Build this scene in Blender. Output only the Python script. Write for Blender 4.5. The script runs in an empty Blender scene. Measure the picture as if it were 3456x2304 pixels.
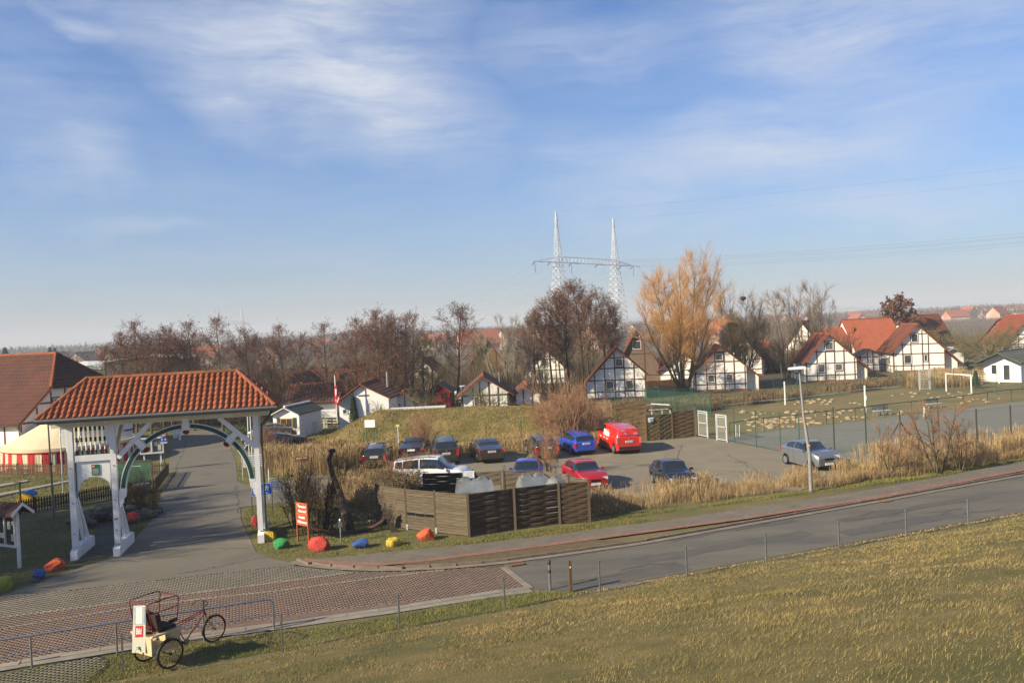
import bpy, bmesh, math, random
import numpy as np
from mathutils import Vector, Matrix, noise as mnoise

SC = bpy.context.scene
COL = SC.collection
R = math.radians
HAZE = True
RND = random.Random(7)
NP = np.random.RandomState(7)

# ------------------------------------------------------------------ camera
F_PX, CAM_H = 2790.0, 9.0
PITCH, ROLL = math.atan(42 / F_PX), R(2.56)
fw = Vector((0, math.cos(PITCH), -math.sin(PITCH)))
u0 = Vector((0, math.sin(PITCH), math.cos(PITCH)))
r0 = Vector((1, 0, 0))
rt = r0 * math.cos(ROLL) - u0 * math.sin(ROLL)
up = u0 * math.cos(ROLL) + r0 * math.sin(ROLL)
cd = bpy.data.cameras.new('camera')
cam = bpy.data.objects.new('camera', cd)
COL.objects.link(cam)
cd.sensor_width = 36.0
cd.lens = 36.0 * F_PX / 3456.0
cd.clip_start, cd.clip_end = 0.1, 12000
m3 = Matrix((rt, up, -fw)).transposed()
cam.matrix_world = Matrix.Translation((0, 0, CAM_H)) @ m3.to_4x4()
SC.camera = cam


def ray(u, v):
    return fw + rt * ((u - 1728) / F_PX) + up * ((1152 - v) / F_PX)


def G(u, v, z=0.0):
    """where the sight line through a photo pixel meets the level z: a place in the world"""
    d = ray(u, v)
    t = (z - CAM_H) / d.z
    return Vector((d.x * t, d.y * t, z))


def AT(u, v, Y):
    d = ray(u, v)
    t = Y / d.y
    return Vector((d.x * t, Y, CAM_H + d.z * t))


# ------------------------------------------------------------------ light
SUN_EL = R(28)
SH = Vector((0.880, 0.475))            # where shadows fall on the ground
w = bpy.data.worlds.new('World')
SC.world = w
w.use_nodes = True
nt = w.node_tree
nt.nodes.clear()
N = nt.nodes.new


def wlink(a, b):
    nt.links.new(a, b)


def wmath(op, a, b=None, c=None, clamp=False):
    n = N('ShaderNodeMath')
    n.operation = op
    n.use_clamp = clamp
    for i, x in enumerate((a, b, c)):
        if x is None:
            continue
        if isinstance(x, (int, float)):
            n.inputs[i].default_value = x
        else:
            wlink(x, n.inputs[i])
    return n.outputs[0]


wo = N('ShaderNodeOutputWorld')
bg = N('ShaderNodeBackground')
sky = N('ShaderNodeTexSky')
sky.sky_type = 'NISHITA'
sky.sun_disc = False
sky.sun_elevation = SUN_EL
sky.sun_rotation = math.atan2(-SH.x, -SH.y) % (2 * math.pi)
sky.altitude = 0
sky.air_density = 1.0
sky.dust_density = 0.15
sky.ozone_density = 2.5
bg.inputs['Strength'].default_value = 0.05
wlink(bg.outputs[0], wo.inputs[0])
tc = N('ShaderNodeTexCoord')
sp = N('ShaderNodeSeparateXYZ')
wlink(tc.outputs['Generated'], sp.inputs[0])
az = wmath('ARCTAN2', sp.outputs[0], sp.outputs[1])
el = wmath('ARCSINE', sp.outputs[2])
AZD = wmath('MULTIPLY', az, 180 / math.pi)
ELD = wmath('MULTIPLY', el, 180 / math.pi)
# warp of the azimuth / elevation chart
cmb = N('ShaderNodeCombineXYZ')
wlink(AZD, cmb.inputs[0])
wlink(ELD, cmb.inputs[1])


def wnoise(scale, vec, detail=6, rough=0.55, dist=0.0, mp=None):
    n = N('ShaderNodeTexNoise')
    n.inputs['Scale'].default_value = scale
    n.inputs['Detail'].default_value = detail
    n.inputs['Roughness'].default_value = rough
    n.inputs['Distortion'].default_value = dist
    if mp:
        m = N('ShaderNodeMapping')
        m.inputs['Rotation'].default_value = (0, 0, mp[0])
        m.inputs['Scale'].default_value = (mp[1], mp[2], 1)
        if len(mp) > 3:
            m.inputs['Location'].default_value = (mp[3], mp[4], 0)
        wlink(vec, m.inputs['Vector'])
        vec = m.outputs[0]
    wlink(vec, n.inputs['Vector'])
    return n


wn = wnoise(0.09, cmb.outputs[0], 4, 0.5)
wv = N('ShaderNodeVectorMath')
wv.operation = 'SUBTRACT'
wlink(wn.outputs['Color'], wv.inputs[0])
wv.inputs[1].default_value = (0.5, 0.5, 0.5)
ws = N('ShaderNodeVectorMath')
ws.operation = 'SCALE'
wlink(wv.outputs[0], ws.inputs[0])
ws.inputs['Scale'].default_value = 9.0
wa = N('ShaderNodeVectorMath')
wa.operation = 'ADD'
wlink(cmb.outputs[0], wa.inputs[0])
wlink(ws.outputs[0], wa.inputs[1])
WARP = wa.outputs[0]
ws2 = N('ShaderNodeVectorMath')
ws2.operation = 'SCALE'
wlink(wv.outputs[0], ws2.inputs[0])
ws2.inputs['Scale'].default_value = 3.0
wb2 = N('ShaderNodeVectorMath')
wb2.operation = 'ADD'
wlink(cmb.outputs[0], wb2.inputs[0])
wlink(ws2.outputs[0], wb2.inputs[1])
WARP2 = wb2.outputs[0]


def azel(u, v):
    d = ray(u, v).normalized()
    return math.degrees(math.atan2(d.x, d.y)), math.degrees(math.asin(d.z))


def blob(u1, v1, u2, v2, width, amp):
    """one soft cirrus band of the sky, laid between two compass directions"""
    a1, e1 = azel(u1, v1)
    a2, e2 = azel(u2, v2)
    L = math.hypot(a2 - a1, e2 - e1) / 2 + width * 0.6
    th = math.atan2(e2 - e1, a2 - a1)
    s = N('ShaderNodeVectorMath')
    s.operation = 'SUBTRACT'
    wlink(WARP, s.inputs[0])
    s.inputs[1].default_value = ((a1 + a2) / 2, (e1 + e2) / 2, 0)
    m = N('ShaderNodeMapping')
    m.vector_type = 'TEXTURE'
    m.inputs['Rotation'].default_value = (0, 0, th)
    m.inputs['Scale'].default_value = (L, width, 1000)
    wlink(s.outputs[0], m.inputs['Vector'])
    g = N('ShaderNodeTexGradient')
    g.gradient_type = 'SPHERICAL'
    wlink(m.outputs[0], g.inputs[0])
    return wmath('MULTIPLY', g.outputs['Fac'], amp)


bl = [blob(520, 20, 1650, 440, 6.5, 1.25), blob(1000, 330, 1640, 500, 3.2, 1.1), blob(700, -60, 1500, 60, 7, 0.9),
      blob(80, 20, 560, 190, 1.4, 0.7), blob(560, 330, 960, 450, 1.8, 0.7), blob(0, 520, 430, 560, 2.4, 0.6),
      blob(1850, 650, 3400, 330, 4.2, 0.85), blob(2300, 20, 3500, 60, 8, 0.75), blob(2250, 760, 3500, 560, 2.6, 0.6),
      blob(2450, 230, 3500, 200, 5.0, 0.55), blob(1500, 110, 2500, 150, 2.5, 0.45), blob(150, 740, 850, 770, 0.9, 0.3),
      blob(-200, 250, 500, 420, 3.5, 0.25), blob(1700, 480, 2150, 560, 2.5, 0.35), blob(-300, -150, 700, -300, 7, 0.5)]
acc = bl[0]
for b in bl[1:]:
    acc = wmath('MAXIMUM', acc, b)
# directions outside the picture get the same kind of thin cloud
far = wnoise(0.035, cmb.outputs[0], 4, 0.5)
farm = wmath('MULTIPLY', wmath('SUBTRACT', far.outputs['Fac'], 0.45, clamp=True), 3.0, clamp=True)
out = wmath('MULTIPLY', wmath('SUBTRACT', wmath('ABSOLUTE', AZD), 36, clamp=True), farm)
acc = wmath('MAXIMUM', acc, wmath('MULTIPLY', out, 0.6))
st1 = wnoise(0.5, WARP2, 10, 0.62, 0.1, (R(30), 0.20, 1.0))
st2 = wnoise(0.5, WARP2, 10, 0.62, 0.1, (R(-15), 0.17, 1.0))
sel = N('ShaderNodeMapRange')
sel.inputs['From Min'].default_value = -6
sel.inputs['From Max'].default_value = 4
wlink(AZD, sel.inputs['Value'])
mixs = N('ShaderNodeMix')
wlink(sel.outputs[0], mixs.inputs[0])
wlink(st2.outputs['Fac'], mixs.inputs[3])
wlink(st1.outputs['Fac'], mixs.inputs[2])
fib = wnoise(1.6, WARP2, 8, 0.65, 0.0, (R(12), 0.10, 1.3))
streak = wmath('MULTIPLY_ADD', wmath('MULTIPLY_ADD', fib.outputs['Fac'], 0.26, wmath('MULTIPLY', mixs.outputs[0], 0.85)), 1.8, -0.26, clamp=True)
dens = wmath('MULTIPLY', acc, streak)
dens = wmath('ADD', dens, wmath('MULTIPLY', wmath('SUBTRACT', streak, 0.45, clamp=True), 0.28))
dens = wmath('MULTIPLY', dens, 0.95, clamp=True)
# blue of the clear air, tinted a little, and the pale dusty band over the horizon
tint = N('ShaderNodeMix')
tint.data_type = 'RGBA'
tint.blend_type = 'MULTIPLY'
tint.inputs[0].default_value = 1.0
wlink(sky.outputs[0], tint.inputs[6])
tint.inputs[7].default_value = (0.68, 1.17, 1.72, 1)
hz = wmath('POWER', wmath('SUBTRACT', 1.0, wmath('ABSOLUTE', sp.outputs[2]), clamp=True), 6.5)
hz = wmath('MULTIPLY', hz, 0.85, clamp=True)
mh = N('ShaderNodeMix')
mh.data_type = 'RGBA'
wlink(hz, mh.inputs[0])
wlink(tint.outputs[2], mh.inputs[6])
mh.inputs[7].default_value = (4.55, 4.5, 4.55, 1)
mc = N('ShaderNodeMix')
mc.data_type = 'RGBA'
wlink(dens, mc.inputs[0])
wlink(mh.outputs[2], mc.inputs[6])
mc.inputs[7].default_value = (7.3, 7.9, 9.2, 1)
wlink(mc.outputs[2], bg.inputs['Color'])

sd = bpy.data.lights.new('sun', 'SUN')
sd.energy = 5.0
sd.angle = R(0.53)
sd.color = (1.0, 0.87, 0.63)
sun = bpy.data.objects.new('sun', sd)
COL.objects.link(sun)
ld = Vector((SH.x * math.cos(SUN_EL), SH.y * math.cos(SUN_EL), -math.sin(SUN_EL)))
sun.rotation_euler = ld.to_track_quat('-Z', 'Y').to_euler()
SC.view_settings.view_transform = 'Standard'
SC.view_settings.look = 'None'
SC.view_settings.exposure = 0.85
SC.view_settings.gamma = 1.0
SC.view_settings.use_curve_mapping = False
SC.cycles.max_bounces = 6
SC.cycles.transparent_max_bounces = 16
SC.cycles.volume_bounces = 0


# ------------------------------------------------------------------ materials
MATS = {}


def M(name, c, r=0.85, m=0.0, c2=None, s=3.0, det=5, bump=0.0, bs=40.0, rnd=0.0, spec=0.3, alpha=1.0, coat=0.0,
      mid=(0.35, 0.65), stretch=None, world=False, c3=None, s3=0.3):
    if name in MATS:
        return MATS[name]
    mt = bpy.data.materials.new(name)
    mt.use_nodes = True
    t = mt.node_tree
    b = t.nodes['Principled BSDF']
    b.inputs['Roughness'].default_value = r
    b.inputs['Metallic'].default_value = m
    b.inputs['Specular IOR Level'].default_value = spec
    b.inputs['Coat Weight'].default_value = coat
    b.inputs['Coat Roughness'].default_value = 0.06
    L = t.links.new
    if world:
        g = t.nodes.new('ShaderNodeNewGeometry')
        vec = g.outputs['Position']
    else:
        g = t.nodes.new('ShaderNodeTexCoord')
        vec = g.outputs['Object']
    if stretch:
        mp = t.nodes.new('ShaderNodeMapping')
        mp.inputs['Scale'].default_value = stretch[:3]
        if len(stretch) > 3:
            mp.inputs['Rotation'].default_value = (0, 0, stretch[3])
        L(vec, mp.inputs['Vector'])
        vec = mp.outputs[0]
    col = None

    def noise(sc, d=det):
        n = t.nodes.new('ShaderNodeTexNoise')
        n.inputs['Scale'].default_value = sc
        n.inputs['Detail'].default_value = d
        n.inputs['Roughness'].default_value = 0.62
        L(vec, n.inputs['Vector'])
        return n.outputs['Fac']

    def mix(a, bb, fac):
        x = t.nodes.new('ShaderNodeMix')
        x.data_type = 'RGBA'
        for sk, val in ((6, a), (7, bb)):
            if isinstance(val, (tuple, list)):
                x.inputs[sk].default_value = (*val[:3], 1)
            else:
                L(val, x.inputs[sk])
        if isinstance(fac, float):
            x.inputs[0].default_value = fac
        else:
            L(fac, x.inputs[0])
        return x.outputs[2]

    def ramp(fac, lo, hi):
        x = t.nodes.new('ShaderNodeMapRange')
        x.inputs['From Min'].default_value = lo
        x.inputs['From Max'].default_value = hi
        L(fac, x.inputs['Value'])
        return x.outputs[0]

    col = tuple(c)
    if c2 is not None:
        col = mix(c, c2, ramp(noise(s), *mid))
    if c3 is not None:
        col = mix(col, c3, ramp(noise(s3, 3), 0.45, 0.65))
    if rnd:
        gi = t.nodes.new('ShaderNodeNewGeometry')
        oi = t.nodes.new('ShaderNodeObjectInfo')
        a = t.nodes.new('ShaderNodeMath')
        a.operation = 'ADD'
        L(gi.outputs['Random Per Island'], a.inputs[0])
        L(oi.outputs['Random'], a.inputs[1])
        fr = t.nodes.new('ShaderNodeMath')
        fr.operation = 'FRACT'
        L(a.outputs[0], fr.inputs[0])
        mr = t.nodes.new('ShaderNodeMapRange')
        mr.inputs['To Min'].default_value = 1 - rnd
        mr.inputs['To Max'].default_value = 1 + rnd
        L(fr.outputs[0], mr.inputs['Value'])
        x = t.nodes.new('ShaderNodeVectorMath')
        x.operation = 'SCALE'
        if isinstance(col, tuple):
            x.inputs[0].default_value = col[:3]
        else:
            L(col, x.inputs[0])
        L(mr.outputs[0], x.inputs['Scale'])
        col = x.outputs[0]
    if isinstance(col, tuple):
        b.inputs['Base Color'].default_value = (*col[:3], 1)
    else:
        L(col, b.inputs['Base Color'])
    if bump:
        bn = t.nodes.new('ShaderNodeBump')
        bn.inputs['Strength'].default_value = bump
        bn.inputs['Distance'].default_value = 0.05
        L(noise(bs), bn.inputs['Height'])
        L(bn.outputs[0], b.inputs['Normal'])
    if alpha < 1:
        b.inputs['Alpha'].default_value = alpha
    MATS[name] = mt
    return mt


def P(name, c, **k):
    return M(name, c, **k)


WHITE = P('white paint', (0.78, 0.77, 0.74), r=0.5, c2=(0.62, 0.61, 0.58), s=1.7)
PLASTER = P('white plaster', (0.84, 0.81, 0.74), c2=(0.76, 0.73, 0.66), s=0.9, bump=0.1)
WOODW = P('white boards', (0.80, 0.79, 0.76), c2=(0.72, 0.71, 0.68), s=2)
BEAM = P('dark timber', (0.115, 0.042, 0.024), c2=(0.075, 0.03, 0.02), s=4)
BEAMB = P('black brown timber', (0.05, 0.032, 0.026), c2=(0.03, 0.02, 0.018), s=4)
TILE = P('orange clay tile', (0.30, 0.088, 0.034), c2=(0.22, 0.065, 0.03), s=4, rnd=0.22, c3=(0.25, 0.12, 0.035), s3=1.1, r=0.7)
TILE2 = P('red clay roof', (0.23, 0.06, 0.028), c2=(0.17, 0.046, 0.024), s=0.8, rnd=0.12, r=0.8)
TILE3 = P('weathered red roof', (0.155, 0.045, 0.023), c2=(0.095, 0.034, 0.021), s=0.6, rnd=0.12, r=0.85)
TILE4 = P('dark brown roof', (0.125, 0.058, 0.04), c2=(0.085, 0.042, 0.032), s=0.8, rnd=0.12, r=0.7)
TILEB = P('orange roof edge', (0.34, 0.09, 0.035), c2=(0.22, 0.06, 0.03), s=2)
FELT = P('grey roofing felt', (0.09, 0.105, 0.1), c2=(0.06, 0.07, 0.068), s=1.5)
FELT2 = P('mossy grey felt', (0.16, 0.155, 0.125), c2=(0.10, 0.10, 0.08), s=1.0)
GLASS = P('window glass', (0.025, 0.032, 0.036), r=0.08, spec=0.8, c2=(0.06, 0.065, 0.07), s=1.2)
CURTAIN = P('curtained glass', (0.16, 0.16, 0.155), r=0.15, spec=0.7, c2=(0.05, 0.055, 0.06), s=5)
GALV = P('galvanised steel', (0.36, 0.38, 0.40), r=0.42, m=0.75, c2=(0.25, 0.27, 0.29), s=8)
GALVP = P('pale steel paint', (0.55, 0.57, 0.58), r=0.5, c2=(0.42, 0.44, 0.45), s=4)
DGREEN = P('dark green paint', (0.012, 0.055, 0.04), r=0.45)
FGREEN = P('fence green', (0.018, 0.085, 0.055), r=0.5)
BLACK = P('black rubber', (0.012, 0.012, 0.013), r=0.6)
DARK = P('dark metal', (0.03, 0.03, 0.032), r=0.5, c2=(0.05, 0.04, 0.03), s=5)
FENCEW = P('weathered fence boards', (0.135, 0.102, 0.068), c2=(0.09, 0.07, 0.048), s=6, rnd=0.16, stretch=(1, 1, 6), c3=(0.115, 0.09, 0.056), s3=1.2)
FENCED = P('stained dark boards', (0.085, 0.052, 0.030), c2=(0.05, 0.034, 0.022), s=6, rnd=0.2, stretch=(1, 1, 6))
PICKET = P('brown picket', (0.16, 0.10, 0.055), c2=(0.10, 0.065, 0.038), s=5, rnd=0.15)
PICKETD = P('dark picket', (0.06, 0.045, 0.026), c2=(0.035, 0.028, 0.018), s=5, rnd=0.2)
YPICK = P('yellow picket', (0.50, 0.23, 0.045), c2=(0.38, 0.17, 0.04), s=5)
SIGNW = P('white sign face', (0.78, 0.78, 0.76), r=0.4)
INK = P('dark print', (0.03, 0.03, 0.035), r=0.6)
BLUE = P('sign blue', (0.02, 0.12, 0.55), r=0.4)
RED = P('sign red', (0.55, 0.02, 0.02), r=0.4)
RUST = P('red brown sign', (0.36, 0.07, 0.028), r=0.5)
RUSTM = P('rusty iron', (0.11, 0.055, 0.035), c2=(0.055, 0.035, 0.028), s=4, bump=0.3)
TARRED = P('tarred iron', (0.022, 0.018, 0.016), c2=(0.05, 0.032, 0.022), s=6, bump=0.3, bs=30)
TIMBERP = P('grey timber post', (0.16, 0.14, 0.11), c2=(0.10, 0.085, 0.06), s=6, stretch=(6, 6, 1))
ASPH = P('asphalt drive', (0.235, 0.20, 0.135), c2=(0.185, 0.16, 0.115), s=0.45, bump=0.25, bs=60, world=True, c3=(0.20, 0.17, 0.12), s3=0.12)
DRIVEM = P('drive asphalt', (0.17, 0.15, 0.118), c2=(0.13, 0.115, 0.092), s=0.45, bump=0.25, bs=60, world=True, c3=(0.145, 0.128, 0.10), s3=0.12)
GRAVEL = P('blue grey court', (0.19, 0.185, 0.152), c2=(0.155, 0.152, 0.127), s=1.2, bump=0.3, bs=20, world=True, c3=(0.165, 0.162, 0.135), s3=0.15)
CONC = P('pale concrete', (0.30, 0.27, 0.22), c2=(0.22, 0.195, 0.16), s=2.5, rnd=0.12, world=True)
KERB = P('reddish kerb', (0.20, 0.15, 0.115), c2=(0.14, 0.10, 0.075), s=2.5, rnd=0.12, world=True)
JOINT = P('paving joints', (0.13, 0.10, 0.07), c2=(0.09, 0.078, 0.05), s=2, world=True)
PGREY = P('grey paver', (0.175, 0.148, 0.112), c2=(0.14, 0.12, 0.093), s=0.8, rnd=0.09, world=True)
PRED = P('red paver', (0.175, 0.115, 0.085), c2=(0.145, 0.102, 0.078), s=0.8, rnd=0.12, world=True)
PPALE = P('pale paver', (0.27, 0.235, 0.18), c2=(0.21, 0.18, 0.14), s=1.0, rnd=0.12, world=True)
PSTRIP = P('bright red paver', (0.28, 0.135, 0.10), c2=(0.23, 0.12, 0.09), s=1.0, rnd=0.15, world=True)
SAND = P('sand heap', (0.36, 0.27, 0.16), c2=(0.25, 0.185, 0.105), s=6)
STONE = P('field stone', (0.10, 0.095, 0.08), c2=(0.06, 0.055, 0.05), s=4, bump=0.4, rnd=0.2)
STRAWC = ((0.44, 0.31, 0.155), (0.25, 0.165, 0.08))
REED = P('dry reed', STRAWC[0], c2=STRAWC[1], s=2.2, rnd=0.4, world=True)
REEDB = P('brown reed', (0.34, 0.23, 0.125), c2=(0.24, 0.15, 0.075), s=0.7, rnd=0.4, world=True)


# ------------------------------------------------------------------ mesh helpers
def rotz(a):
    return Matrix.Rotation(a, 3, 'Z')


class MB:
    def __init__(s):
        s.v, s.f = [], []

    def add(s, vs, fs):
        o = len(s.v)
        s.v += [tuple(x) for x in vs]
        s.f += [tuple(i + o for i in f) for f in fs]
        return s

    def box(s, c, d, rot=None, taper=1.0):
        hx, hy, hz = d[0] / 2, d[1] / 2, d[2] / 2
        vs = []
        for z, k in ((-hz, 1), (hz, taper)):
            for x, y in ((-hx, -hy), (hx, -hy), (hx, hy), (-hx, hy)):
                p = Vector((x * k, y * k, z))
                if rot is not None:
                    p = rot @ p
                vs.append(p + Vector(c))
        return s.add(vs, [(0, 3, 2, 1), (4, 5, 6, 7), (0, 1, 5, 4), (1, 2, 6, 5), (2, 3, 7, 6), (3, 0, 4, 7)])

    def bar(s, a, b, w_, h_, upv=(0, 0, 1)):
        a, b = Vector(a), Vector(b)
        d = (b - a)
        if d.length < 1e-6:
            return s
        d.normalize()
        u = Vector(upv)
        if abs(d.dot(u)) > 0.98:
            u = Vector((0, 1, 0))
        x = d.cross(u).normalized()
        y = x.cross(d).normalized()
        vs = [p + x * sx * w_ / 2 + y * sy * h_ / 2 for p in (a, b) for sx, sy in ((-1, -1), (1, -1), (1, 1), (-1, 1))]
        return s.add(vs, [(0, 3, 2, 1), (4, 5, 6, 7), (0, 1, 5, 4), (1, 2, 6, 5), (2, 3, 7, 6), (3, 0, 4, 7)])

    def tube(s, pts, r, n=6, closed=False, cap=True):
        pts = [Vector(p) for p in pts]
        k = len(pts)
        rr = r if isinstance(r, (list, tuple)) else [r] * k
        vs = []
        px = None
        for i, p in enumerate(pts):
            if closed:
                d = pts[(i + 1) % k] - pts[i - 1]
            else:
                d = pts[min(i + 1, k - 1)] - pts[max(i - 1, 0)]
            d.normalize()
            if px is None:
                u = Vector((0, 0, 1)) if abs(d.z) < 0.9 else Vector((1, 0, 0))
                x = d.cross(u).normalized()
            else:
                x = (px - d * px.dot(d)).normalized()
            px = x
            y = d.cross(x)
            for j in range(n):
                a = 2 * math.pi * j / n
                vs.append(p + (x * math.cos(a) + y * math.sin(a)) * rr[i])
        fs = []
        m = k if closed else k - 1
        for i in range(m):
            i2 = (i + 1) % k
            for j in range(n):
                j2 = (j + 1) % n
                fs.append((i * n + j, i * n + j2, i2 * n + j2, i2 * n + j))
        if cap and not closed:
            fs.append(tuple(range(n - 1, -1, -1)))
            fs.append(tuple((k - 1) * n + j for j in range(n)))
        return s.add(vs, fs)

    def prism(s, poly, y0, y1):
        """polygon in x,z carried from y0 to y1"""
        n = len(poly)
        vs = [(x, y0, z) for x, z in poly] + [(x, y1, z) for x, z in poly]
        fs = [tuple(range(n)), tuple(range(2 * n - 1, n - 1, -1))]
        for i in range(n):
            j = (i + 1) % n
            fs.append((i, i + n, j + n, j))
        return s.add(vs, fs)

    def slab(s, poly, z0, z1):
        n = len(poly)
        vs = [(p[0], p[1], z0) for p in poly] + [(p[0], p[1], z1) for p in poly]
        fs = [tuple(range(n - 1, -1, -1)), tuple(range(n, 2 * n))]
        for i in range(n):
            j = (i + 1) % n
            fs.append((i, j, j + n, i + n))
        return s.add(vs, fs)

    def flat(s, poly, z=0.0):
        return s.add([(p[0], p[1], z) for p in poly], [tuple(range(len(poly)))])

    def quad(s, a, b, c, d):
        return s.add([a, b, c, d], [(0, 1, 2, 3)])

    def lathe(s, prof, n=12, c=(0, 0, 0), rot=None):
        vs = []
        for r_, z in prof:
            for j in range(n):
                a = 2 * math.pi * j / n
                p = Vector((r_ * math.cos(a), r_ * math.sin(a), z))
                if rot is not None:
                    p = rot @ p
                vs.append(p + Vector(c))
        fs = []
        k = len(prof)
        for i in range(k - 1):
            for j in range(n):
                j2 = (j + 1) % n
                fs.append((i * n + j, i * n + j2, (i + 1) * n + j2, (i + 1) * n + j))
        fs.append(tuple(range(n - 1, -1, -1)))
        fs.append(tuple((k - 1) * n + j for j in range(n)))
        return s.add(vs, fs)

    def mesh(s, name, mat, smooth=None):
        me = bpy.data.meshes.new(name)
        me.from_pydata(s.v, [], s.f)
        me.materials.append(mat)
        if smooth is not None:
            me.polygons.foreach_set('use_smooth', [True] * len(me.polygons))
            me.set_sharp_from_angle(angle=R(smooth))
        me.update()
        return me

    def build(s, name, mat, parent=None, smooth=None, loc=None, fix=False):
        me = s.mesh(name, mat, smooth)
        if fix:
            bm = bmesh.new()
            bm.from_mesh(me)
            bmesh.ops.recalc_face_normals(bm, faces=bm.faces)
            bm.to_mesh(me)
            bm.free()
        return put(name, me, parent, loc)


def put(name, me, parent=None, loc=None, rz=None):
    o = bpy.data.objects.new(name, me)
    COL.objects.link(o)
    if parent is not None:
        o.parent = parent
    if loc is not None:
        o.location = loc
    if rz is not None:
        o.rotation_euler = (0, 0, rz)
    return o


def tag(o, label, cat, group=None, kind=None):
    o['label'] = label
    if cat:
        o['category'] = cat
    if group:
        o['group'] = group
    if kind:
        o['kind'] = kind
    return o


def thing(name, label, cat, loc=(0, 0, 0), rz=0.0, group=None):
    o = bpy.data.objects.new(name, None)
    COL.objects.link(o)
    o.empty_display_size = 0.3
    o.location = loc
    o.rotation_euler = (0, 0, rz)
    return tag(o, label, cat, group)


def struct(o, label=None):
    o['kind'] = 'structure'
    if label:
        o['label'] = label
    return o


def copy_tree(o, parent=None):
    c = o.copy()
    COL.objects.link(c)
    c.parent = parent
    for ch in o.children:
        copy_tree(ch, c)
    return c


def text(body, size, mat, parent, loc, rot, name='lettering', ext=0.004, bold=0.0, sx=1.0, align='CENTER'):
    cu = bpy.data.curves.new(name, 'FONT')
    cu.body = body
    cu.size = size
    cu.extrude = ext
    cu.offset = bold
    cu.align_x = align
    cu.align_y = 'CENTER'
    cu.resolution_u = 2
    cu.materials.append(mat)
    tmp = bpy.data.objects.new('tmp', cu)
    me = bpy.data.meshes.new_from_object(tmp)
    bpy.data.objects.remove(tmp)
    o = put(name, me, parent, loc)
    o.rotation_euler = rot
    o.scale = (sx, 1, 1)
    return o


def lines(parent, x0, x1, z_list, y, mat=INK, h=0.02, name='printed_lines'):
    """rows of print too small to read, on a sign whose face looks to -y"""
    m = MB()
    rr = random.Random(int(abs(x0 * 100 + y * 31)) + len(z_list))
    for z in z_list:
        x = x0
        while x < x1 - h * 2:
            l = rr.uniform(2, 6) * h * 1.2
            e = min(x + l, x1)
            m.box(((x + e) / 2, y, z), (e - x, 0.006, h))
            x = e + h * 0.9
    return m.build(name, mat, parent)


def facing(p, extra=0.0):
    """rotation about z that turns a thing's -y side towards the lookout on the dike"""
    return math.atan2(p[1], p[0]) - math.pi / 2 + extra


def fast_mesh(name, verts, faces, mat, nper):
    """numpy arrays to a mesh; faces all with nper corners"""
    me = bpy.data.meshes.new(name)
    nv, nf = len(verts), len(faces)
    me.vertices.add(nv)
    me.vertices.foreach_set('co', np.asarray(verts, dtype=np.float32).ravel())
    me.loops.add(nf * nper)
    me.loops.foreach_set('vertex_index', np.asarray(faces, dtype=np.int32).ravel())
    me.polygons.add(nf)
    me.polygons.foreach_set('loop_start', np.arange(0, nf * nper, nper, dtype=np.int32))
    me.materials.append(mat)
    me.update(calc_edges=True)
    return me


def inpoly(x, y, poly):
    x = np.asarray(x)
    y = np.asarray(y)
    r_ = np.zeros(x.shape, bool)
    n = len(poly)
    for i in range(n):
        x1, y1 = poly[i][0], poly[i][1]
        x2, y2 = poly[(i + 1) % n][0], poly[(i + 1) % n][1]
        if y1 == y2:
            continue
        c = ((y1 > y) != (y2 > y)) & (x < (x2 - x1) * (y - y1) / (y2 - y1) + x1)
        r_ ^= c
    return r_


def scatter(poly, n, rs):
    xs = [p[0] for p in poly]
    ys = [p[1] for p in poly]
    out = np.zeros((0, 2))
    k = 0
    while len(out) < n and k < 40:
        a = np.stack([rs.uniform(min(xs), max(xs), n * 2), rs.uniform(min(ys), max(ys), n * 2)], 1)
        out = np.concatenate([out, a[inpoly(a[:, 0], a[:, 1], poly)]])
        k += 1
    return out[:n]


def vnoise(x, y, s, seed=0):
    """cheap smooth value noise for arrays"""
    rs = np.random.RandomState(seed)
    T = rs.rand(256, 256)
    x = x / s + 1000
    y = y / s + 1000
    xi, yi = np.floor(x).astype(int), np.floor(y).astype(int)
    fx, fy = x - xi, y - yi
    fx = fx * fx * (3 - 2 * fx)
    fy = fy * fy * (3 - 2 * fy)
    a = T[xi % 256, yi % 256]
    b = T[(xi + 1) % 256, yi % 256]
    c = T[xi % 256, (yi + 1) % 256]
    d = T[(xi + 1) % 256, (yi + 1) % 256]
    return (a * (1 - fx) + b * fx) * (1 - fy) + (c * (1 - fx) + d * fx) * fy


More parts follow.
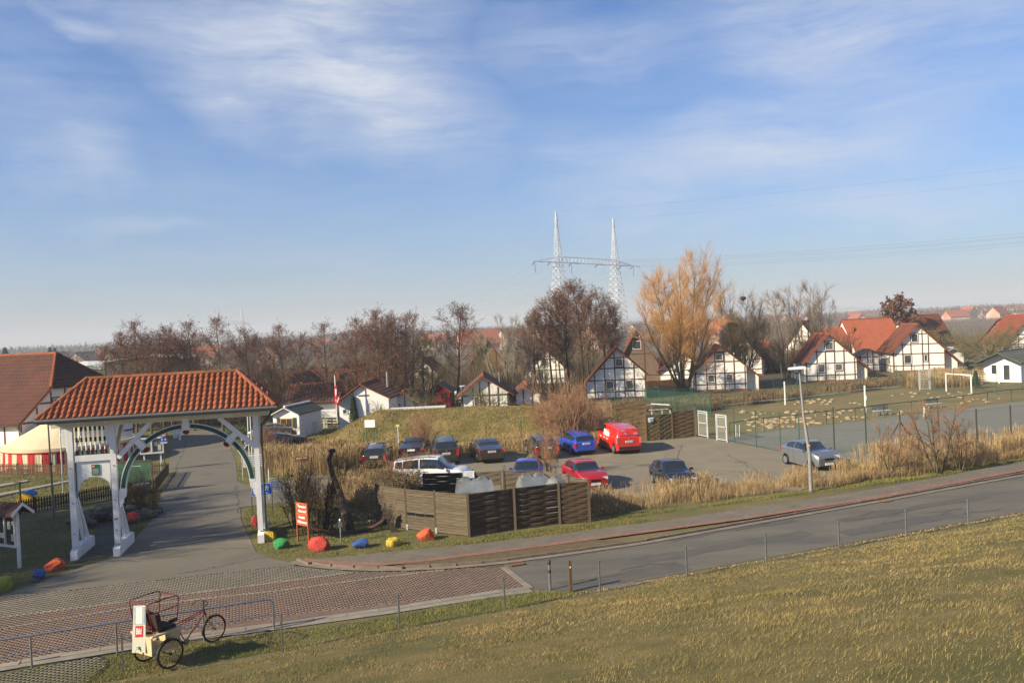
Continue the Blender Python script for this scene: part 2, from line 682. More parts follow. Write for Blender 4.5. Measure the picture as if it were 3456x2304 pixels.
def blades(name, pts, z, h, lean, wid, mat, seed=1, segs=1, headr=0.0, leandir=None):
    """grass or reed blades: each a narrow bent strip. pts Nx2, z N, h N"""
    rs = np.random.RandomState(seed)
    n = len(pts)
    a = rs.uniform(0, 2 * math.pi, n)
    ld_ = rs.uniform(0, 2 * math.pi, n)
    if leandir is not None:
        ld_ = leandir + rs.normal(0, 0.9, n)
    ln = np.abs(rs.normal(0, lean, n)) * h
    wx, wy = np.cos(a) * wid / 2, np.sin(a) * wid / 2
    base = np.column_stack([pts[:, 0], pts[:, 1], z])
    if np.ndim(wid) == 0:
        pass
    off = np.column_stack([wx, wy, np.zeros(n)])
    tip = base + np.column_stack([np.cos(ld_) * ln, np.sin(ld_) * ln, h])
    if segs == 1:
        v = np.stack([base - off, base + off, tip], 1).reshape(-1, 3)
        f = np.arange(n * 3).reshape(-1, 3)
        return fast_mesh(name, v, f, mat, 3)
    mid = base + (tip - base) * 0.55
    mid[:, :2] -= (tip - base)[:, :2] * 0.28
    tipo = off * (headr if headr else 0.25)
    v = np.stack([base - off, base + off, mid - off * 0.8, mid + off * 0.8, tip - tipo, tip + tipo], 1).reshape(-1, 3)
    i = np.arange(n)[:, None] * 6
    f = np.concatenate([i + np.array([0, 1, 3, 2]), i + np.array([2, 3, 5, 4])], 0)
    return fast_mesh(name, v, f, mat, 4)

# ================================================================== THE GROUND
GRASS = P('meadow ground', (0.115, 0.105, 0.035), c2=(0.19, 0.145, 0.065), s=0.55, det=8, bump=0.8, bs=14, world=True,
          c3=(0.085, 0.09, 0.03), s3=0.07)
FARG = P('far orchard ground', (0.15, 0.115, 0.085), c2=(0.11, 0.09, 0.065), s=0.05, det=6, world=True, c3=(0.17, 0.14, 0.075), s3=0.01)
DIKEG = P('dike turf', (0.145, 0.117, 0.034), c2=(0.21, 0.155, 0.056), s=1.7, det=8, bump=1.0, bs=25, world=True,
          c3=(0.105, 0.098, 0.026), s3=0.35)
PITCHG = P('worn pitch turf', (0.17, 0.13, 0.05), c2=(0.21, 0.155, 0.07), s=0.6, det=7, bump=0.4, bs=14, world=True,
           c3=(0.12, 0.12, 0.04), s3=0.12)
MOUNDG = P('mound turf', (0.19, 0.145, 0.05), c2=(0.25, 0.18, 0.07), s=0.8, det=8, bump=1.0, bs=10, world=True,
           c3=(0.10, 0.10, 0.028), s3=0.3)
SOIL = P('bare undergrowth soil', (0.06, 0.045, 0.03), c2=(0.10, 0.075, 0.045), s=1.0, det=6, bump=0.6, bs=8, world=True)

m = MB()
m.flat([(-7000, -400), (7000, -400), (7000, 9000), (-7000, 9000)], 0)
struct(m.build('ground', GRASS), 'flat marsh meadow reaching to the horizon')
m = MB()
m.flat([(60, 170), (1500, 260), (3500, 4500), (-3500, 4500), (-1200, 420), (-120, 300), (20, 240)], 0.05)
struct(m.build('farmland', FARG), 'brown winter farmland behind the village')

# road frame: s runs along the foot of the dike, q away from it
RA, RT, RN = Vector((-7.0, 23.73)), Vector((0.926, 0.377)).normalized(), None
RN = Vector((-RT.y, RT.x))
RANG = math.atan2(RT.y, RT.x)


def RQ(s_, q, z=0.0):
    p = RA + RT * s_ + RN * q
    return Vector((p.x, p.y, z))


def SQ(p):
    d = Vector((p[0], p[1])) - RA
    return d.dot(RT), d.dot(RN)


# ---- the dike: a smooth grassed slope from its foot up to where the lookout stands
def dike_z(s_, q):
    t = -q                                 # metres up-slope of the foot
    z = 0.29 * t - 0.0006 * t * t
    return z


def dike_noise(x, y):
    return (vnoise(x, y, 1.3, 3) - .5) * 0.10 + (vnoise(x, y, 4.5, 4) - .5) * 0.16


nx, ny = 240, 84
ss = np.linspace(-26, 70, nx)
qq = np.concatenate([np.linspace(0, -25.2, ny - 3), [-27.5, -31, -50]])
S_, Q_ = np.meshgrid(ss, qq)
X = RA.x + RT.x * S_ + RN.x * Q_
Y = RA.y + RT.y * S_ + RN.y * Q_
Z = dike_z(S_, Q_)
Z = np.where(Q_ < -25.3, dike_z(S_, -25.2), Z)
Z = Z + dike_noise(X, Y) * np.clip(-Q_ / 1.5, 0, 1) + 0.01
v = np.stack([X, Y, Z], -1).reshape(-1, 3)
ii = np.arange(nx * ny).reshape(ny, nx)
f = np.stack([ii[:-1, :-1], ii[1:, :-1], ii[1:, 1:], ii[:-1, 1:]], -1).reshape(-1, 4)
me = fast_mesh('dike', v, f, DIKEG, 4)
me.polygons.foreach_set('use_smooth', [True] * len(me.polygons))
struct(put('dike', me), 'grassed dike slope in the foreground')


# ---- paved surfaces
def pg(*a):
    return [G(*q) for q in a]


kerbline = pg((1000, 1893), (1022, 1901), (1090, 1910.5), (1168, 1917), (1282, 1921), (1390, 1919), (1500, 1914), (1600, 1906), (1700, 1896),
              (1900, 1869), (2148, 1834), (2521, 1768), (2969, 1689), (3456, 1601))
kerbline.append(kerbline[-1] + (kerbline[-1] - kerbline[-2]) * 2.5)
asph_far = [(p.x, p.y) for p in kerbline]


def offs(line, d):
    """the line moved sideways by d (positive: away from the dike)"""
    out_ = []
    for i, p in enumerate(line):
        a = line[max(i - 1, 0)]
        b = line[min(i + 1, len(line) - 1)]
        t = Vector((b[0] - a[0], b[1] - a[1])).normalized()
        out_.append(Vector((p[0] - t.y * d, p[1] + t.x * d, 0)))
    return out_


def ribbon(l1, l2):
    return list(l1) + list(reversed(l2))


def resample(line, step):
    pts = [Vector((p[0], p[1])) for p in line]
    L_ = [0]
    for a, b in zip(pts, pts[1:]):
        L_.append(L_[-1] + (b - a).length)
    n = max(1, int(L_[-1] / step))
    res = []
    for i in range(n + 1):
        t = i * L_[-1] / n
        k = max(0, min(len(pts) - 2, next((j for j in range(len(L_) - 1) if L_[j + 1] >= t), len(pts) - 2)))
        u = (t - L_[k]) / max(1e-9, L_[k + 1] - L_[k])
        p = pts[k].lerp(pts[k + 1], u)
        d = (pts[k + 1] - pts[k]).normalized()
        res.append((p, d))
    return res


BORD = pg((1700, 1915), (1790, 1986))                        # where the pavers stop and the asphalt starts
near_e = [RQ(s_, 0.52) for s_ in (8.6, 12, 20, 30, 45, 60, 75)]
mouth = pg((1790, 1986), (1900, 1993), (2036, 1988), (2200, 1982))
road = pg((1700, 1912)) + offs(kerbline, -0.1)[8:] + list(reversed(near_e[1:])) + list(reversed(mouth))
ROADM = P('worn road asphalt', (0.16, 0.143, 0.112), c2=(0.115, 0.105, 0.087), s=0.35, bump=0.35, bs=70, world=True,
          c3=(0.10, 0.094, 0.082), s3=0.22, stretch=(0.45, 1.5, 1, -RANG))
m = MB()
m.flat(road, 0.012)
rd = struct(m.build('road', ROADM), 'grey patched asphalt road along the dike')
# patches and cracks of the road surface
PATCH = P('dark asphalt patch', (0.085, 0.08, 0.07), c2=(0.11, 0.10, 0.085), s=0.9, bump=0.3, bs=70, world=True)
for k, (a, b, q0, q1) in enumerate([(9.6, 14.5, 0.62, 1.75), (13.2, 21.5, 2.2, 3.0), (16, 22.5, 4.35, 4.95), (22.5, 29, 1.2, 2.1), (24, 33, 3.1, 3.75), (33, 46, 0.7, 1.5), (10, 13, 4.5, 4.95)]):
    m = MB()
    rr = random.Random(k)
    top = [RQ(a + (b - a) * i / 10, q1 + rr.uniform(-.12, .12)) for i in range(11)]
    bot = [RQ(a + (b - a) * i / 10, q0 + rr.uniform(-.12, .12)) for i in range(11)]
    m.flat(bot + top[::-1], 0.017)
    m.build('asphalt_patch', PATCH, rd)
m = MB()
for k in range(9):
    rr = random.Random(k + 30)
    s0, q0 = rr.uniform(10, 38), rr.uniform(1.2, 4.4)
    pts = [(s0, q0)]
    for i in range(8):
        s0 += rr.uniform(.15, .35)
        q0 += rr.uniform(-.14, .10)
        pts.append((s0, q0))
    for (a, b), (c, d) in zip(pts, pts[1:]):
        m.add([RQ(a, b - .014, .0215), RQ(c, d - .014, .0215), RQ(c, d + .014, .0215), RQ(a, b + .014, .0215)], [(0, 1, 2, 3)])
cr = m.build('road_cracks', P('crack and shadow line', (0.03, 0.03, 0.028)), rd)
cr['kind'] = 'stuff'

DRIVE = pg((-400, 2095), (0, 2012), (171, 1949), (367, 1886), (437, 1835), (502, 1769), (536, 1701), (552, 1640), (570, 1590), (575, 1530), (592, 1456), (560, 1425),
           (600, 1395), (740, 1400), (755, 1436), (775, 1500), (796, 1558), (801, 1624), (835, 1640), (960, 1625), (1010, 1690), (900, 1702), (811, 1711), (813, 1755), (865, 1863), (920, 1888), (1010, 1904), (960, 1910), (571, 1953), (286, 1986), (0, 2020), (-400, 2105))
m = MB()
m.flat(DRIVE, 0.02)
drv = struct(m.build('driveway', DRIVEM), 'asphalt drive passing under the white gateway')
CPARK = pg((960, 1625), (1080, 1590), (1180, 1578), (1300, 1560), (1500, 1548), (1700, 1540), (1850, 1528), (2010, 1500), (2150, 1488), (2340, 1472), (2470, 1490), (2640, 1525), (2830, 1546), (2850, 1600),
           (2700, 1655), (2500, 1672), (2250, 1672), (2000, 1688), (1700, 1700), (1400, 1690), (1180, 1680), (1010, 1690))
m = MB()
m.flat(CPARK, 0.016)
cpk = struct(m.build('car_park', ASPH), 'open asphalt car park behind the reeds')
COURT = pg((2440, 1482), (2463, 1476), (2592, 1454), (2773, 1436), (3100, 1397.5), (3456, 1354)) + [Vector((75, 88, 0)), Vector((75, 60, 0)), Vector((50, 50, 0))] + pg((3456, 1530), (3100, 1560), (2900, 1560), (2830, 1544), (2643, 1525))
m = MB()
m.flat(COURT, 0.03)
struct(m.build('sports_court', GRAVEL), 'blue grey gravel sports court')
PITCH = pg((2405, 1392), (2463, 1380), (2545, 1366), (2650, 1356), (2916, 1324), (3029, 1313), (3200, 1316), (3456, 1318)) + [Vector((80, 95, 0))] + pg((3456, 1357), (3100, 1399.5), (2773, 1438), (2592, 1456.5), (2463, 1479), (2440, 1450))
m = MB()
m.flat(PITCH, 0.02)
struct(m.build('pitch', PITCHG), 'worn brown grass pitch dotted with sand heaps')
m = MB()
m.flat(pg((290, 1890), (380, 1872), (440, 1820), (470, 1760), (420, 1720), (330, 1700), (300, 1720), (330, 1800), (250, 1900)), 0.024)
struct(m.build('footpath', P('dark path', (0.085, 0.078, 0.068), c2=(0.06, 0.055, 0.05), s=1.0, world=True, bump=.3)), 'dark footpath through the small arch')
# pale minigolf lanes on the lawn at the left
for k, q in enumerate((((-60, 1690), (0, 1668), (238, 1622), (238, 1627), (0, 1676), (-60, 1699)), ((-60, 1645), (60, 1628), (92, 1622), (96, 1626), (60, 1634), (-60, 1656)))):
    m = MB()
    a = pg(*q)
    m.slab([(p.x, p.y) for p in a][::-1], 0.0, 0.09)
    tag(m.build('concrete_lane', CONC, fix=True), ('long pale concrete lane crossing the left lawn', 'short pale concrete lane in front of the circus tent')[k], 'lane')


def brick_mesh(name, L_, W_, mat, z0=0.0, z1=0.026):
    g_ = 0.006
    m_ = MB()
    m_.box((0, 0, (z0 + z1) / 2), (L_ - g_, W_ - g_, z1 - z0), taper=0.99)
    return m_.mesh(name, mat)


def pave(surface, poly, mat, name, ang, bl, bw, z0, z1, singles=0, skip=None, bond=0.5, bondcount=None):
    """lay bricks in rows over a polygon; the nearest ones are objects, the rest one joined part"""
    c, s_ = math.cos(ang), math.sin(ang)
    loc_ = [(p[0] * c + p[1] * s_, -p[0] * s_ + p[1] * c) for p in poly]
    a0, a1 = min(p[0] for p in loc_), max(p[0] for p in loc_)
    b0, b1 = min(p[1] for p in loc_), max(p[1] for p in loc_)
    spots = []
    nr = int((b1 - b0) / bw) + 1
    for j in range(nr):
        b = b0 + (j + .5) * bw
        k = np.arange(a0 + (bl * bond if j % 2 else 0), a1, bl)
        x = k * c - b * s_
        y = k * s_ + b * c
        ok = inpoly(x, y, poly)
        for X_, Y_ in zip(x[ok], y[ok]):
            if not (skip and skip(X_, Y_)):
                spots.append((X_, Y_))
    spots.sort(key=lambda q: q[0] ** 2 + q[1] ** 2)
    # only bricks that can be seen count as the nearest
    vis = [q for q in spots if abs(q[0] / q[1] + 0.02) < 0.60]
    near = set(vis[:singles])
    rr = random.Random(len(spots))
    if singles:
        me_ = brick_mesh('paving_brick', bl, bw, mat, z0, z1)
        for q in vis[:singles]:
            o = put('paving_brick', me_, surface, (q[0], q[1], rr.uniform(-.003, .003)), ang + rr.uniform(-.012, .012))
    rest = [q for q in spots if q not in near]
    if rest:
        P_ = np.array(rest)
        n = len(P_)
        hl, hw = (bl - .0045) / 2, (bw - .0045) / 2
        rs = np.random.RandomState(n)
        an = ang + rs.uniform(-.012, .012, n)
        cx, sx = np.cos(an), np.sin(an)
        cor = [(-hl, -hw), (hl, -hw), (hl, hw), (-hl, hw)]
        zt = z1 + rs.uniform(-.002, .002, n)
        V = []
        for top in (0, 1):
            for (a, b) in cor:
                kx = .992 if top else 1
                V.append(np.stack([P_[:, 0] + (a * cx - b * sx) * kx, P_[:, 1] + (a * sx + b * cx) * kx, zt if top else np.full(n, z0)], 1))
        V = np.stack(V, 1).reshape(-1, 3)
        i = np.arange(n)[:, None] * 8
        Fc = np.concatenate([i + np.array(q) for q in ((4, 5, 6, 7), (0, 1, 5, 4), (1, 2, 6, 5), (2, 3, 7, 6), (3, 0, 4, 7))])
        o = put(name, fast_mesh(name, V, Fc, mat, 4), surface)
        o['kind'] = 'stuff'
    return len(spots)


def pave_along(surface, line, r0_, r1_, mat, name, clip=None, singles=0, bl=.205, bw=.105, z0=.06, z1=.076):
    m_ = MB()
    rr_ = random.Random(r1_)
    sm = brick_mesh('paving_brick', bl, bw, mat, z0, z1) if singles else None
    allp = []
    for j in range(r0_, r1_):
        ln_ = offs(line, (j + .5) * bw)
        for i, (p, d) in enumerate(resample(ln_, bl)[:-1]):
            c = p + d * bl * (.5 if j % 2 else 0.02)
            if p.length > 62:
                break
            if clip is not None and not inpoly(np.array([c.x]), np.array([c.y]), clip)[0]:
                continue
            allp.append((c, math.atan2(d.y, d.x)))
    allp.sort(key=lambda q_: q_[0].length)
    for k, (c, an) in enumerate(allp):
        if k < singles:
            put('paving_brick', sm, surface, (c.x, c.y, 0), an)
            continue
        t_ = Vector((math.cos(an), math.sin(an))) * (bl / 2 - .003)
        n_ = Vector((-math.sin(an), math.cos(an))) * (bw / 2 - .003)
        z_ = z1 + rr_.uniform(-.002, .002)
        b0 = [(*(c - t_ - n_), z0), (*(c + t_ - n_), z0), (*(c + t_ + n_), z0), (*(c - t_ + n_), z0)]
        b1 = [(x, y, z_) for x, y, _ in b0]
        m_.add(b0 + b1, [(4, 5, 6, 7), (0, 1, 5, 4), (1, 2, 6, 5), (2, 3, 7, 6), (3, 0, 4, 7)])
    o_ = m_.build(name, mat, surface)
    o_['kind'] = 'stuff'


def shadow_lines(parent, ends, z_, seed, w_=.016):  # ragged dark strips on the asphalt, painting in the shadows of thin cables
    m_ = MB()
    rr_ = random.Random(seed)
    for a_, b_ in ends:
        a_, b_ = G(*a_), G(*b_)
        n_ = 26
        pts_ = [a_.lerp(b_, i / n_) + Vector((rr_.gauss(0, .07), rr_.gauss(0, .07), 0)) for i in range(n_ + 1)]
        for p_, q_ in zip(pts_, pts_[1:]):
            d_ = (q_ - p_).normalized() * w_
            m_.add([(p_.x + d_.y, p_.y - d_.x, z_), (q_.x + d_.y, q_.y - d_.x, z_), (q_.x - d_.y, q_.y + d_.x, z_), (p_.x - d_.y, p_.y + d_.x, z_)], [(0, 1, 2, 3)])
    o_ = m_.build('cable_shadow_lines', P('crack and shadow line', (0.03, 0.03, 0.028)), parent)
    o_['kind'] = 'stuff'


shadow_lines(drv, (((560, 1600), (780, 1575)), ((545, 1690), (805, 1660)), ((640, 1440), (620, 1520)), ((620, 1520), (585, 1600)), ((800, 1640), (804, 1730)), ((520, 1740), (812, 1700)), ((430, 1860), (850, 1850)), ((600, 1940), (900, 1880))), .0245, 3)
shadow_lines(cpk, (((1550, 1600), (2050, 1560)), ((2050, 1560), (2600, 1600)), ((1900, 1660), (2450, 1600)), ((2300, 1500), (2250, 1650)), ((1700, 1570), (1720, 1640)), ((2450, 1530), (2650, 1640))), .0205, 4, .02)
OIL = P('oil stain', (0.10, 0.09, 0.075), c2=(0.16, 0.14, 0.11), s=3, world=True)
for k, (u_, v_, r_) in enumerate(((1700, 1590, .5), (2180, 1570, .7), (2500, 1560, .45), (2000, 1600, .4), (1880, 1575, .5), (2380, 1620, .6), (700, 1600, .6), (650, 1760, .8), (1480, 1600, .5))):
    m = MB()
    rr = random.Random(k + 70)
    c_ = G(u_, v_)
    m.flat([(c_.x + r_ * rr.uniform(.6, 1.2) * math.cos(a_ * .45), c_.y + r_ * .8 * rr.uniform(.6, 1.2) * math.sin(a_ * .45)) for a_ in range(14)], .0275 if u_ < 900 else .0235)
    m.build('oil_stain', OIL, drv if u_ < 900 else cpk)
# forecourt of pavers between the drive and the dike
def near_q(s_):
    return 2.62 if s_ < 3 else 2.62 - (s_ - 3) * 0.27


L_NEAR = pg((-500, 2322), (0, 2251), (102, 2232), (396, 2186), (660, 2146), (939, 2110), (1300, 2060), (1600, 2012), (1790, 1986))
L_PALE = pg((-500, 2314), (0, 2243), (102, 2224), (396, 2179), (660, 2138), (939, 2103), (1300, 2053), (1600, 2006), (1783, 1981))
LINE2 = pg((-500, 2195), (0, 2124), (510, 2041), (960, 1992), (1270, 1951), (1500, 1924.5))
LINE1 = pg((-500, 2150), (0, 2086), (490, 2024), (960, 1963), (1193, 1932))
DRVE = pg((-500, 2100), (0, 2020), (286, 1986), (571, 1953), (960, 1910), (1010, 1903))
kin = offs(kerbline, -0.33)
kink = [p for p in kin[:9]]
FORE = list(L_NEAR) + pg((1700, 1915)) + list(reversed(kink)) + list(reversed(DRVE))
m = MB()
m.flat(FORE, 0.006)
fore = struct(m.build('forecourt', JOINT), 'paver forecourt in front of the gateway')


def loc_y(line):
    xs = [p[0] for p in line]
    ys = [p[1] for p in line]
    return lambda x: np.interp(x, xs, ys)


y1f, y2f, ydf, yn, yp = loc_y(LINE1), loc_y(LINE2), loc_y(DRVE), loc_y(L_NEAR), loc_y(L_PALE)
XS = [-24 + i * 1.0 for i in range(0, 40)]
redp = [p for p in L_PALE] + [p for p in pg((1700, 1915))] + [kin[i] for i in (7, 6)] + list(reversed(LINE2))
midp = [p for p in offs(LINE2, 0.11)] + [p for p in reversed(offs(LINE1, -0.09))]
midp = [p for p in offs(LINE2, 0.11)] + [kin[5], kin[4]] + [p for p in reversed(offs(LINE1, -0.02))]
greyp = [p for p in offs(LINE1, 0.12)] + [kin[3], kin[2], kin[1], kin[0]] + list(reversed(DRVE))
a_red = math.atan2(LINE2[3].y - LINE2[1].y, LINE2[3].x - LINE2[1].x)
pave(fore, redp, PRED, 'red_paving_bricks', a_red, .205, .105, 0.006, 0.020, singles=230)
pave(fore, midp, PRED, 'upper_red_paving_bricks', a_red, .205, .105, 0.006, 0.020)
pave(fore, greyp, PGREY, 'grey_paving_bricks', a_red - .01, .205, .105, 0.006, 0.020)
palep = list(L_NEAR) + list(reversed(L_PALE))
for nm, ln, wd, bl_, mt_, up_ in (('pale_edge_stone', L_PALE, .30, 1.0, PPALE, 0.045), ('pale_line_brick', LINE2, .11, .2, PPALE, 0.038), ('pale_line_brick', LINE1, .11, .2, PPALE, 0.038), ('border_brick', BORD, .22, .11, PPALE, 0.038)):
    if nm == 'pale_edge_stone':
        mm = MB()
        mm.box((0, 0, up_ / 2), (bl_ + .03, wd, up_), taper=.99)
        me_ = mm.mesh(nm, mt_)
        for p, d in resample(ln, bl_)[:-1]:
            an = math.atan2(d.y, d.x)
            c = p + d * bl_ / 2 + Vector((d.y, -d.x)) * 0.15
            put(nm, me_, fore, (c.x, c.y, 0.0), an)
    else:
        mm = MB()
        for p, d in resample(ln, bl_)[:-1]:
            c = p + d * bl_ / 2
            mm.box((c.x, c.y, up_ / 2), (bl_ - .012, wd, up_), rotz(math.atan2(d.y, d.x)), taper=.98)
        o = mm.build(nm + 's', mt_, fore)
        o['kind'] = 'stuff'
# concrete gutter between edge stones and verge
m = MB()
g2 = offs(L_PALE, -0.30)
g3 = offs(L_PALE, -0.62)
m.flat(ribbon(g3, g2), 0.03)
struct(m.build('gutter', CONC), 'concrete gutter strip at the near edge of the forecourt')
# far side of the road: gutter, kerb, red strip, pavement
m = MB()
m.flat(ribbon(offs(kerbline, -0.32), offs(kerbline, -0.02)), 0.041)
struct(m.build('gutter', P('pale gutter', (0.24, 0.205, 0.155), c2=(0.17, 0.15, 0.12), s=1.5, world=True)), 'pale gutter strip beside the kerb')
kerb = MB()
kerb.flat(ribbon(offs(kerbline, 0.0), offs(kerbline, 0.14)), 0.02)
ko = struct(kerb.build('kerb', JOINT), 'reddish kerb between road and pavement')
mm = MB()
mm.box((0, 0, 0.06), (0.985, 0.14, 0.12), taper=.97)
me_ = mm.mesh('kerb_stone', KERB)
for p, d in resample(offs(kerbline, 0.07), 1.0)[:-1]:
    c = p + d * .5
    put('kerb_stone', me_, ko, (c.x, c.y, 0.0), math.atan2(d.y, d.x))
STR0 = pg((1022, 1897), (1090, 1904), (1168, 1910), (1282, 1912.5), (1390, 1904), (1500, 1892), (1600, 1878), (1700, 1866.5), (2013, 1824), (2521, 1755), (2969, 1683), (3456, 1592))
STR0.append(STR0[-1] + (STR0[-1] - STR0[-2]) * 2.2)
STR1 = offs(STR0, 0.30)
PAV1 = pg((985, 1888), (1040, 1893), (1110, 1887), (1300, 1869), (1500, 1850), (1700, 1829), (1999, 1792), (2300, 1752), (2521, 1719), (2820, 1676), (3150, 1617), (3456, 1559))
PAV1.append(PAV1[-1] + (PAV1[-1] - PAV1[-2]) * 2.2)
pvp = [p for p in STR0] + list(reversed(PAV1))
m = MB()
m.flat(pvp, 0.06)
pav = struct(m.build('pavement', JOINT), 'grey paved footway with a red strip beside the kerb')
pave_along(pav, STR0, 0, 3, PSTRIP, 'red_strip_bricks')
pave_along(pav, STR0, 3, 26, PGREY, 'pavement_bricks', clip=pvp, singles=60)
# worn verge soil between kerb and red strip
m = MB()
vk = offs(kerbline, 0.15)
m.flat([vk[i] for i in range(4, 11)] + [STR0[i] for i in range(8, 3, -1)], 0.055)
struct(m.build('verge', P('dry verge', (0.15, 0.105, 0.055), c2=(0.10, 0.085, 0.04), s=2.2, bump=.6, bs=30, world=True)), 'dry verge between kerb and red strip')
# old paving and concrete edging at the foot of the dike
m = MB()
pv2 = pg((-300, 2290), (0, 2283), (200, 2240), (345, 2215), (370, 2240), (300, 2304), (200, 2420), (-300, 2420))
m.flat(pv2, 0.014)
op = struct(m.build('old_paving', JOINT), 'mossy old paving at the foot of the dike')
pave(op, pv2, P('mossy paver', (0.14, 0.12, 0.085), c2=(0.10, 0.095, 0.05), s=1.5, rnd=.15, world=True), 'mossy_bricks', RANG + .1, .205, .105, .014, .04, singles=10)
m = MB()
ed = struct(m.build('edging', CONC), 'concrete edging strip under the dike fence') if False else None
ed = MB()
ed.flat([RQ(-8, -.16), RQ(75, -.16), RQ(75, -.04), RQ(-8, -.04)], 0.03)
edo = struct(ed.build('edging', CONC), 'concrete edging strip under the dike fence')
mm = MB()
mm.box((0, 0, 0.02), (0.98, 0.1, 0.05))
me_ = mm.mesh('edging_stone', P('mossy concrete', (.15, .135, .09), c2=(.09, .09, .045), s=2.5, world=True))
for i in range(60):
    put('edging_stone', me_, edo, RQ(-7.5 + i, -.1, 0), RANG)
# rusty drain grates at the kerb
for k, (u_, v_) in enumerate(((2990, 1692), (1745, 1906))):
    p = G(u_, v_)
    t = thing('drain_grate', ('rusty drain grate in the far gutter on the right', 'rusty drain grate where pavers meet the asphalt')[k], 'drain', (p.x, p.y, 0.042), RANG)
    mm = MB()
    mm.box((0, 0, .004), (.62, .34, .006))
    mm.build('frame', P('grate rust', (0.12, 0.06, 0.03)), t)
    mm = MB()
    for i in range(8):
        mm.box((-.26 + i * .074, 0, .012), (.03, .30, .012))
    mm.build('bars', P('grate bars', (0.20, 0.085, 0.04)), t)


# ================================================================== THE GATEWAY
ORX = (-19.19, 35.1)
GA = math.atan2(0.208, 0.978)
gate = thing('gateway', 'large white timber gateway with tiled roof over the drive', 'gateway', (*ORX, 0), GA)
GW = P('gateway white', (0.80, 0.79, 0.78), r=0.45, c2=(0.70, 0.69, 0.68), s=1.2)
GC = P('gateway cream', (0.72, 0.69, 0.58), r=0.5, c2=(0.62, 0.59, 0.49), s=1.0)
for k, x in enumerate((0.03, 1.72)):
    m = MB()
    m.add([], [])
    prof = [(-0.12, -0.02), (2.5, -0.02), (2.5, 0.42), (2.3, 0.52), (0.35, 0.52), (-0.12, 0.36)]
    vs = [(x - .02, y, z) for y, z in prof] + [(x + .26, y, z) for y, z in prof]
    n = len(prof)
    m.add(vs, [tuple(range(n)), tuple(range(2 * n - 1, n - 1, -1))] + [(i, (i + 1) % n, (i + 1) % n + n, i + n) for i in range(n)])
    m.build('foot', GW, gate, fix=True)
    m = MB()
    m.box((x + .12, 0.22, 3.2), (.23, .23, 5.38))
    m.build('post', GW, gate)
    for y0, y1, z1 in ((2.0, .34, 3.1), (1.35, .34, 2.7)):
        m = MB()
        m.bar((x + .12, y0, .5), (x + .12, y1, z1), .12, .12)
        m.build('strut', GW, gate)
    for q in ((.09, 1.1), (.09, 2.4), (.09, 3.9)):
        m = MB()
        m.box((x + .12, q[0], q[1]), (.035, .03, .035))
        m.build('bolt', DARK, gate)
for x in (7.68,):
    m = MB()
    m.box((x + .1, 0.22, 3.2), (.22, .23, 5.38))
    m.build('post', GW, gate)
    m = MB()
    vs = [(x - .02, y, z) for y, z in prof] + [(x + .26, y, z) for y, z in prof]
    m.add(vs, [tuple(range(n)), tuple(range(2 * n - 1, n - 1, -1))] + [(i, (i + 1) % n, (i + 1) % n + n, i + n) for i in range(n)])
    m.build('foot', GW, gate, fix=True)
    for y0, y1, z1 in ((2.0, .34, 3.1), (1.35, .34, 2.7)):
        m = MB()
        m.bar((x + .1, y0, .5), (x + .1, y1, z1), .12, .12)
        m.build('strut', GW, gate)
# thin drain pipe and lamp hose at the right post
m = MB()
m.tube([(8.62, -.55, 6.0), (8.4, -.3, 5.6), (8.06, .1, 5.25), (8.02, .12, 4.9), (8.02, .12, .1)], .05, 8)
m.build('rain_pipe', P('grey green pipe', (0.05, 0.06, 0.055), r=.5), gate)
# main plate and the upper soffit boards
m = MB()
m.box((3.95, .22, 5.79), (9.0, .26, .30))
m.build('beam', GC, gate)
m = MB()
m.box((3.95, 2.2, 5.79), (9.0, .2, .26))
m.build('beam', GC, gate)
for x in (.15, 1.85, 7.78):
    m = MB()
    m.bar((x, .34, 4.3), (x, 2.1, 5.7), .14, .14)
    m.build('strut', GC, gate)
m = MB()
m.box((3.95, 1.05, 5.985), (9.3, 3.3, .03))
m.build('soffit', GC, gate)
for i in range(9):
    m = MB()
    m.box((-.35 + i * 1.07, -.22, 5.90), (.10, .66, .12))
    m.build('rafter_end', GW, gate)
# carved console under the plate at the two left posts
for x in (.02, 1.74):
    m = MB()
    m.prism([(0, 0), (.12, 0), (.12, 1.15), (-.22, 1.15), (-.18, .95), (-.24, .8), (-.12, .62), (-.17, .45), (-.04, .28)], .12, .30)
    o = m.build('bracket', GW, gate, fix=True, loc=(x + .0, 0, 4.55))
    o.rotation_euler = (0, 0, 0)
# balustrade bay between the two left posts
for i in range(8):
    m = MB()
    m.lathe([(.05, 4.42), (.05, 4.50), (.035, 4.56), (.05, 4.62)], 8)
    x = .40 + i * .186
    b = MB()
    b.lathe([(.032, 4.60), (.038, 4.78), (.046, 4.9), (.03, 5.0), (.036, 5.06), (.03, 5.1), (.04, 5.25), (.05, 5.4), (.036, 5.5)], 8)
    o = b.build('baluster', GW, gate, smooth=40, loc=(x, .22, 0))
    for zz in (4.43, 4.98, 5.44):
        c = MB()
        c.lathe([(.03, zz), (.058, zz + .03), (.058, zz + .07), (.04, zz + .10), (.056, zz + .12), (.056, zz + .17), (.03, zz + .2)], 8)
        c.build('green_collar', DGREEN, o, smooth=40)
m = MB()
m.box((1.05, .22, 4.28), (1.46, .2, .26))
m.build('rail', GW, gate)
arc = [(.30, 4.15), (.30, 2.72)]
pts = [(.34, 4.14), (.34, 2.75)]
for i in range(13):
    a = math.pi - math.pi * i / 12
    pts.append((1.03 + .60 * math.cos(a), 3.0 + .46 * math.sin(a)))
pts += [(1.70, 2.75), (1.70, 4.14)]
m = MB()
m.prism(pts, .19, .25)
m.build('arch_panel', GW, gate, fix=True)
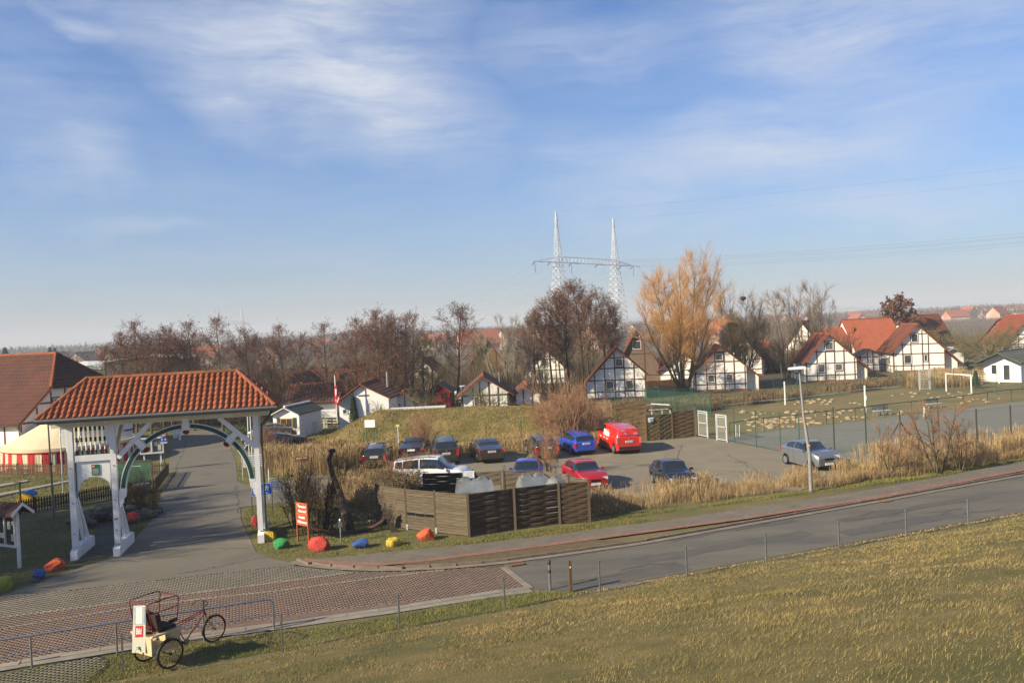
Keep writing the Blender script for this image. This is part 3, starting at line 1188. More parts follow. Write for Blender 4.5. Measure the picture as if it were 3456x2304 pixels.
for x in (.325, 1.715):
    m = MB()
    m.box((x, .17, 3.35), (.035, .05, 1.5))
    m.build('green_edging', DGREEN, gate)
pl = MB()
pl.box((1.10, .172, 3.76), (.31, .02, .45))
pl = pl.build('plaque', P('plaque green', (0.015, 0.13, 0.05)), gate)
pm = MB()
pm.box((1.03, .158, 3.90), (.12, .006, .11))
pm.build('red_shield', RED, pl)
pm = MB()                                   # a small white horse on the shield
pm.prism([(.99, 3.87), (1.0, 3.90), (.99, 3.93), (1.01, 3.94), (1.03, 3.915), (1.06, 3.915), (1.08, 3.93), (1.085, 3.91), (1.065, 3.90), (1.06, 3.87), (1.05, 3.87), (1.045, 3.893), (1.015, 3.893), (1.005, 3.87)], .150, .154)
pm.build('horse_emblem', SIGNW, pl, fix=True)
lines(pl, .98, 1.23, (3.79, 3.74, 3.69, 3.64, 3.59), .158, SIGNW, .014)
dg = MB()
dg.box((1.835, .098, 1.58), (.19, .012, .22))
dg = dg.build('dog_sign', SIGNW, gate)
pm = MB()
pm.prism([(1.765, 1.52), (1.775, 1.57), (1.76, 1.60), (1.775, 1.605), (1.79, 1.60), (1.84, 1.60), (1.865, 1.63), (1.89, 1.635), (1.91, 1.615), (1.885, 1.60), (1.88, 1.575), (1.875, 1.52), (1.86, 1.52), (1.855, 1.565), (1.80, 1.565), (1.785, 1.52)], .086, .090)
pm.build('dog_emblem', INK, dg, fix=True)
# big round arch over the drive
CX, CZ, RO = 4.85, 2.70, 2.80


def arcband(x0, z0, ri, ro, a0, a1, y0, y1, n=16):
    m_ = MB()
    for i in range(n):
        b0, b1 = a0 + (a1 - a0) * i / n, a0 + (a1 - a0) * (i + 1) / n
        vs = []
        for a in (b0, b1):
            for r_ in (ri, ro):
                for y in (y0, y1):
                    vs.append((x0 + r_ * math.cos(a), y, z0 + r_ * math.sin(a)))
        m_.add(vs, [(0, 2, 6, 4), (1, 5, 7, 3), (0, 4, 5, 1), (2, 3, 7, 6)] + ([(0, 1, 3, 2)] if i == 0 else []) + ([(4, 6, 7, 5)] if i == n - 1 else []))
    return m_


arcband(CX, CZ, RO - .24, RO, 0, math.pi, .12, .30, 40).build('arch', GW, gate, fix=True)
for a0, a1 in ((R(4), R(43)), (R(51), R(86)), (R(94), R(129)), (R(137), R(176))):
    arcband(CX, CZ, RO - .20, RO - .04, a0, a1, .095, .119, 12).build('green_inlay', DGREEN, gate, fix=True)
for a in (R(47), R(90), R(133)):
    c, s_ = math.cos(a), math.sin(a)
    m = MB()
    rot = Matrix.Rotation(-(a - math.pi / 2), 3, 'Y')
    m.box((CX + (RO - .02) * c, .20, CZ + (RO - .02) * s_), (.26, .30, .56), rot)
    o = m.build('arch_block', GW, gate)
    m = MB()
    m.lathe([(.02, -.02), (.12, .02), (.15, .09), (.12, .16), (.02, .2)], 8, (0, 0, 0), rot @ Matrix.Rotation(math.pi, 3, 'X'))
    m.build('red_boss', P('boss red', (0.16, 0.02, 0.02)), o, smooth=30, loc=(CX + (RO - .28) * c, .12, CZ + (RO - .28) * s_))
for a, b in (((2.02, 4.2), (3.42, 5.66)), ((7.68, 4.3), (6.24, 5.66))):
    m = MB()
    m.bar((a[0], .2, a[1]), (b[0], .2, b[1]), .17, .19)
    m.build('brace', GW, gate)
for x, sg in ((2.02, 1), (7.68, -1)):
    m = MB()
    m.prism([(0, 0), (.30 * sg, 0), (.27 * sg, -.22), (.17 * sg, -.32), (.16 * sg, -.48), (.05 * sg, -.66), (0, -.7)], .12, .30)
    m.build('bracket', GW, gate, fix=True, loc=(x - .03 * sg, 0, 2.72))
# roof
E0, E1, EY0, EY1, EZ = -.85, 8.75, -.72, 2.92, 6.06
RX0, RX1, RYc, RZ = .72, 7.0, 1.10, 7.60
sl = math.hypot(RYc - EY0, RZ - EZ)
m = MB()
m.add([(E0, EY0, EZ), (E1, EY0, EZ), (E1, EY1, EZ), (E0, EY1, EZ), (RX0, RYc, RZ), (RX1, RYc, RZ)],
      [(0, 1, 5, 4), (1, 2, 5), (2, 3, 4, 5), (3, 0, 4), (3, 2, 1, 0)])
ro = m.build('roof', P('roof underlay', (0.10, 0.045, 0.03)), gate)


def pan(w_, l_, n=6):
    """one clay pan tile: a roll and a trough, with a thick lower edge. x across, y up the slope"""
    m_ = MB()
    pr = []
    for i in range(n + 1):
        t = i / n
        pr.append((t * w_, .040 * math.sin(2 * math.pi * t + .6) + .042))
    vs = [(x, 0, z + .042) for x, z in pr] + [(x, l_, z) for x, z in pr] + [(x, 0, z - .002) for x, z in pr]
    k = n + 1
    fs = [(i, i + 1, i + 1 + k, i + k) for i in range(n)] + [(2 * k + i, 2 * k + i + 1, i + 1, i) for i in range(n)]
    m_.add(vs, fs)
    return m_.mesh('roof_tile', TILE, 60)


tw, tl = .243, .31
panme = pan(tw + .01, tl + .03)
nrow = int(round(sl / tl))
tl = sl / nrow
sang = math.atan2(RZ - EZ, RYc - EY0)
rr = random.Random(3)
for j in range(nrow):
    t0 = j * tl / sl
    tm = (j + .5) * tl / sl
    xl, xr = E0 + (RX0 - E0) * tm, E1 + (RX1 - E1) * tm
    i0 = int(math.floor((xl - E0) / tw + .25))
    i1 = int(math.ceil((xr - E0) / tw - .25))
    for i in range(i0, i1):
        o = put('roof_tile', panme, ro, (E0 + i * tw, EY0 + (RYc - EY0) * t0 - .02, EZ + (RZ - EZ) * t0 + .02 + rr.uniform(0, .006)))
        o.rotation_euler = (sang, 0, rr.uniform(-.01, .01))
# the other three slopes, out of sight from the dike road, as joined tile courses
vt = np.array([vv.co[:] for vv in panme.vertices])
ft = [tuple(p.vertices) for p in panme.polygons]
m = MB()
for sx0, sx1, sy, ang_, org, run in ((E0, E1, EY1, math.pi, (E1, EY1), (RX1, RX0)),):
    for j in range(nrow):
        tm = (j + .5) / nrow
        for i in range(int(9.6 / tw)):
            x = E1 - i * tw
            if E0 + (RX0 - E0) * tm + .16 < x - tw / 2 < E1 + (RX1 - E1) * tm - .16:
                Mx = Matrix.Translation((x, EY1 - (EY1 - RYc) * j / nrow + .02, EZ + (RZ - EZ) * j / nrow + .02)) @ Matrix.Rotation(math.pi, 4, 'Z') @ Matrix.Rotation(sang, 4, 'X')
                m.add([Mx @ Vector(p) for p in vt], ft)
for ex, rx, ang_ in ((E1, RX1, math.pi / 2), (E0, RX0, -math.pi / 2)):
    sa = math.atan2(RZ - EZ, abs(rx - ex))
    for j in range(nrow):
        tm = (j + .5) / nrow
        y0_, y1_ = EY0 + (RYc - EY0) * tm, EY1 + (RYc - EY1) * tm
        for i in range(int((EY1 - EY0) / tw) + 1):
            yc = EY0 + i * tw
            if y0_ + .14 < yc + tw / 2 < y1_ - .14:
                px_ = ex + (rx - ex) * j / nrow
                Mx = Matrix.Translation((px_, yc if ang_ > 0 else yc + tw, EZ + (RZ - EZ) * j / nrow + .02)) @ Matrix.Rotation(ang_, 4, 'Z') @ Matrix.Rotation(sa, 4, 'X')
                m.add([Mx @ Vector(p) for p in vt], ft)
o = m.build('rear_roof_tiles', TILE, ro)
o['kind'] = 'stuff'


def ridge_tiles(a, b, mat, parent, step=.36, r_=.12, name='ridge_tile'):
    a, b = Vector(a), Vector(b)
    d = b - a
    n_ = max(1, int(d.length / step))
    d.normalize()
    mm_ = MB()
    st_ = (b - a).length / n_
    mm_.tube([(0, 0, 0), (st_ + .03, 0, .018)], [r_, r_ * .86], 10)
    me2 = mm_.mesh(name, mat, 50)
    q = d.to_track_quat('X', 'Z')
    for i in range(n_):
        o_ = put(name, me2, parent, a + (b - a) * i / n_)
        o_.rotation_mode = 'QUATERNION'
        o_.rotation_quaternion = q


ridge_tiles((RX0 - .05, RYc, RZ + .03), (RX1 + .05, RYc, RZ + .03), TILE, ro)
for a in ((E0 + .02, EY0 + .02), (E0 + .02, EY1 - .02)):
    ridge_tiles((a[0], a[1], EZ + .05), (RX0, RYc, RZ + .05), TILE, ro)
for a in ((E1 - .02, EY0 + .02), (E1 - .02, EY1 - .02)):
    ridge_tiles((a[0], a[1], EZ + .05), (RX1, RYc, RZ + .05), TILE, ro)
m = MB()
m.tube([(E0 - .05, EY0 - .07, EZ - .02), (E1 + .05, EY0 - .07, EZ - .02)], .075, 8)
m.build('gutter_pipe', P('grey gutter', (0.12, 0.125, 0.13), r=.4), gate)
m = MB()
m.box(((E0 + E1) / 2, EY0 + .03, EZ - .09), (E1 - E0 - .1, .03, .13))
m.box(((E0 + E1) / 2, EY1 - .03, EZ - .09), (E1 - E0 - .1, .03, .13))
m.build('fascia', P('grey fascia', (0.16, 0.165, 0.165)), gate)


# ================================================================== FENCES OF WOVEN BOARDS
def slat_mesh(L_, h_, amp, th, phase, mat, ribs=3):
    """one woven board of a panel: it bows in and out between the uprights"""
    m_ = MB()
    n = ribs * 3
    vs = []
    for i in range(n + 1):
        x = L_ * i / n
        y = amp * math.sin(math.pi * ribs * i / n + phase)
        for z, dy in ((0, -th / 2), (h_, -th / 2), (h_, th / 2), (0, th / 2)):
            vs.append((x, y + dy, z))
    fs = []
    for i in range(n):
        a = i * 4
        for j in range(4):
            fs.append((a + j, a + 4 + j, a + 4 + (j + 1) % 4, a + (j + 1) % 4))
    fs += [(0, 1, 2, 3), (n * 4 + 3, n * 4 + 2, n * 4 + 1, n * 4)]
    m_.add(vs, fs)
    me_ = m_.mesh('slat', mat)
    bm = bmesh.new()
    bm.from_mesh(me_)
    bmesh.ops.recalc_face_normals(bm, faces=bm.faces)
    bm.to_mesh(me_)
    bm.free()
    return me_


SLATC = {}


def woven_panel(parent, a, b, z0, z1, rows, mat, missing=(), cap=True, framew=.05):
    """boards between ground points a and b (world x, y relative to the parent)"""
    a, b = Vector((a[0], a[1])), Vector((b[0], b[1]))
    d = b - a
    L_ = d.length
    an = math.atan2(d.y, d.x)
    t = thing('panel', '', None) if False else bpy.data.objects.new('panel', None)
    COL.objects.link(t)
    t.parent = parent
    t.location = (a.x, a.y, 0)
    t.rotation_euler = (0, 0, an)
    h_ = (z1 - z0) / rows
    key = (round(L_, 1), rows, round(h_, 3), mat.name)
    if key not in SLATC:
        SLATC[key] = [slat_mesh(L_ - .06, h_ * .965, .024, .014, ph, mat) for ph in (0, math.pi)]
    rr_ = random.Random(int(a.x * 50 + a.y * 7))
    for k in range(rows):
        if k in missing:
            continue
        o_ = put('slat', SLATC[key][k % 2], t, (.03, rr_.uniform(-.003, .003), z0 + k * h_ + rr_.uniform(-.003, .003)))
        o_.rotation_euler = (0, rr_.uniform(-.004, .004), 0)
    m_ = MB()
    for x in (.02, L_ - .02):
        m_.box((x, 0, (z0 + z1) / 2), (framew, .05, z1 - z0 + .02))
    for x in (L_ / 3, 2 * L_ / 3):
        m_.box((x, 0, (z0 + z1) / 2), (.022, .018, z1 - z0 - .04))
    if cap:
        m_.box((L_ / 2, 0, z1 + .02), (L_, .06, .035))
    m_.build('panel_frame', mat, t)
    return t


def fpost(parent, p, h_, mat, s_=.09, cap=None, name='post'):
    m_ = MB()
    m_.box((0, 0, h_ / 2), (s_, s_, h_), taper=.97)
    return m_.build(name, mat, parent, loc=(p[0], p[1], 0))


def P2(*a):
    return [Vector((G(*q).x, G(*q).y)) for q in a]


L0, L1, L2, C0, R1, R2, R3 = P2((1274, 1766), (1373, 1787), (1471, 1799), (1584, 1812), (1740, 1788), (1890, 1768), (1991, 1763))
fa = thing('board_fence', 'woven board fence in sunlight, three bays left of the compound corner', 'fence')
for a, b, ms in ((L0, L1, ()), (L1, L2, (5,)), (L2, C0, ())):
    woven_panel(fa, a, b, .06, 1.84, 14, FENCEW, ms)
for p in (L0, L1, L2):
    fpost(fa, p, 1.93, FENCEW)
for p in (L1, L2):
    m = MB()
    m.box((p.x + .02, p.y - .055, .14), (.085, .012, .26))
    m.build('post_shoe', GALVP, fa)
fb = thing('board_fence', 'woven board fence in shade, three bays right of the compound corner', 'fence')
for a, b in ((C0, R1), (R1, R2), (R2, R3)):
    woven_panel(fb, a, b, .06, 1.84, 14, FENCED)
for p in (C0, R1, R2, R3):
    fpost(fb, p, 1.93, FENCEW, .11)
q = [Vector((a.x, a.y)) for a in (G(1426, 1599, 1.85), G(1561, 1596, 1.85), G(1592, 1595, 1.85), G(1691, 1592, 1.85), G(1699, 1591, 1.85), G(1830, 1589, 1.85), G(1919, 1611, 1.85), G(1984, 1618, 1.85))]
fc = thing('board_fence', 'woven board fence along the back of the bin compound', 'fence')
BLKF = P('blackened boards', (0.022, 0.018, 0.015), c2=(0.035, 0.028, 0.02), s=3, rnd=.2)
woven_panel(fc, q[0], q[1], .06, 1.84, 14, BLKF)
woven_panel(fc, q[2], q[3], .06, 1.84, 14, FENCEW, (7, 8))
woven_panel(fc, q[4], q[5], .06, 1.84, 14, FENCEW)
for p in (q[2], q[4], q[5]):
    fpost(fc, p, 1.93, FENCEW)
fd = thing('board_fence', 'low receding board fence on the right side of the bin compound', 'fence')
woven_panel(fd, q[5] + Vector((.1, -.1)), q[6], .06, 1.84, 14, FENCEW)
woven_panel(fd, q[6] + Vector((.05, -.05)), q[7], .06, 1.84, 14, FENCEW)
fpost(fd, q[6], 2.0, FENCEW)

# recycling bins standing in the compound
BINM = P('bin steel', (0.22, 0.24, 0.26), r=.5, m=.2, c2=(0.15, 0.165, 0.18), s=1.5, c3=(.14, .12, .10), s3=.9)
BINB = P('bin blue foot', (0.06, 0.12, 0.30), c2=(.2, .2, .22), s=3)


def bin_(loc, rz, w_, label):
    t = thing('recycling_bin', label, 'recycling bin', (*loc, 0), rz)
    m_ = MB()
    m_.add([(-w_ / 2, -.7, 0), (w_ / 2, -.7, 0), (w_ / 2, .7, 0), (-w_ / 2, .7, 0), (-w_ / 2, -.7, 1.25), (w_ / 2, -.7, 1.25), (w_ / 2, .7, 1.25), (-w_ / 2, .7, 1.25),
             (-w_ / 2 + .1, -.35, 1.72), (w_ / 2 - .1, -.35, 1.72), (w_ / 2 - .1, .4, 1.72), (-w_ / 2 + .1, .4, 1.72)],
            [(0, 1, 5, 4), (1, 2, 6, 5), (2, 3, 7, 6), (3, 0, 4, 7), (4, 5, 9, 8), (5, 6, 10, 9), (6, 7, 11, 10), (7, 4, 8, 11), (8, 9, 10, 11)])
    b_ = m_.build('body', BINM, t)
    for sx in (-1, 1):
        m_ = MB()
        x = sx * w_ * .22
        m_.add([(x - .3, -.3, 1.70), (x + .3, -.3, 1.70), (x + .3, .35, 1.70), (x - .3, .35, 1.70), (x - .12, 0.05, 1.86), (x + .12, .05, 1.86), (x + .12, .3, 1.86), (x - .12, .3, 1.86)],
                [(0, 1, 5, 4), (1, 2, 6, 5), (2, 3, 7, 6), (3, 0, 4, 7), (4, 5, 6, 7)])
        h_ = m_.build('filling_hood', P('dark hood', (.07, .072, .075), c2=(.16, .17, .18), s=2), t)
    m_ = MB()
    m_.box((0, -.715, .62), (.025, .03, 1.22))
    m_.build('seam', DARK, t)
    m_ = MB()
    for sx in (-1, 1):
        m_.box((sx * (w_ / 2 - .12), -.71, 1.12), (.2, .02, .18))
    m_.build('blue_corner', BINB, t)
    return t


bin_((-2.15, 40.3), R(4), 1.9, 'grey metal recycling bin with two hoods, left in the compound')
bin_((.75, 40.55), R(12), 1.5, 'grey metal recycling bin behind the shaded fence, centre one')
bin_((2.15, 39.75), R(30), 1.3, 'grey metal recycling bin nearest the right fence corner')


def ground_sign(name, label, cat, px, rz, w_, h_, z0, mat_face, posts, post_mat, thick=.03, post_w=.05, nlines=0, frame=None, face_lines=INK):
    p = px if isinstance(px, Vector) else G(*px)
    t = thing(name, label, cat, (p.x, p.y, 0), rz)
    m_ = MB()
    m_.box((0, 0, z0 + h_ / 2), (w_, thick, h_))
    face = m_.build('board', mat_face, t)
    for x in posts:
        m_ = MB()
        m_.box((x, .045, (z0 + h_) / 2), (post_w, post_w, z0 + h_))
        m_.build('post', post_mat, t)
    if frame:
        m_ = MB()
        for zz in (z0, z0 + h_):
            m_.box((0, -.005, zz), (w_ + .06, thick + .03, .05))
        for xx in (-w_ / 2, w_ / 2):
            m_.box((xx, -.006, z0 + h_ / 2), (.05, thick + .032, h_))
        m_.build('frame', frame, t)
    if nlines:
        lines(face, -w_ * .4, w_ * .4, [z0 + h_ * (1 - (i + 1) / (nlines + 1)) for i in range(nlines)], -thick / 2 - .004, face_lines, h_ * .05)
    return t


# white notice over the bins
p = G(1561, 1596, 1.85)
ground_sign('notice_board', 'small white notice on the black fence behind the bins', 'sign', Vector((p.x + .35, p.y - .12, 0)), R(-3), .48, .34, 1.62, SIGNW, (0,), FENCEW, nlines=5)
# tall notice in front of the mound
ground_sign('notice_board', 'blank white notice on the wire fence below the mound', 'sign', AT(1250, 1473, 62.5) * 1 - Vector((0, 0, AT(1250, 1473, 62.5).z)), R(-8), .80, .56, 2.05, SIGNW, (-.3, .3), FGREEN, post_w=.04)
ground_sign('marker_sign', 'small yellow marker plate on a white post by the mound', 'sign', Vector((-8.8, 61.5, 0)), R(-6), .26, .18, 2.1, P('yellow plate', (.55, .5, .2)), (0,), GALVP, post_w=.06)

# ------------------------------------------------ things around the anchor lawn
# red welcome sign

sgn = thing('welcome_sign', 'tall red-brown welcome sign on two posts, white lettering', 'sign', (-9.62, 36.45, 0), R(-39))
sgn.scale = (.8, .8, .8)
m = MB()
m.box((0, 0, 1.56), (1.02, .04, 1.26))
f_ = m.build('board', RUST, sgn)
for x in (-.49, .49):
    m = MB()
    m.box((x, .01, 1.1), (.07, .07, 2.2))
    m.build('post', RUST, sgn)
m = MB()
m.box((0, -.023, 1.56), (.98, .008, .02))
for zz in (.96, 2.16):
    m.box((0, -.023, zz), (1.0, .008, .015))
m.build('trim', P('pale red', (.5, .2, .12)), f_)
for i, tx in enumerate(('Feriendorf', 'Altes Land', 'Herzlich', 'Willkommen')):
    text(tx, .205, SIGNW, f_, (0.05 if i < 2 else 0, -.026, (1.98, 1.73, 1.38, 1.12)[i]), (R(90), 0, 0), bold=.006, sx=.8)
m = MB()
m.lathe([(.001, 0), (.055, 0), (.055, .006), (.001, .006)], 10, (-.42, -.026, 1.9), Matrix.Rotation(R(90), 3, 'X'))
m.build('emblem', P('olive emblem', (.2, .2, .04)), f_)
m = MB()
m.prism([(-.42, 2.05), (-.36, 2.1), (-.3, 2.05)], -.03, -.024)
m.prism([(-.30, 2.05), (-.25, 2.1), (-.2, 2.05)], -.03, -.024)
m.build('gable_mark', SIGNW, f_, fix=True)

# anchor: shank, stock, arms with flukes, chain
anc = thing('anchor', 'huge old stock anchor leaning with its chain on the lawn', 'anchor', (-7.85, 37.9, 0), R(0))
anc.scale = (1, 1, .79)
top = Vector((-.72, .75, 4.65))
foot = Vector((.0, 0, .10))
mid1 = Vector((-.62, .55, 2.55))
m = MB()
m.tube([mid1 + Vector((.02, 0, -.4)), mid1, Vector((-.82, .62, 3.4)), Vector((-.93, .66, 4.2)), Vector((-.80, .68, 4.6))], [.16, .15, .12, .10, .09], 8)
m.lathe([(.03, -.12), (.15, -.08), (.17, .02), (.12, .12), (.03, .14)], 8, (-.78, .68, 4.66))
m.build('shank', TARRED, anc, smooth=50)
m = MB()
m.tube([(-.52, .5, 2.45), (-.34, .36, 1.5), (-.16, .2, .9)], [.15, .20, .23], 8)
m.build('stock', P('weathered stock', (0.10, 0.075, 0.055), c2=(.06, .05, .04), s=5, bump=.4), anc, smooth=50)
m = MB()
m.tube([(-.2, .22, 1.05), (-.02, .05, .3), (.05, 0, .06)], [.25, .24, .22], 8)
m.build('collar', TARRED, anc, smooth=50)
m = MB()
pts = []
for i in range(13):
    a_ = R(200 + i * 140 / 12)
    pts.append((1.75 * math.cos(a_) * 1.0, -.25 + .25 * math.cos(a_) * 1.5, 1.0 + .95 * math.sin(a_) * 1.0 - .0))
pts = [(x, y, max(.06, z)) for x, y, z in pts]
m.tube(pts, [.06] + [.12] * 11 + [.06], 8)
m.build('arms', RUSTM, anc, smooth=50)
for x, y, z, rzz, tl_ in ((1.72, .1, .75, R(-25), R(28)), (-1.62, -.55, .5, R(20), R(-60))):
    m = MB()
    m.lathe([(.02, -.52), (.20, -.36), (.27, -.05), (.2, .25), (.03, .48)], 10, (0, 0, 0), Matrix.Diagonal((1, .16, 1)))
    o = m.build('fluke', TARRED if x > 0 else RUSTM, anc, smooth=50, loc=(x, y, z))
    o.rotation_euler = (0, tl_, rzz)
# chain heaped and hanging by the shank
link = MB()
lp = [(.085 * math.cos(a_), 0, .15 * math.sin(a_)) for a_ in [2 * math.pi * i / 10 for i in range(10)]]
link.tube(lp, .034, 6, closed=True)
lme = link.mesh('chain_link', TARRED, 60)
rr = random.Random(5)
for i in range(44):
    if i < 16:
        p_ = Vector((-1.02 - .12 * math.sin(i * .25), .5, .15 + i * .17))
    elif i < 32:
        p_ = Vector((-.88 + .05 * math.sin(i), .36, .12 + (i - 16) * .16))
    else:
        p_ = Vector((-.9 - rr.random() * .8, .35 + rr.uniform(-.3, .3), .07 + rr.random() * .08))
    o = put('chain_link', lme, anc, p_)
    o.rotation_euler = (rr.uniform(-.3, .3) if i < 32 else R(80), rr.uniform(-.3, .3), (i % 2) * R(90) + rr.uniform(-.3, .3))
m = MB()
m.tube([(-.75, .5, 2.9), (-.95, .52, 2.0), (-1.05, .5, 1.0), (-1.3, .5, .2)], [.09, .13, .12, .08], 8)
m.build('cable_bundle', TARRED, anc, smooth=50)
m = MB()
m.prism([(-.02, 0), (.38, 0), (.30, .16), (.16, .28), (.10, .34), (.06, .42), (.02, .36), (.06, .28), (.0, .14)], -.04, .04)
o = m.build('iron_cut_out', DARK, None, fix=True)
o.location = (-5.9, 37.55, 0)
tag(o, 'small black iron figure standing by the sunlit fence foot', 'figure')

# short marker stake in the lawn
p = G(1151, 1832)
t = thing('gas_marker', 'thin grey pipe post with dark marker plate on the lawn', 'marker post', (p.x, p.y, 0), R(5))
m = MB()
m.lathe([(.03, 0), (.03, .98), (.012, 1.02)], 8)
m.build('pole', GALV, t, smooth=40)
m = MB()
m.box((0, -.035, .83), (.17, .02, .24))
m.build('plate', P('dark plate', (.10, .11, .13)), t)
m = MB()
m.lathe([(.04, .98), (.05, 1.02), (.02, 1.07)], 8)
m.build('cap', SIGNW, t)

# painted boulders
def boulder(seed, sx, sy, sz, mat, label, loc, rz=0, group='painted boulders'):
    bm = bmesh.new()
    bmesh.ops.create_icosphere(bm, subdivisions=3, radius=1)
    rs = random.Random(seed)
    off_ = Vector((seed * 3.7, seed * 1.3, 0))
    cuts = []
    for _ in range(14):
        n_ = Vector((rs.gauss(0, 1), rs.gauss(0, 1), rs.gauss(.2, .8))).normalized()
        cuts.append((n_, rs.uniform(.62, .9)))
    for v_ in bm.verts:
        p_ = v_.co.copy()
        for n_, d_ in cuts:
            k_ = p_.dot(n_)
            if k_ > d_:
                p_ -= n_ * (k_ - d_) * .9
        p_ *= 1 + .06 * mnoise.noise(p_ * 1.5 + off_) + .05 * mnoise.noise(p_ * 5 + off_)
        v_.co = Vector((p_.x * sx, p_.y * sy, p_.z * sz + sz * .62))
        if v_.co.z < -.05:
            v_.co.z = -.05
    me_ = bpy.data.meshes.new('boulder')
    bm.to_mesh(me_)
    bm.free()
    me_.materials.append(mat)
    me_.polygons.foreach_set('use_smooth', [True] * len(me_.polygons))
    me_.set_sharp_from_angle(angle=R(24))
    o_ = put('painted_boulder', me_, None, loc, rz)
    return tag(o_, label, 'boulder', group)


def stonep(n, c, c2):
    return P('paint ' + n, c, c2=c2, s=5, r=.85, bump=1.0, bs=14, c3=tuple(.5 * x + .06 for x in c2), s3=7)


YEL = stonep('yellow', (.62, .46, .02), (.5, .36, .03))
GRN = stonep('green', (.03, .32, .08), (.02, .24, .06))
REDB = stonep('red', (.60, .055, .035), (.48, .035, .03))
BLU = stonep('blue', (.02, .10, .40), (.03, .08, .25))
ORB = stonep('orange red', (.68, .11, .03), (.58, .08, .025))
LIM = stonep('yellow green', (.26, .28, .02), (.2, .22, .03))


def BP(u, v_):
    q_ = G(u, v_)
    return (q_.x, q_.y, 0)


boulder(1, .36, .32, .30, YEL, 'yellow painted boulder against the right gateway post', BP(908, 1824))
boulder(2, .40, .34, .27, GRN, 'green painted boulder second from the gateway post', BP(950, 1848))
boulder(3, .52, .42, .38, REDB, 'large red painted boulder in front of the welcome sign', BP(1080, 1855))
boulder(4, .42, .34, .27, BLU, 'bright blue painted boulder right of the marker stake', BP(1217, 1848))
boulder(5, .40, .32, .24, YEL, 'yellow painted boulder between the blue and orange ones', BP(1330, 1840))
boulder(6, .46, .36, .34, ORB, 'orange red boulder at the foot of the sunlit fence', BP(1437, 1822))
boulder(7, .46, .36, .30, ORB, 'orange red boulder in shade left of the gateway feet', BP(188, 1922))
boulder(8, .32, .28, .26, BLU, 'dark blue boulder in shade at the drive edge', BP(132, 1952))
boulder(18, .16, .14, .13, STONE, 'small bare stone leaning on the dark blue boulder', BP(122, 1966), group=None)
boulder(9, .46, .36, .40, LIM, 'yellow green boulder in shade at the far left', BP(8, 1992))
boulder(10, .40, .36, .36, REDB, 'red boulder in shade beside the stone heap', BP(450, 1765))
boulder(11, .26, .24, .28, GRN, 'dark green boulder behind the middle gateway foot', BP(436, 1822))
boulder(12, .22, .22, .34, REDB, 'red boulder half hidden by the right gateway post', BP(862, 1776))

# heap of field stones
t = thing('stone_heap', 'heap of dark field stones with weeds beside the footpath', 'stone heap', (-21.2, 43.2, 0))
rs = random.Random(11)
meshes = []
for k in range(5):
    o = boulder(40 + k, .3, .26, .22, STONE, 'x', (0, 0, 0))
    meshes.append(o.data)
    bpy.data.objects.remove(o)
for i in range(95):
    a_, r_ = rs.uniform(0, 6.28), rs.random() ** .6
    x, y = r_ * 2.1 * math.cos(a_), r_ * 2.4 * math.sin(a_)
    o = put('stone', meshes[i % 5], t, (x, y, max(0, (1 - r_) * .55 + rs.uniform(-.12, .05))), rs.uniform(0, 6.28))
    k = rs.uniform(.6, 1.35)
    o.scale = (k, k, k * rs.uniform(.7, 1.1))

# ------------------------------------------------ street posts and railing on the dike foot
dp = [G(*q_) for q_ in ((650, 2205), (955, 2148), (1342 / 1 + 0, 2148), (1703, 2090), (2030, 2027), (2331, 1970), (2602, 1915), (2852, 1858), (3079, 1815), (3283, 1772))]
fl = thing('wire_fence', 'low wire fence of grey steel posts along the dike foot', 'fence')
pm_ = MB()
pm_.box((0, 0, .56), (.045, .045, 1.12))
pme = pm_.mesh('post', GALV)
POSTS = [-8.2, -4.9, -1.5, 0]
sp_ = []
for u_, v_ in ((955, 2148), (1342 - 0, 2086), (1703, 2090), (2030, 2027), (2331, 1970), (2602, 1915), (2852, 1858), (3079, 1815), (3283, 1772)):
    pass
base_s = [-3.3, 0.05, 3.45, 6.85]
for i in range(14):
    s_ = i * 3.45
    p_ = RQ(s_, 0)
    put('post', pme, fl, (p_.x, p_.y, 0), RANG)
    sp_.append(p_)
for zz in (.45, .8, 1.08):
    m = MB()
    a_, b_ = sp_[0], sp_[-1]
    m.tube([(a_.x, a_.y, zz), (b_.x, b_.y, zz)], .0035, 4)
    m.build('wire', GALV, fl)
p_ = G(440, 2290)
t = thing('braced_post', 'grey steel end post with slanting brace beside the rickshaw', 'post', (-11.15, 22.75, 0), RANG)
m = MB()
m.box((0, 0, .55), (.05, .05, 1.1))
m.build('post', GALV, t)
m = MB()
m.bar((.02, 0, 1.0), (.98, -.15, .28), .05, .04)
m.build('brace', GALV, t)
# tubular railing
rl = thing('railing', 'grey tubular steel railing in front of the forecourt', 'railing', (0, 0, 0))
ra = [G(-320, 2290), G(108, 2259), G(400, 2200), G(700, 2150), G(925, 2124)]
hh = .98
pa, pb = ra[1], ra[4]
RPX = [G(108, 2259), G(400, 2200), G(692, 2152)]
drn = (pb - pa)
drn.z = 0
Ltot = drn.length
drn.normalize()
pstart = pb - drn * (Ltot * 1 + 4)
m = MB()
m.tube([(pstart.x, pstart.y, hh)] + [(pb.x - drn.x * .22, pb.y - drn.y * .22, hh), (pb.x - drn.x * .08, pb.y - drn.y * .08, hh - .03), (pb.x - drn.x * .0, pb.y, hh - .14), (pb.x, pb.y, .0)], .034, 8)
m.build('handrail', GALV, rl, smooth=50)
m = MB()
m.tube([(pstart.x, pstart.y, hh * .5), (pb.x, pb.y, hh * .5)], .019, 8)
m.build('lower_rail', GALV, rl, smooth=50)
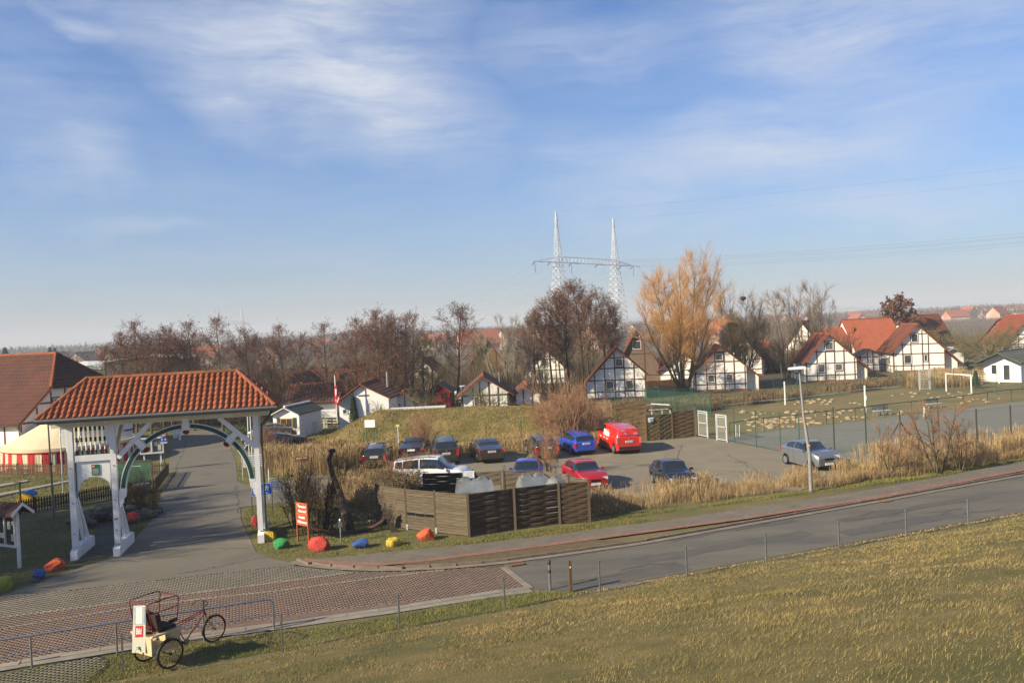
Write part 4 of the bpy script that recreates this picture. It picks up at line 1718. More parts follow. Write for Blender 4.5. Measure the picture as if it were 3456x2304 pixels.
for k in range(4):
    q_ = pb - drn * ((pb - RPX[k]).xy.length if k < 3 else (pb - RPX[0]).xy.length + 2.9)
    m = MB()
    m.tube([(q_.x, q_.y, 0), (q_.x, q_.y, hh)], .032, 8)
    m.build('post', GALV, rl, smooth=50)
# bollard with reflector and wooden marker post
p_ = G(1857, 1990)
t = thing('bollard', 'grey steel bollard with black cap on the grass tip', 'bollard', (p_.x, p_.y, 0))
m = MB()
m.lathe([(.045, 0), (.045, .9)], 10)
m.build('pole', GALV, t, smooth=40)
m = MB()
m.lathe([(.05, .88), (.062, .93), (.062, 1.0), (.03, 1.05)], 10)
m.lathe([(.05, .60), (.058, .62), (.058, .68), (.05, .70)], 10)
m.build('cap', DARK, t, smooth=40)
p_ = G(1927, 1997)
t = thing('wooden_post', 'square brown timber post beside the bollard, white dot', 'post', (p_.x, p_.y, 0), R(10))
m = MB()
m.box((0, 0, .54), (.10, .10, 1.08))
m.build('shaft', P('brown green timber', (0.13, 0.085, 0.03), c2=(.09, .065, .03), s=6), t)
m = MB()
m.lathe([(.001, 0), (.03, 0), (.03, .008), (.001, .008)], 10, (0, -.052, .86), Matrix.Rotation(R(90), 3, 'X'))
m.build('waymark', SIGNW, t)

# street lamp
lp_ = G(2737, 1660)
t = thing('street_lamp', 'tall grey street lamp post with flat white head by the pavement', 'street lamp', (lp_.x, lp_.y, 0), R(0))
dtop = AT(2697, 1245, lp_.y + .1) - Vector((lp_.x, lp_.y, 0))
m = MB()
m.tube([(0, 0, 0), (.0, 0, 2.0), (dtop.x * .62, dtop.y * .6, dtop.z * .62), (dtop.x, dtop.y, dtop.z)], [.095, .09, .065, .05], 10)
m.build('pole', P('lamp grey', (0.27, 0.26, 0.25), r=.6, c2=(.2, .19, .18), s=4), t, smooth=50)
m = MB()
m.add([(-.16, -.55, 0), (.16, -.55, 0), (.2, .3, 0), (-.2, .3, 0), (-.12, -.5, .10), (.12, -.5, .10), (.16, .26, .13), (-.16, .26, .13)],
      [(0, 3, 2, 1), (4, 5, 6, 7), (0, 1, 5, 4), (1, 2, 6, 5), (2, 3, 7, 6), (3, 0, 4, 7)])
o = m.build('lamp_head', SIGNW, t, loc=(dtop.x, dtop.y, dtop.z))
o.rotation_euler = (0, 0, R(-80))
m = MB()
m.box((0, -.15, -.03), (.24, .5, .05))
m.build('lens', P('lamp lens', (.5, .5, .48), r=.2), o)
m = MB()
m.lathe([(.0925, 0), (.0925, .09)], 10, (dtop.x * .04, 0, 2.35))
m.build('orange_band', P('orange band', (.6, .25, .05)), t)

# ------------------------------------------------ notice case at the far left
t = thing('notice_case', 'white glazed notice case with small brown roof, cut by the left edge', 'notice case', (-21.55, 34.6, 0), R(-27))
for x in (-.75, .75):
    m = MB()
    m.box((x, 0, 1.15), (.11, .11, 2.3))
    m.build('post', WHITE, t)
m = MB()
m.box((0, .02, 1.55), (1.42, .14, 1.25))
m.build('cabinet', P('pinboard dark', (.035, .05, .045)), t)
m = MB()
for z_ in (.90, 2.2):
    m.box((0, -.06, z_), (1.5, .10, .10))
for x in (-.68, .68, 0):
    m.box((x, -.062, 1.55), (.07, .10, 1.25))
m.build('frame', WHITE, t)
rr = random.Random(2)
for x, z_, w_, h_ in ((-.5, 1.8, .25, .4), (-.25, 1.3, .3, .22), (.25, 1.75, .2, .32), (.48, 1.25, .22, .3), (.5, 1.85, .14, .18)):
    m = MB()
    m.box((x, -.055, z_), (w_, .008, h_))
    m.build('poster', P('poster paper', (.55, .53, .48)), t)
m = MB()
m.prism([(-.5, 2.22), (-.5, 2.28), (0, 2.72), (.5, 2.28), (.5, 2.22), (0, 2.64)], -1.15, 1.15)
o = m.build('roof', P('notice roof', (.08, .04, .035), c2=(.05, .03, .025), s=3), t, fix=True)
o.rotation_euler = (0, 0, R(90))
m = MB()
for y_ in (-1.16, 1.16):
    m.prism([(-.46, 2.2), (-.5, 2.30), (0, 2.75), (.5, 2.30), (.46, 2.2), (0, 2.62)], y_ - .015, y_ + .015)
o = m.build('barge_boards', WHITE, t, fix=True)
o.rotation_euler = (0, 0, R(90))

# ------------------------------------------------ picket fences
def picket_fence(label, pts, mat, h_=.85, sp=.135, name='picket_fence', pw=.075, posts=True, grp=None):
    a0 = pts[0]
    t_ = thing(name, label, 'fence', (a0.x, a0.y, 0), 0, grp)
    m_ = MB()
    m_.add([(-pw / 2, -.011, 0.05), (pw / 2, -.011, 0.05), (pw / 2, -.011, h_ - .05), (0, -.011, h_), (-pw / 2, -.011, h_ - .05),
            (-pw / 2, .011, 0.05), (pw / 2, .011, 0.05), (pw / 2, .011, h_ - .05), (0, .011, h_), (-pw / 2, .011, h_ - .05)],
           [(0, 1, 2, 3, 4), (9, 8, 7, 6, 5), (0, 5, 6, 1), (1, 6, 7, 2), (2, 7, 8, 3), (3, 8, 9, 4), (4, 9, 5, 0)])
    me_ = m_.mesh('picket', mat)
    rr_ = random.Random(9)
    for a, b in zip(pts, pts[1:]):
        d = b - a
        d.z = 0
        L_ = d.length
        an = math.atan2(d.y, d.x)
        c, s_ = math.cos(an), math.sin(an)
        n = int(L_ / sp)
        for i in range(n):
            q_ = a - a0 + d * ((i + .5) / n)
            put('picket', me_, t_, (q_.x + s_ * .03, q_.y - c * .03, rr_.uniform(-.02, .01)), an + rr_.uniform(-.03, .03))
        for z_ in (.25, .65):
            m_ = MB()
            p0, p1 = a - a0, b - a0
            m_.bar((p0.x, p0.y, z_), (p1.x, p1.y, z_), .035, .07)
            m_.build('rail', mat, t_)
        if posts:
            k = max(1, int(L_ / 2.4))
            for i in range(k + 1):
                q_ = a - a0 + d * (i / k)
                m_ = MB()
                m_.box((q_.x - s_ * .05, q_.y + c * .05, h_ / 2), (.09, .09, h_ + .03))
                m_.build('post', mat, t_)
    return t_


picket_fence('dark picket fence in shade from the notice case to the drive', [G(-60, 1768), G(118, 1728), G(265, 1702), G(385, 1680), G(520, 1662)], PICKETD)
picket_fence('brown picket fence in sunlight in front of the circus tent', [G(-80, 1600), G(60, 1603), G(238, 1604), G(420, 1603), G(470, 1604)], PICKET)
picket_fence('short sunlit picket fence under the white notice board', [G(490, 1606), G(566, 1600)], PICKET, posts=False)
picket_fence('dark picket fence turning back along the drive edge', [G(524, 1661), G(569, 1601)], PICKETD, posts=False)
picket_fence('yellow picket fence between two half-timbered houses', [G(2178, 1312), G(2262, 1306), G(2335, 1300)], YPICK, h_=1.1, sp=.17, pw=.12)
# green chalk board beside the drive
p_ = G(430, 1668)
t = thing('play_board', 'green chalk board in a brown frame near the picket fence', 'board', (p_.x, p_.y, 0), R(4))
m = MB()
m.box((.35, 0, 1.25), (2.3, .05, 1.45))
m.build('panel', P('chalk green', (0.07, 0.15, 0.09), c2=(.05, .11, .07), s=2), t)
m = MB()
m.box((.35, -.01, 2.0), (2.42, .08, .08))
m.box((1.52, -.01, 1.0), (.09, .08, 2.0))
m.box((-.82, -.01, 1.0), (.09, .08, 2.0))
m.build('frame', PICKET, t)
lines(t, .3, .9, (1.7,), -.03, SIGNW, .03)

# white notice board with two glazed doors, weight limit sign
p_ = G(517, 1590)
t = thing('info_board', 'white two-door notice board on legs beside the drive', 'notice board', (p_.x, p_.y, 0), R(16))
m = MB()
m.box((0, .03, 1.85), (1.55, .10, 1.05))
m.build('cabinet', P('info back', (.16, .17, .16)), t)
m = MB()
for z_ in (1.32, 2.38):
    m.box((0, -.03, z_), (1.62, .14, .10))
for x in (-.77, -.02, .77):
    m.box((x, -.032, 1.85), (.10, .14, 1.0))
m.build('frame', SIGNW, t)
for x, z_, w_, h_, mt in ((-.52, 1.9, .3, .5, 'poster paper'), (-.28, 1.7, .2, .3, None), (.25, 1.95, .2, .3, 'poster paper'), (.5, 1.7, .22, .4, 'poster paper')):
    m = MB()
    m.box((x, -.035, z_), (w_, .01, h_))
    m.build('poster', MATS[mt] if mt else P('poster orange', (.6, .3, .12)), t)
for x in (-.55, .55):
    m = MB()
    m.box((x, .03, .66), (.10, .08, 1.33))
    m.build('leg', SIGNW, t)
p_ = G(558, 1591)
t = thing('weight_limit_sign', 'round red and white 3.5t weight limit sign on a dark pole', 'traffic sign', (p_.x, p_.y, 0), R(20))
m = MB()
m.tube([(0, .04, 0), (0, .04, 3.05)], .03, 8)
m.build('pole', DARK, t)
rx = Matrix.Rotation(R(90), 3, 'X')
m = MB()
m.lathe([(.001, 0), (.30, 0), (.30, .02), (.001, .02)], 24, (0, 0, 2.75), rx)
rg = m.build('red_ring', RED, t)
m = MB()
m.lathe([(.001, .0), (.225, .0), (.225, .006), (.001, .006)], 24, (0, -.0205, 2.75), rx)
m.build('white_disc', SIGNW, rg)
text('3.5t', .27, INK, rg, (0, -.034, 2.75), (R(90), 0, 0), bold=.006)
m = MB()
m.box((0, 0, 2.28), (.46, .02, .30))
bb = m.build('blue_plate', BLUE, t)
m = MB()
for x in (-.12, .1):
    m.box((x, -.013, 2.30), (.10, .006, .12))
    m.box((x + .02, -.0135, 2.22), (.16, .006, .02))
m.build('white_symbols', SIGNW, bb)
m = MB()
m.box((0, 0, 2.06), (.46, .02, .12))
m.build('white_plate', SIGNW, t)
# play street sign at the right gateway post
p_ = G(884, 1745)
t = thing('play_street_sign', 'blue play street sign on two dark poles behind the right post', 'traffic sign', (p_.x + .05, p_.y, 0), R(14))
m = MB()
m.box((0, 0, 1.42), (1.0, .03, .66))
f_ = m.build('plate', BLUE, t)
m = MB()
for z_ in (1.11, 1.73):
    m.box((0, -.018, z_), (.96, .006, .02))
for x in (-.475, .475):
    m.box((x, -.018, 1.42), (.02, .006, .62))
m.build('white_border', SIGNW, f_)
m = MB()                                    # figures, house and kerb line of the symbol
m.prism([(.16, 1.36), (.16, 1.52), (.25, 1.61), (.34, 1.52), (.34, 1.36), (.28, 1.36), (.28, 1.44), (.22, 1.44), (.22, 1.36)], -.022, -.0165)
m.prism([(.0, 1.34), (.03, 1.34), (.42, 1.15), (.36, 1.15)], -.022, -.0165)
for x0, z0, k in ((-.28, 1.28, 1.0), (-.06, 1.18, .62)):
    m.prism([(x0 - .04 * k, z0 + .12 * k), (x0 + .04 * k, z0 + .12 * k), (x0 + .05 * k, z0 + .27 * k), (x0 - .05 * k, z0 + .27 * k)], -.022, -.0165)
    m.prism([(x0 - .03 * k, z0 + .13 * k), (x0, z0 + .13 * k), (x0 - .07 * k, z0 - .08 * k), (x0 - .11 * k, z0 - .08 * k)], -.022, -.0164)
    m.prism([(x0 + .0, z0 + .13 * k), (x0 + .03 * k, z0 + .13 * k), (x0 + .12 * k, z0 - .05 * k), (x0 + .08 * k, z0 - .06 * k)], -.022, -.0164)
    m.prism([(x0 - .05 * k, z0 + .24 * k), (x0 - .05 * k, z0 + .20 * k), (x0 - .16 * k, z0 + .12 * k), (x0 - .17 * k, z0 + .15 * k)], -.022, -.0163)
    m.lathe([(.001, 0), (.045 * k, 0), (.045 * k, .005), (.001, .005)], 12, (x0, -.0165, z0 + .33 * k), rx)
m.build('pictogram', SIGNW, f_, fix=True)
for x in (-.5, .5):
    m = MB()
    m.tube([(x, .03, 0), (x, .03, 1.75)], .022, 6)
    m.build('pole', DARK, t)


def hoop_sign(label, px, w_, h_, z0, rz, nl):
    p_ = G(*px)
    t_ = thing('hoop_sign', label, 'sign', (p_.x, p_.y, 0), rz)
    m_ = MB()
    m_.box((0, 0, z0 + h_ / 2), (w_, .02, h_))
    b_ = m_.build('board', SIGNW, t_)
    lines(b_, -w_ * .42, w_ * .42, [z0 + h_ * (1 - (i + 1) / (nl + 1)) for i in range(nl)], -.014, INK, h_ * .045)
    zt = z0 + h_ + .1
    m_ = MB()
    e = w_ / 2 + .05
    m_.tube([(-e, .02, 0), (-e, .02, zt - .1), (-e + .1, .02, zt), (e - .1, .02, zt), (e, .02, zt - .1), (e, .02, 0)], .022, 6)
    m_.build('hoop', GALVP, t_, smooth=50)


hoop_sign('large white text board in a steel hoop behind the right post', (857, 1618), 1.25, .78, .85, R(14), 5)
hoop_sign('small white text board in a steel hoop by the bare bush', (931, 1682), .62, .52, .55, R(28), 4)
p_ = G(908, 1622)
tag(MB().tube([(p_.x, p_.y, 0), (p_.x, p_.y, .75)], .03, 8).build('white_stake', SIGNW), 'thin white stake between the two hoop signs', 'stake')
# wooden name board in the reeds
p_ = G(1022, 1620)
t = thing('wooden_sign', 'brown wooden plank sign standing in the reeds', 'sign', (p_.x, p_.y, 0), R(16))
m = MB()
m.box((0, 0, 1.35), (.82, .05, .30))
f_ = m.build('plank', P('sign plank', (0.16, 0.07, 0.028)), t)
lines(f_, -.33, .33, (1.42,), -.03, P('cream letters', (.6, .5, .35)), .07, 'carved_letters')
m = MB()
m.box((0, .03, .6), (.09, .06, 1.2))
m.build('post', PICKETD, t)
# white and blue barrier posts up the drive
for k, (u_, v_) in enumerate(((592, 1478), (608, 1486))):
    p_ = G(u_, v_)
    t = thing('barrier_post', ('wide', 'slim')[k] + ' white post with blue top far up the drive', 'post', (p_.x, p_.y, 0), R(15))
    m = MB()
    m.box((0, 0, .5), ((.36, .2)[k], .1, 1.0))
    m.build('shaft', SIGNW, t)
    m = MB()
    m.box((0, 0, 1.08), ((.36, .2)[k] + .01, .11, .2))
    m.build('blue_top', BLUE, t)
p_ = G(545, 1440)
tag(MB().lathe([(.2, .9), (.42, 1.5), (.44, 1.6), (.1, 1.66)], 10, (p_.x, p_.y, .3)).build('white_funnel', SIGNW, smooth=40), 'white funnel shaped litter bin up the drive', 'bin')
# flag poles by the drive and behind the tent
for k, (u_, v_, ut, vt, lb) in enumerate(((842, 1545, 822, 1390, 'left of the two white flag poles seen through the right bay'), (852, 1560, 845, 1392, 'right of the two white flag poles seen through the right bay'),
                                          (215, 1690, 205, 1425, 'slim white flag pole in front of the circus tent'))):
    p_ = G(u_, v_)
    h_ = AT(ut, vt, p_.y).z
    m = MB()
    m.tube([(0, 0, 0), (AT(ut, vt, p_.y).x - p_.x if 0 else 0, 0, h_ + .3)], .035, 6)
    tag(m.build('flag_pole', SIGNW, loc=(p_.x, p_.y, 0)), lb, 'flag pole')
p_ = G(182, 1752)
t = thing('mast', 'grey steel mast standing on the shaded left lawn', 'mast', (p_.x, p_.y, 0))
m = MB()
m.tube([(0, 0, 0), (0, 0, 1.8), (0, 0, 1.85), (-.05, 0, 5.4)], [.07, .06, .045, .04], 8)
m.build('pole', P('mast grey', (.14, .14, .13), r=.5), t)
m = MB()
m.lathe([(.06, 2.9), (.075, 2.93), (.075, 3.0), (.05, 3.03)], 8)
m.build('clamp', DARK, t)
p_ = G(72, 1735)
tag(MB().tube([(0, 0, 0), (0, 0, 1.75)], .045, 6).box((-.08, 0, 1.78), (.4, .08, .04)).build('clothes_post', P('mossy post', (.13, .12, .05)), loc=(p_.x, p_.y, 0)), 'short mossy timber post on the left lawn', 'post')
# yellow and blue climbing tent toy
p_ = G(95, 1700)
t = thing('play_tent', 'yellow play tunnel with blue top behind the dark pickets', 'toy', (p_.x, p_.y, 0), R(8))
m = MB()
m.prism([(-.7, 0), (.7, 0), (.28, .62), (-.1, .72), (-.35, .55)], -.35, .35)
m.build('body', P('toy yellow', (.75, .42, .02)), t, fix=True)
m = MB()
m.prism([(-.12, .70), (.30, .60), (.42, .52), (.40, .62), (.1, .80), (-.12, .80)], -.38, .38)
m.build('top', P('toy blue', (.04, .16, .4)), t, fix=True)
# grey rubbish sack against the bush
p_ = G(480, 1700)
m = MB()
m.lathe([(.12, 0), (.3, .1), (.42, .45), (.5, .72), (.46, .76), (.05, .78)], 9)
tag(m.build('tarpaulin', P('grey tarp', (.17, .17, .18), r=.5), smooth=20, loc=(p_.x, p_.y, .4)), 'grey tarpaulin bundle hanging in the bare bush', 'tarpaulin')

# ------------------------------------------------ circus tent
TC = Vector((-35.2, 65.1, 0))
tent = thing('circus_tent', 'round circus tent with cream roof and red striped walls', 'tent', TC, R(8))
TR, TH, TZ = 4.65, 1.62, 4.2
CREAM = P('tent cream', (0.66, 0.55, 0.36), c2=(0.58, 0.48, 0.31), s=.8, r=.7)
TRED = P('tent red', (0.52, 0.022, 0.03), c2=(0.42, 0.018, 0.025), s=1.5, r=.6)
NW = 58
m = MB()
prof = [(1.0, 0), (.84, .16), (.64, .35), (.43, .56), (.22, .77), (.03, 1.0)]
vs, fs = [], []
for r_, h_ in prof:
    for j in range(NW * 2):
        a_ = math.pi * j / NW
        k = 1 - .012 * (j % 4 == 0)
        vs.append((TR * 1.015 * r_ * math.cos(a_) * k, TR * 1.015 * r_ * math.sin(a_) * k, TH + .12 + (TZ - TH) * h_ - .03 * (1 if j % 4 else 0)))
for i in range(len(prof) - 1):
    for j in range(NW * 2):
        j2 = (j + 1) % (NW * 2)
        fs.append((i * NW * 2 + j, i * NW * 2 + j2, (i + 1) * NW * 2 + j2, (i + 1) * NW * 2 + j))
m.add(vs, fs)
m.build('canopy', CREAM, tent, smooth=50)
m = MB()
m.lathe([(TR * 1.02, TH - .12), (TR * 1.02, TH + .13)], NW * 2)
val = m.build('valance', CREAM, tent, smooth=50)
m = MB()
m.lathe([(TR * 1.022, TH - .16), (TR * 1.022, TH - .10)], NW * 2)
m.build('red_piping', TRED, val)
for j in range(NW):
    m = MB()
    a0_, a1_ = 2 * math.pi * j / NW, 2 * math.pi * (j + 1) / NW
    vs = []
    nn = 5
    for i in range(nn + 1):
        a_ = a0_ + (a1_ - a0_) * i / nn
        rt_ = TR * 1.0
        rb_ = TR * (1.01 + .012 * math.sin(i * 2.4 + j * 1.7))
        vs += [(rb_ * math.cos(a_), rb_ * math.sin(a_), .02), (rt_ * math.cos(a_), rt_ * math.sin(a_), TH)]
    m.add(vs, [(2 * i, 2 * i + 2, 2 * i + 3, 2 * i + 1) for i in range(nn)])
    m.build('wall_strip', TRED if j % 2 else CREAM, tent, smooth=60)
m = MB()
m.tube([(0, 0, 0), (0, 0, TZ + .35)], .06, 8)
m.build('king_pole', DARK, tent)


# ================================================================== HOUSES
def tiled(parent, o_, ux, uy, w_, l_, mat, rows, cols, amp=.035, step=.035, clip=None, name='tile_courses', seg=3):
    """a roof slope of stepped, rolled tile courses. o_: lower left corner, ux along the eave, uy up the slope"""
    ux, uy, o_ = Vector(ux).normalized(), Vector(uy).normalized(), Vector(o_)
    nz = ux.cross(uy)
    xs = np.arange(cols * seg + 1) / (cols * seg)
    hz_ = amp * np.sin(np.arange(cols * seg + 1) * 2 * math.pi / seg + .5)
    V, Fc = [], []
    nx_ = len(xs)
    for j in range(rows):
        for (t_, lift) in ((j / rows, step), ((j + 1) / rows, 0.0)):
            for i in range(nx_):
                x = xs[i] * w_
                if clip:
                    a_, b_ = clip(t_)
                    x = a_ + (b_ - a_) * xs[i]
                V.append(o_ + ux * x + uy * (t_ * l_) + nz * (lift + hz_[i] + amp))
    for j in range(rows):
        b_ = j * 2 * nx_
        for i in range(nx_ - 1):
            Fc.append((b_ + i, b_ + i + 1, b_ + nx_ + i + 1, b_ + nx_ + i))
            if j + 1 < rows:
                Fc.append((b_ + nx_ + i, b_ + nx_ + i + 1, b_ + 2 * nx_ + i + 1, b_ + 2 * nx_ + i))
            if j == 0:
                pass
    m_ = MB()
    m_.add(V, Fc)
    o2 = m_.build(name, mat, parent)
    o2['kind'] = 'stuff'
    return o2


def window(parent, x, z, w_, h_, y=-.0, bars=0, mat=None, ft=.07, frame=None, name='window'):
    fr = MB()
    ft_ = ft
    fr.box((x, y - .02, z + ft_ / 2), (w_, .09, ft_))
    fr.box((x, y - .02, z + h_ - ft_ / 2), (w_, .09, ft_))
    fr.box((x - w_ / 2 + ft_ / 2, y - .02, z + h_ / 2), (ft_, .088, h_ - 2 * ft_))
    fr.box((x + w_ / 2 - ft_ / 2, y - .02, z + h_ / 2), (ft_, .088, h_ - 2 * ft_))
    for i in range(bars):
        fr.box((x + w_ * ((i + 1) / (bars + 1) - .5), y - .018, z + h_ / 2), (.05, .08, h_ - 2 * ft_))
    f_ = fr.build(name, frame or WOODW, parent)
    g_ = MB()
    g_.box((x, y - .008, z + h_ / 2), (w_ - .06, .02, h_ - .06))
    g_.build('pane', mat or GLASS, f_)
    return f_


def gable_house(label, org, ang, W, D, zl, zr, xa, za, vert, horiz, wins, tile=TILE2, beam=BEAM, wall=PLASTER, cat='house', name='half_timbered_house',
                ext=None, oh=.35, of=.45, rows=14, bw=.125, halfhip=None, side=True, chimney=None, group=None, trim=None, amp=.03, side_wins=(), plinth=True, backhip=False, cscale=3.2):
    """ang: direction of the gable's x axis; the gable faces local -y"""
    t = thing(name, label, cat, (org[0], org[1], 0), ang, group)
    sL = (za - zl) / xa
    zw = zr
    if ext:
        xe, ze = ext
        sR = (za - ze) / (xe - xa)
        zw = za - sR * (W - xa)
    else:
        xe = W
        sR = (za - zr) / (W - xa)
    rz_ = lambda x: (zl + sL * x) if x < xa else (za - sR * (x - xa))
    m_ = MB()
    m_.prism([(0, 0), (W, 0), (W, zw - .05), (xa, za - .05), (0, zl - .05)] if not halfhip else
             [(0, 0), (W, 0), (W, zw - .05), (W - (halfhip - zw) / sR, halfhip - .05), ((halfhip - zl) / sL, halfhip - .05), (0, zl - .05)], 0, D)
    wl = m_.build('wall', wall, t, fix=True)
    if halfhip:
        m_ = MB()
        m_.prism([(W - (halfhip - zw) / sR - .1, halfhip - .1), (xa, za - .06), ((halfhip - zl) / sL + .1, halfhip - .1)], 2.6, D - .05)
        m_.build('upper_wall', wall, t, fix=True)
    if ext:
        m_ = MB()
        m_.prism([(W, 0), (xe - .25, 0), (xe - .25, max(.3, rz_(xe - .25) - .05)), (W, zw - .05)], .9, D - .3)
        m_.build('side_bay', wall, t, fix=True)
    if plinth:
        m_ = MB()
        m_.box((W / 2, -.03, .14), (W + .06, .06, .28))
        m_.build('plinth', P('brick plinth', (.26, .10, .06), c2=(.2, .08, .05), s=4), t)
    lv = MB()
    for x in vert:
        zt = rz_(x) - .12
        if halfhip:
            zt = min(zt, halfhip - .1)
        m_ = MB()
        m_.box((x, -.014, zt / 2 + .14), (bw, .05, zt - .26))
        m_.build('beam', beam, t)
    for h_ in horiz:
        z, xa_, xb_ = (h_ + (None, None))[:3] if isinstance(h_, tuple) else (h_, None, None)
        if xa_ is None:
            xa_ = 0 if z < zl else (z - zl) / sL + .05
            xb_ = W if z < zw else xa + (za - z) / sR - .05
        m_ = MB()
        m_.box(((xa_ + xb_) / 2, -.012, z), (xb_ - xa_, .06, bw))
        m_.build('beam', beam, t)
    for wv_ in wins:
        x, z, w_, h_ = wv_[:4]
        f_ = window(t, x, z, w_, h_, -.012, mat=(CURTAIN if (len(wv_) > 4 and wv_[4] == 'c') else GLASS), bars=(1 if w_ > 1.3 else 0))
        if beam is not None and vert:
            m_ = MB()
            for zz in (z - bw / 2 - .01, z + h_ + bw / 2 + .01):
                m_.box((x, -.016, zz), (w_ + .1, .055, bw * .8))
            for xx in (x - w_ / 2 - bw * .35, x + w_ / 2 + bw * .35):
                m_.box((xx, -.013, z + h_ / 2), (bw * .7, .057, h_))
            m_.build('surround', beam, f_)
    if side and vert:
        n = max(2, int(D / 1.5))
        for i in range(n + 1):
            m_ = MB()
            m_.box((-.014, .08 + (D - .16) * i / n, (zl - .1) / 2), (.05, bw, zl - .1))
            m_.build('beam', beam, t)
        for z in [h for h in horiz if not isinstance(h, tuple) and h < zl - .1]:
            m_ = MB()
            m_.box((-.012, D / 2, z), (.057, D, bw))
            m_.build('beam', beam, t)
    for y, z, w_, h_ in side_wins:
        fr = thing_w = MB()
        fr.box((-.02, y, z + h_ / 2), (.08, w_, h_))
        f_ = fr.build('window', WOODW, t)
        g_ = MB()
        g_.box((-.05, y, z + h_ / 2), (.04, w_ - .16, h_ - .16))
        g_.build('pane', GLASS, f_)
    # roof: two tiled slabs
    th = .14
    yy0, yy1 = -of, D + .3
    rf = None
    hb = 2.6 if halfhip else 0
    for sgn in (0, 1):
        if sgn == 0:
            x0, z0, x1, z1 = -oh, zl - oh * sL, xa, za
        else:
            x0, z0, x1, z1 = xe + (oh if not ext else 0), rz_(xe + (oh if not ext else 0)), xa, za
        m_ = MB()
        dx, dz = x1 - x0, z1 - z0
        l_ = math.hypot(dx, dz)
        nx_, nz_ = -dz / l_ * th, abs(dx) / l_ * th
        if dx < 0:
            nx_ = -nx_
        ys = (yy0, yy1)
        if halfhip:
            fx = (halfhip - z0) / dz
            poly = [(x0, yy0, z0), (x0 + dx * fx, yy0, z0 + dz * fx), (x1, yy0 + hb + .3, z1), (x1, yy1, z1), (x0, yy1, z0)]
            k = len(poly)
            up_ = [(p[0] + nx_ * .5 * (1 if sgn == 0 else 1), p[1], p[2] + nz_) for p in poly]
            m_.add(poly + up_, [tuple(range(k)), tuple(range(2 * k - 1, k - 1, -1))] + [(i, (i + 1) % k, (i + 1) % k + k, i + k) for i in range(k)])
        else:
            m_.add([(x0, yy0, z0), (x1, yy0, z1), (x1, yy1, z1), (x0, yy1, z0), (x0, yy0, z0 + nz_), (x1, yy0, z1 + nz_), (x1, yy1, z1 + nz_), (x0, yy1, z0 + nz_)],
                   [(0, 1, 2, 3), (7, 6, 5, 4), (0, 4, 5, 1), (1, 5, 6, 2), (2, 6, 7, 3), (3, 7, 4, 0)])
        ob = m_.build('roof', tile, t, fix=True)
        ll = math.hypot(dx, dz)
        Dl = yy1 - yy0
        nr = max(4, int(ll / .42))
        nc = max(6, int(Dl / .34))
        if sgn == 0:
            cl = None
            if halfhip:
                fx = (halfhip - z0) / dz
                cl = lambda tt, fx=fx, Dl=Dl: (0, Dl) if tt <= fx else (0, Dl - (hb + .3) * (tt - fx) / (1 - fx))
            tiled(ob, (x0, yy1, z0 + nz_ + .004), (0, -1, 0), (dx, 0, dz), Dl, ll, tile, nr, nc, amp=amp * .6, clip=cl)
        else:
            cl = None
            if halfhip:
                fx = (halfhip - z0) / dz
                cl = lambda tt, fx=fx, Dl=Dl: (0, Dl) if tt <= fx else ((hb + .3) * (tt - fx) / (1 - fx), Dl)
            tiled(ob, (x0, yy0, z0 + nz_ + .004), (0, 1, 0), (dx, 0, dz), Dl, ll, tile, nr, nc, amp=amp * .6, clip=cl)
        # barge board along the gable
        m_ = MB()
        zb_ = z1 if not halfhip else halfhip
        xb_ = x1 if not halfhip else x0 + dx * (halfhip - z0) / dz
        m_.bar((x0, yy0 - .02, z0 + .02), (xb_, yy0 - .02, zb_ + .02), .05, .2, (0, 1, 0))
        vs = m_.v
        m_.build('barge_board', trim or TILEB, t)
    if halfhip:
        a_ = ((halfhip - (zl - 0)) / sL, halfhip)
        b_ = (xa + (za - halfhip) / sR, halfhip)
        m_ = MB()
        lo0, lo1, apx = Vector((a_[0] - .1, -of, halfhip - .05)), Vector((b_[0] + .1, -of, halfhip - .05)), Vector((xa, -of + hb + .3, za + .12))
        m_.add([lo0, lo1, apx, lo0 + Vector((0, 0, .12)), lo1 + Vector((0, 0, .12))], [(0, 1, 4, 3), (3, 4, 2), (0, 3, 2), (1, 2, 4), (0, 2, 1)])
        hp = m_.build('hip_roof', tile, t)
        ln_ = (apx - (lo0 + lo1) / 2).length
        wd_ = (lo1 - lo0).length
        tiled(hp, lo0 + Vector((0, -.03, .13)), (1, 0, 0), apx - (lo0 + lo1) / 2 - Vector((0, 0, .0)), wd_, ln_, tile, 10, max(6, int(wd_ / .34)), amp=.015,
              clip=lambda tt: (wd_ / 2 * tt, wd_ - wd_ / 2 * tt))
        for q_ in (lo0, lo1):
            m_ = MB()
            m_.tube([q_ + Vector((0, 0, .16)), apx + Vector((0, 0, .06))], .11, 6)
            m_.build('hip_ridge', TILEB, t)
    m_ = MB()
    m_.tube([(xa, yy0 + (hb + .3 if halfhip else 0), za + .13), (xa, yy1, za + .13)], .11, 7)
    m_.build('ridge', TILEB if trim is None else trim, t, smooth=60)
    if chimney:
        x, y, h_ = chimney
        m_ = MB()
        m_.box((x, y, rz_(x) + h_ / 2 - .2), (.5, .5, h_ + .4))
        c_ = m_.build('chimney', P('chimney brick', (.30, .09, .045), c2=(.22, .07, .04), s=4), t)
        m_ = MB()
        m_.box((x, y, rz_(x) + h_ + .05), (.62, .62, .12))
        m_.build('chimney_cap', P('cap', (.2, .19, .18)), c_)
    m_ = MB()
    m_.tube([(-oh - .06, yy0, zl - oh * sL + .02), (-oh - .06, yy1, zl - oh * sL + .02)], .06, 6)
    m_.build('gutter_pipe', P('dark gutter', (.05, .05, .045)), t)
    return t


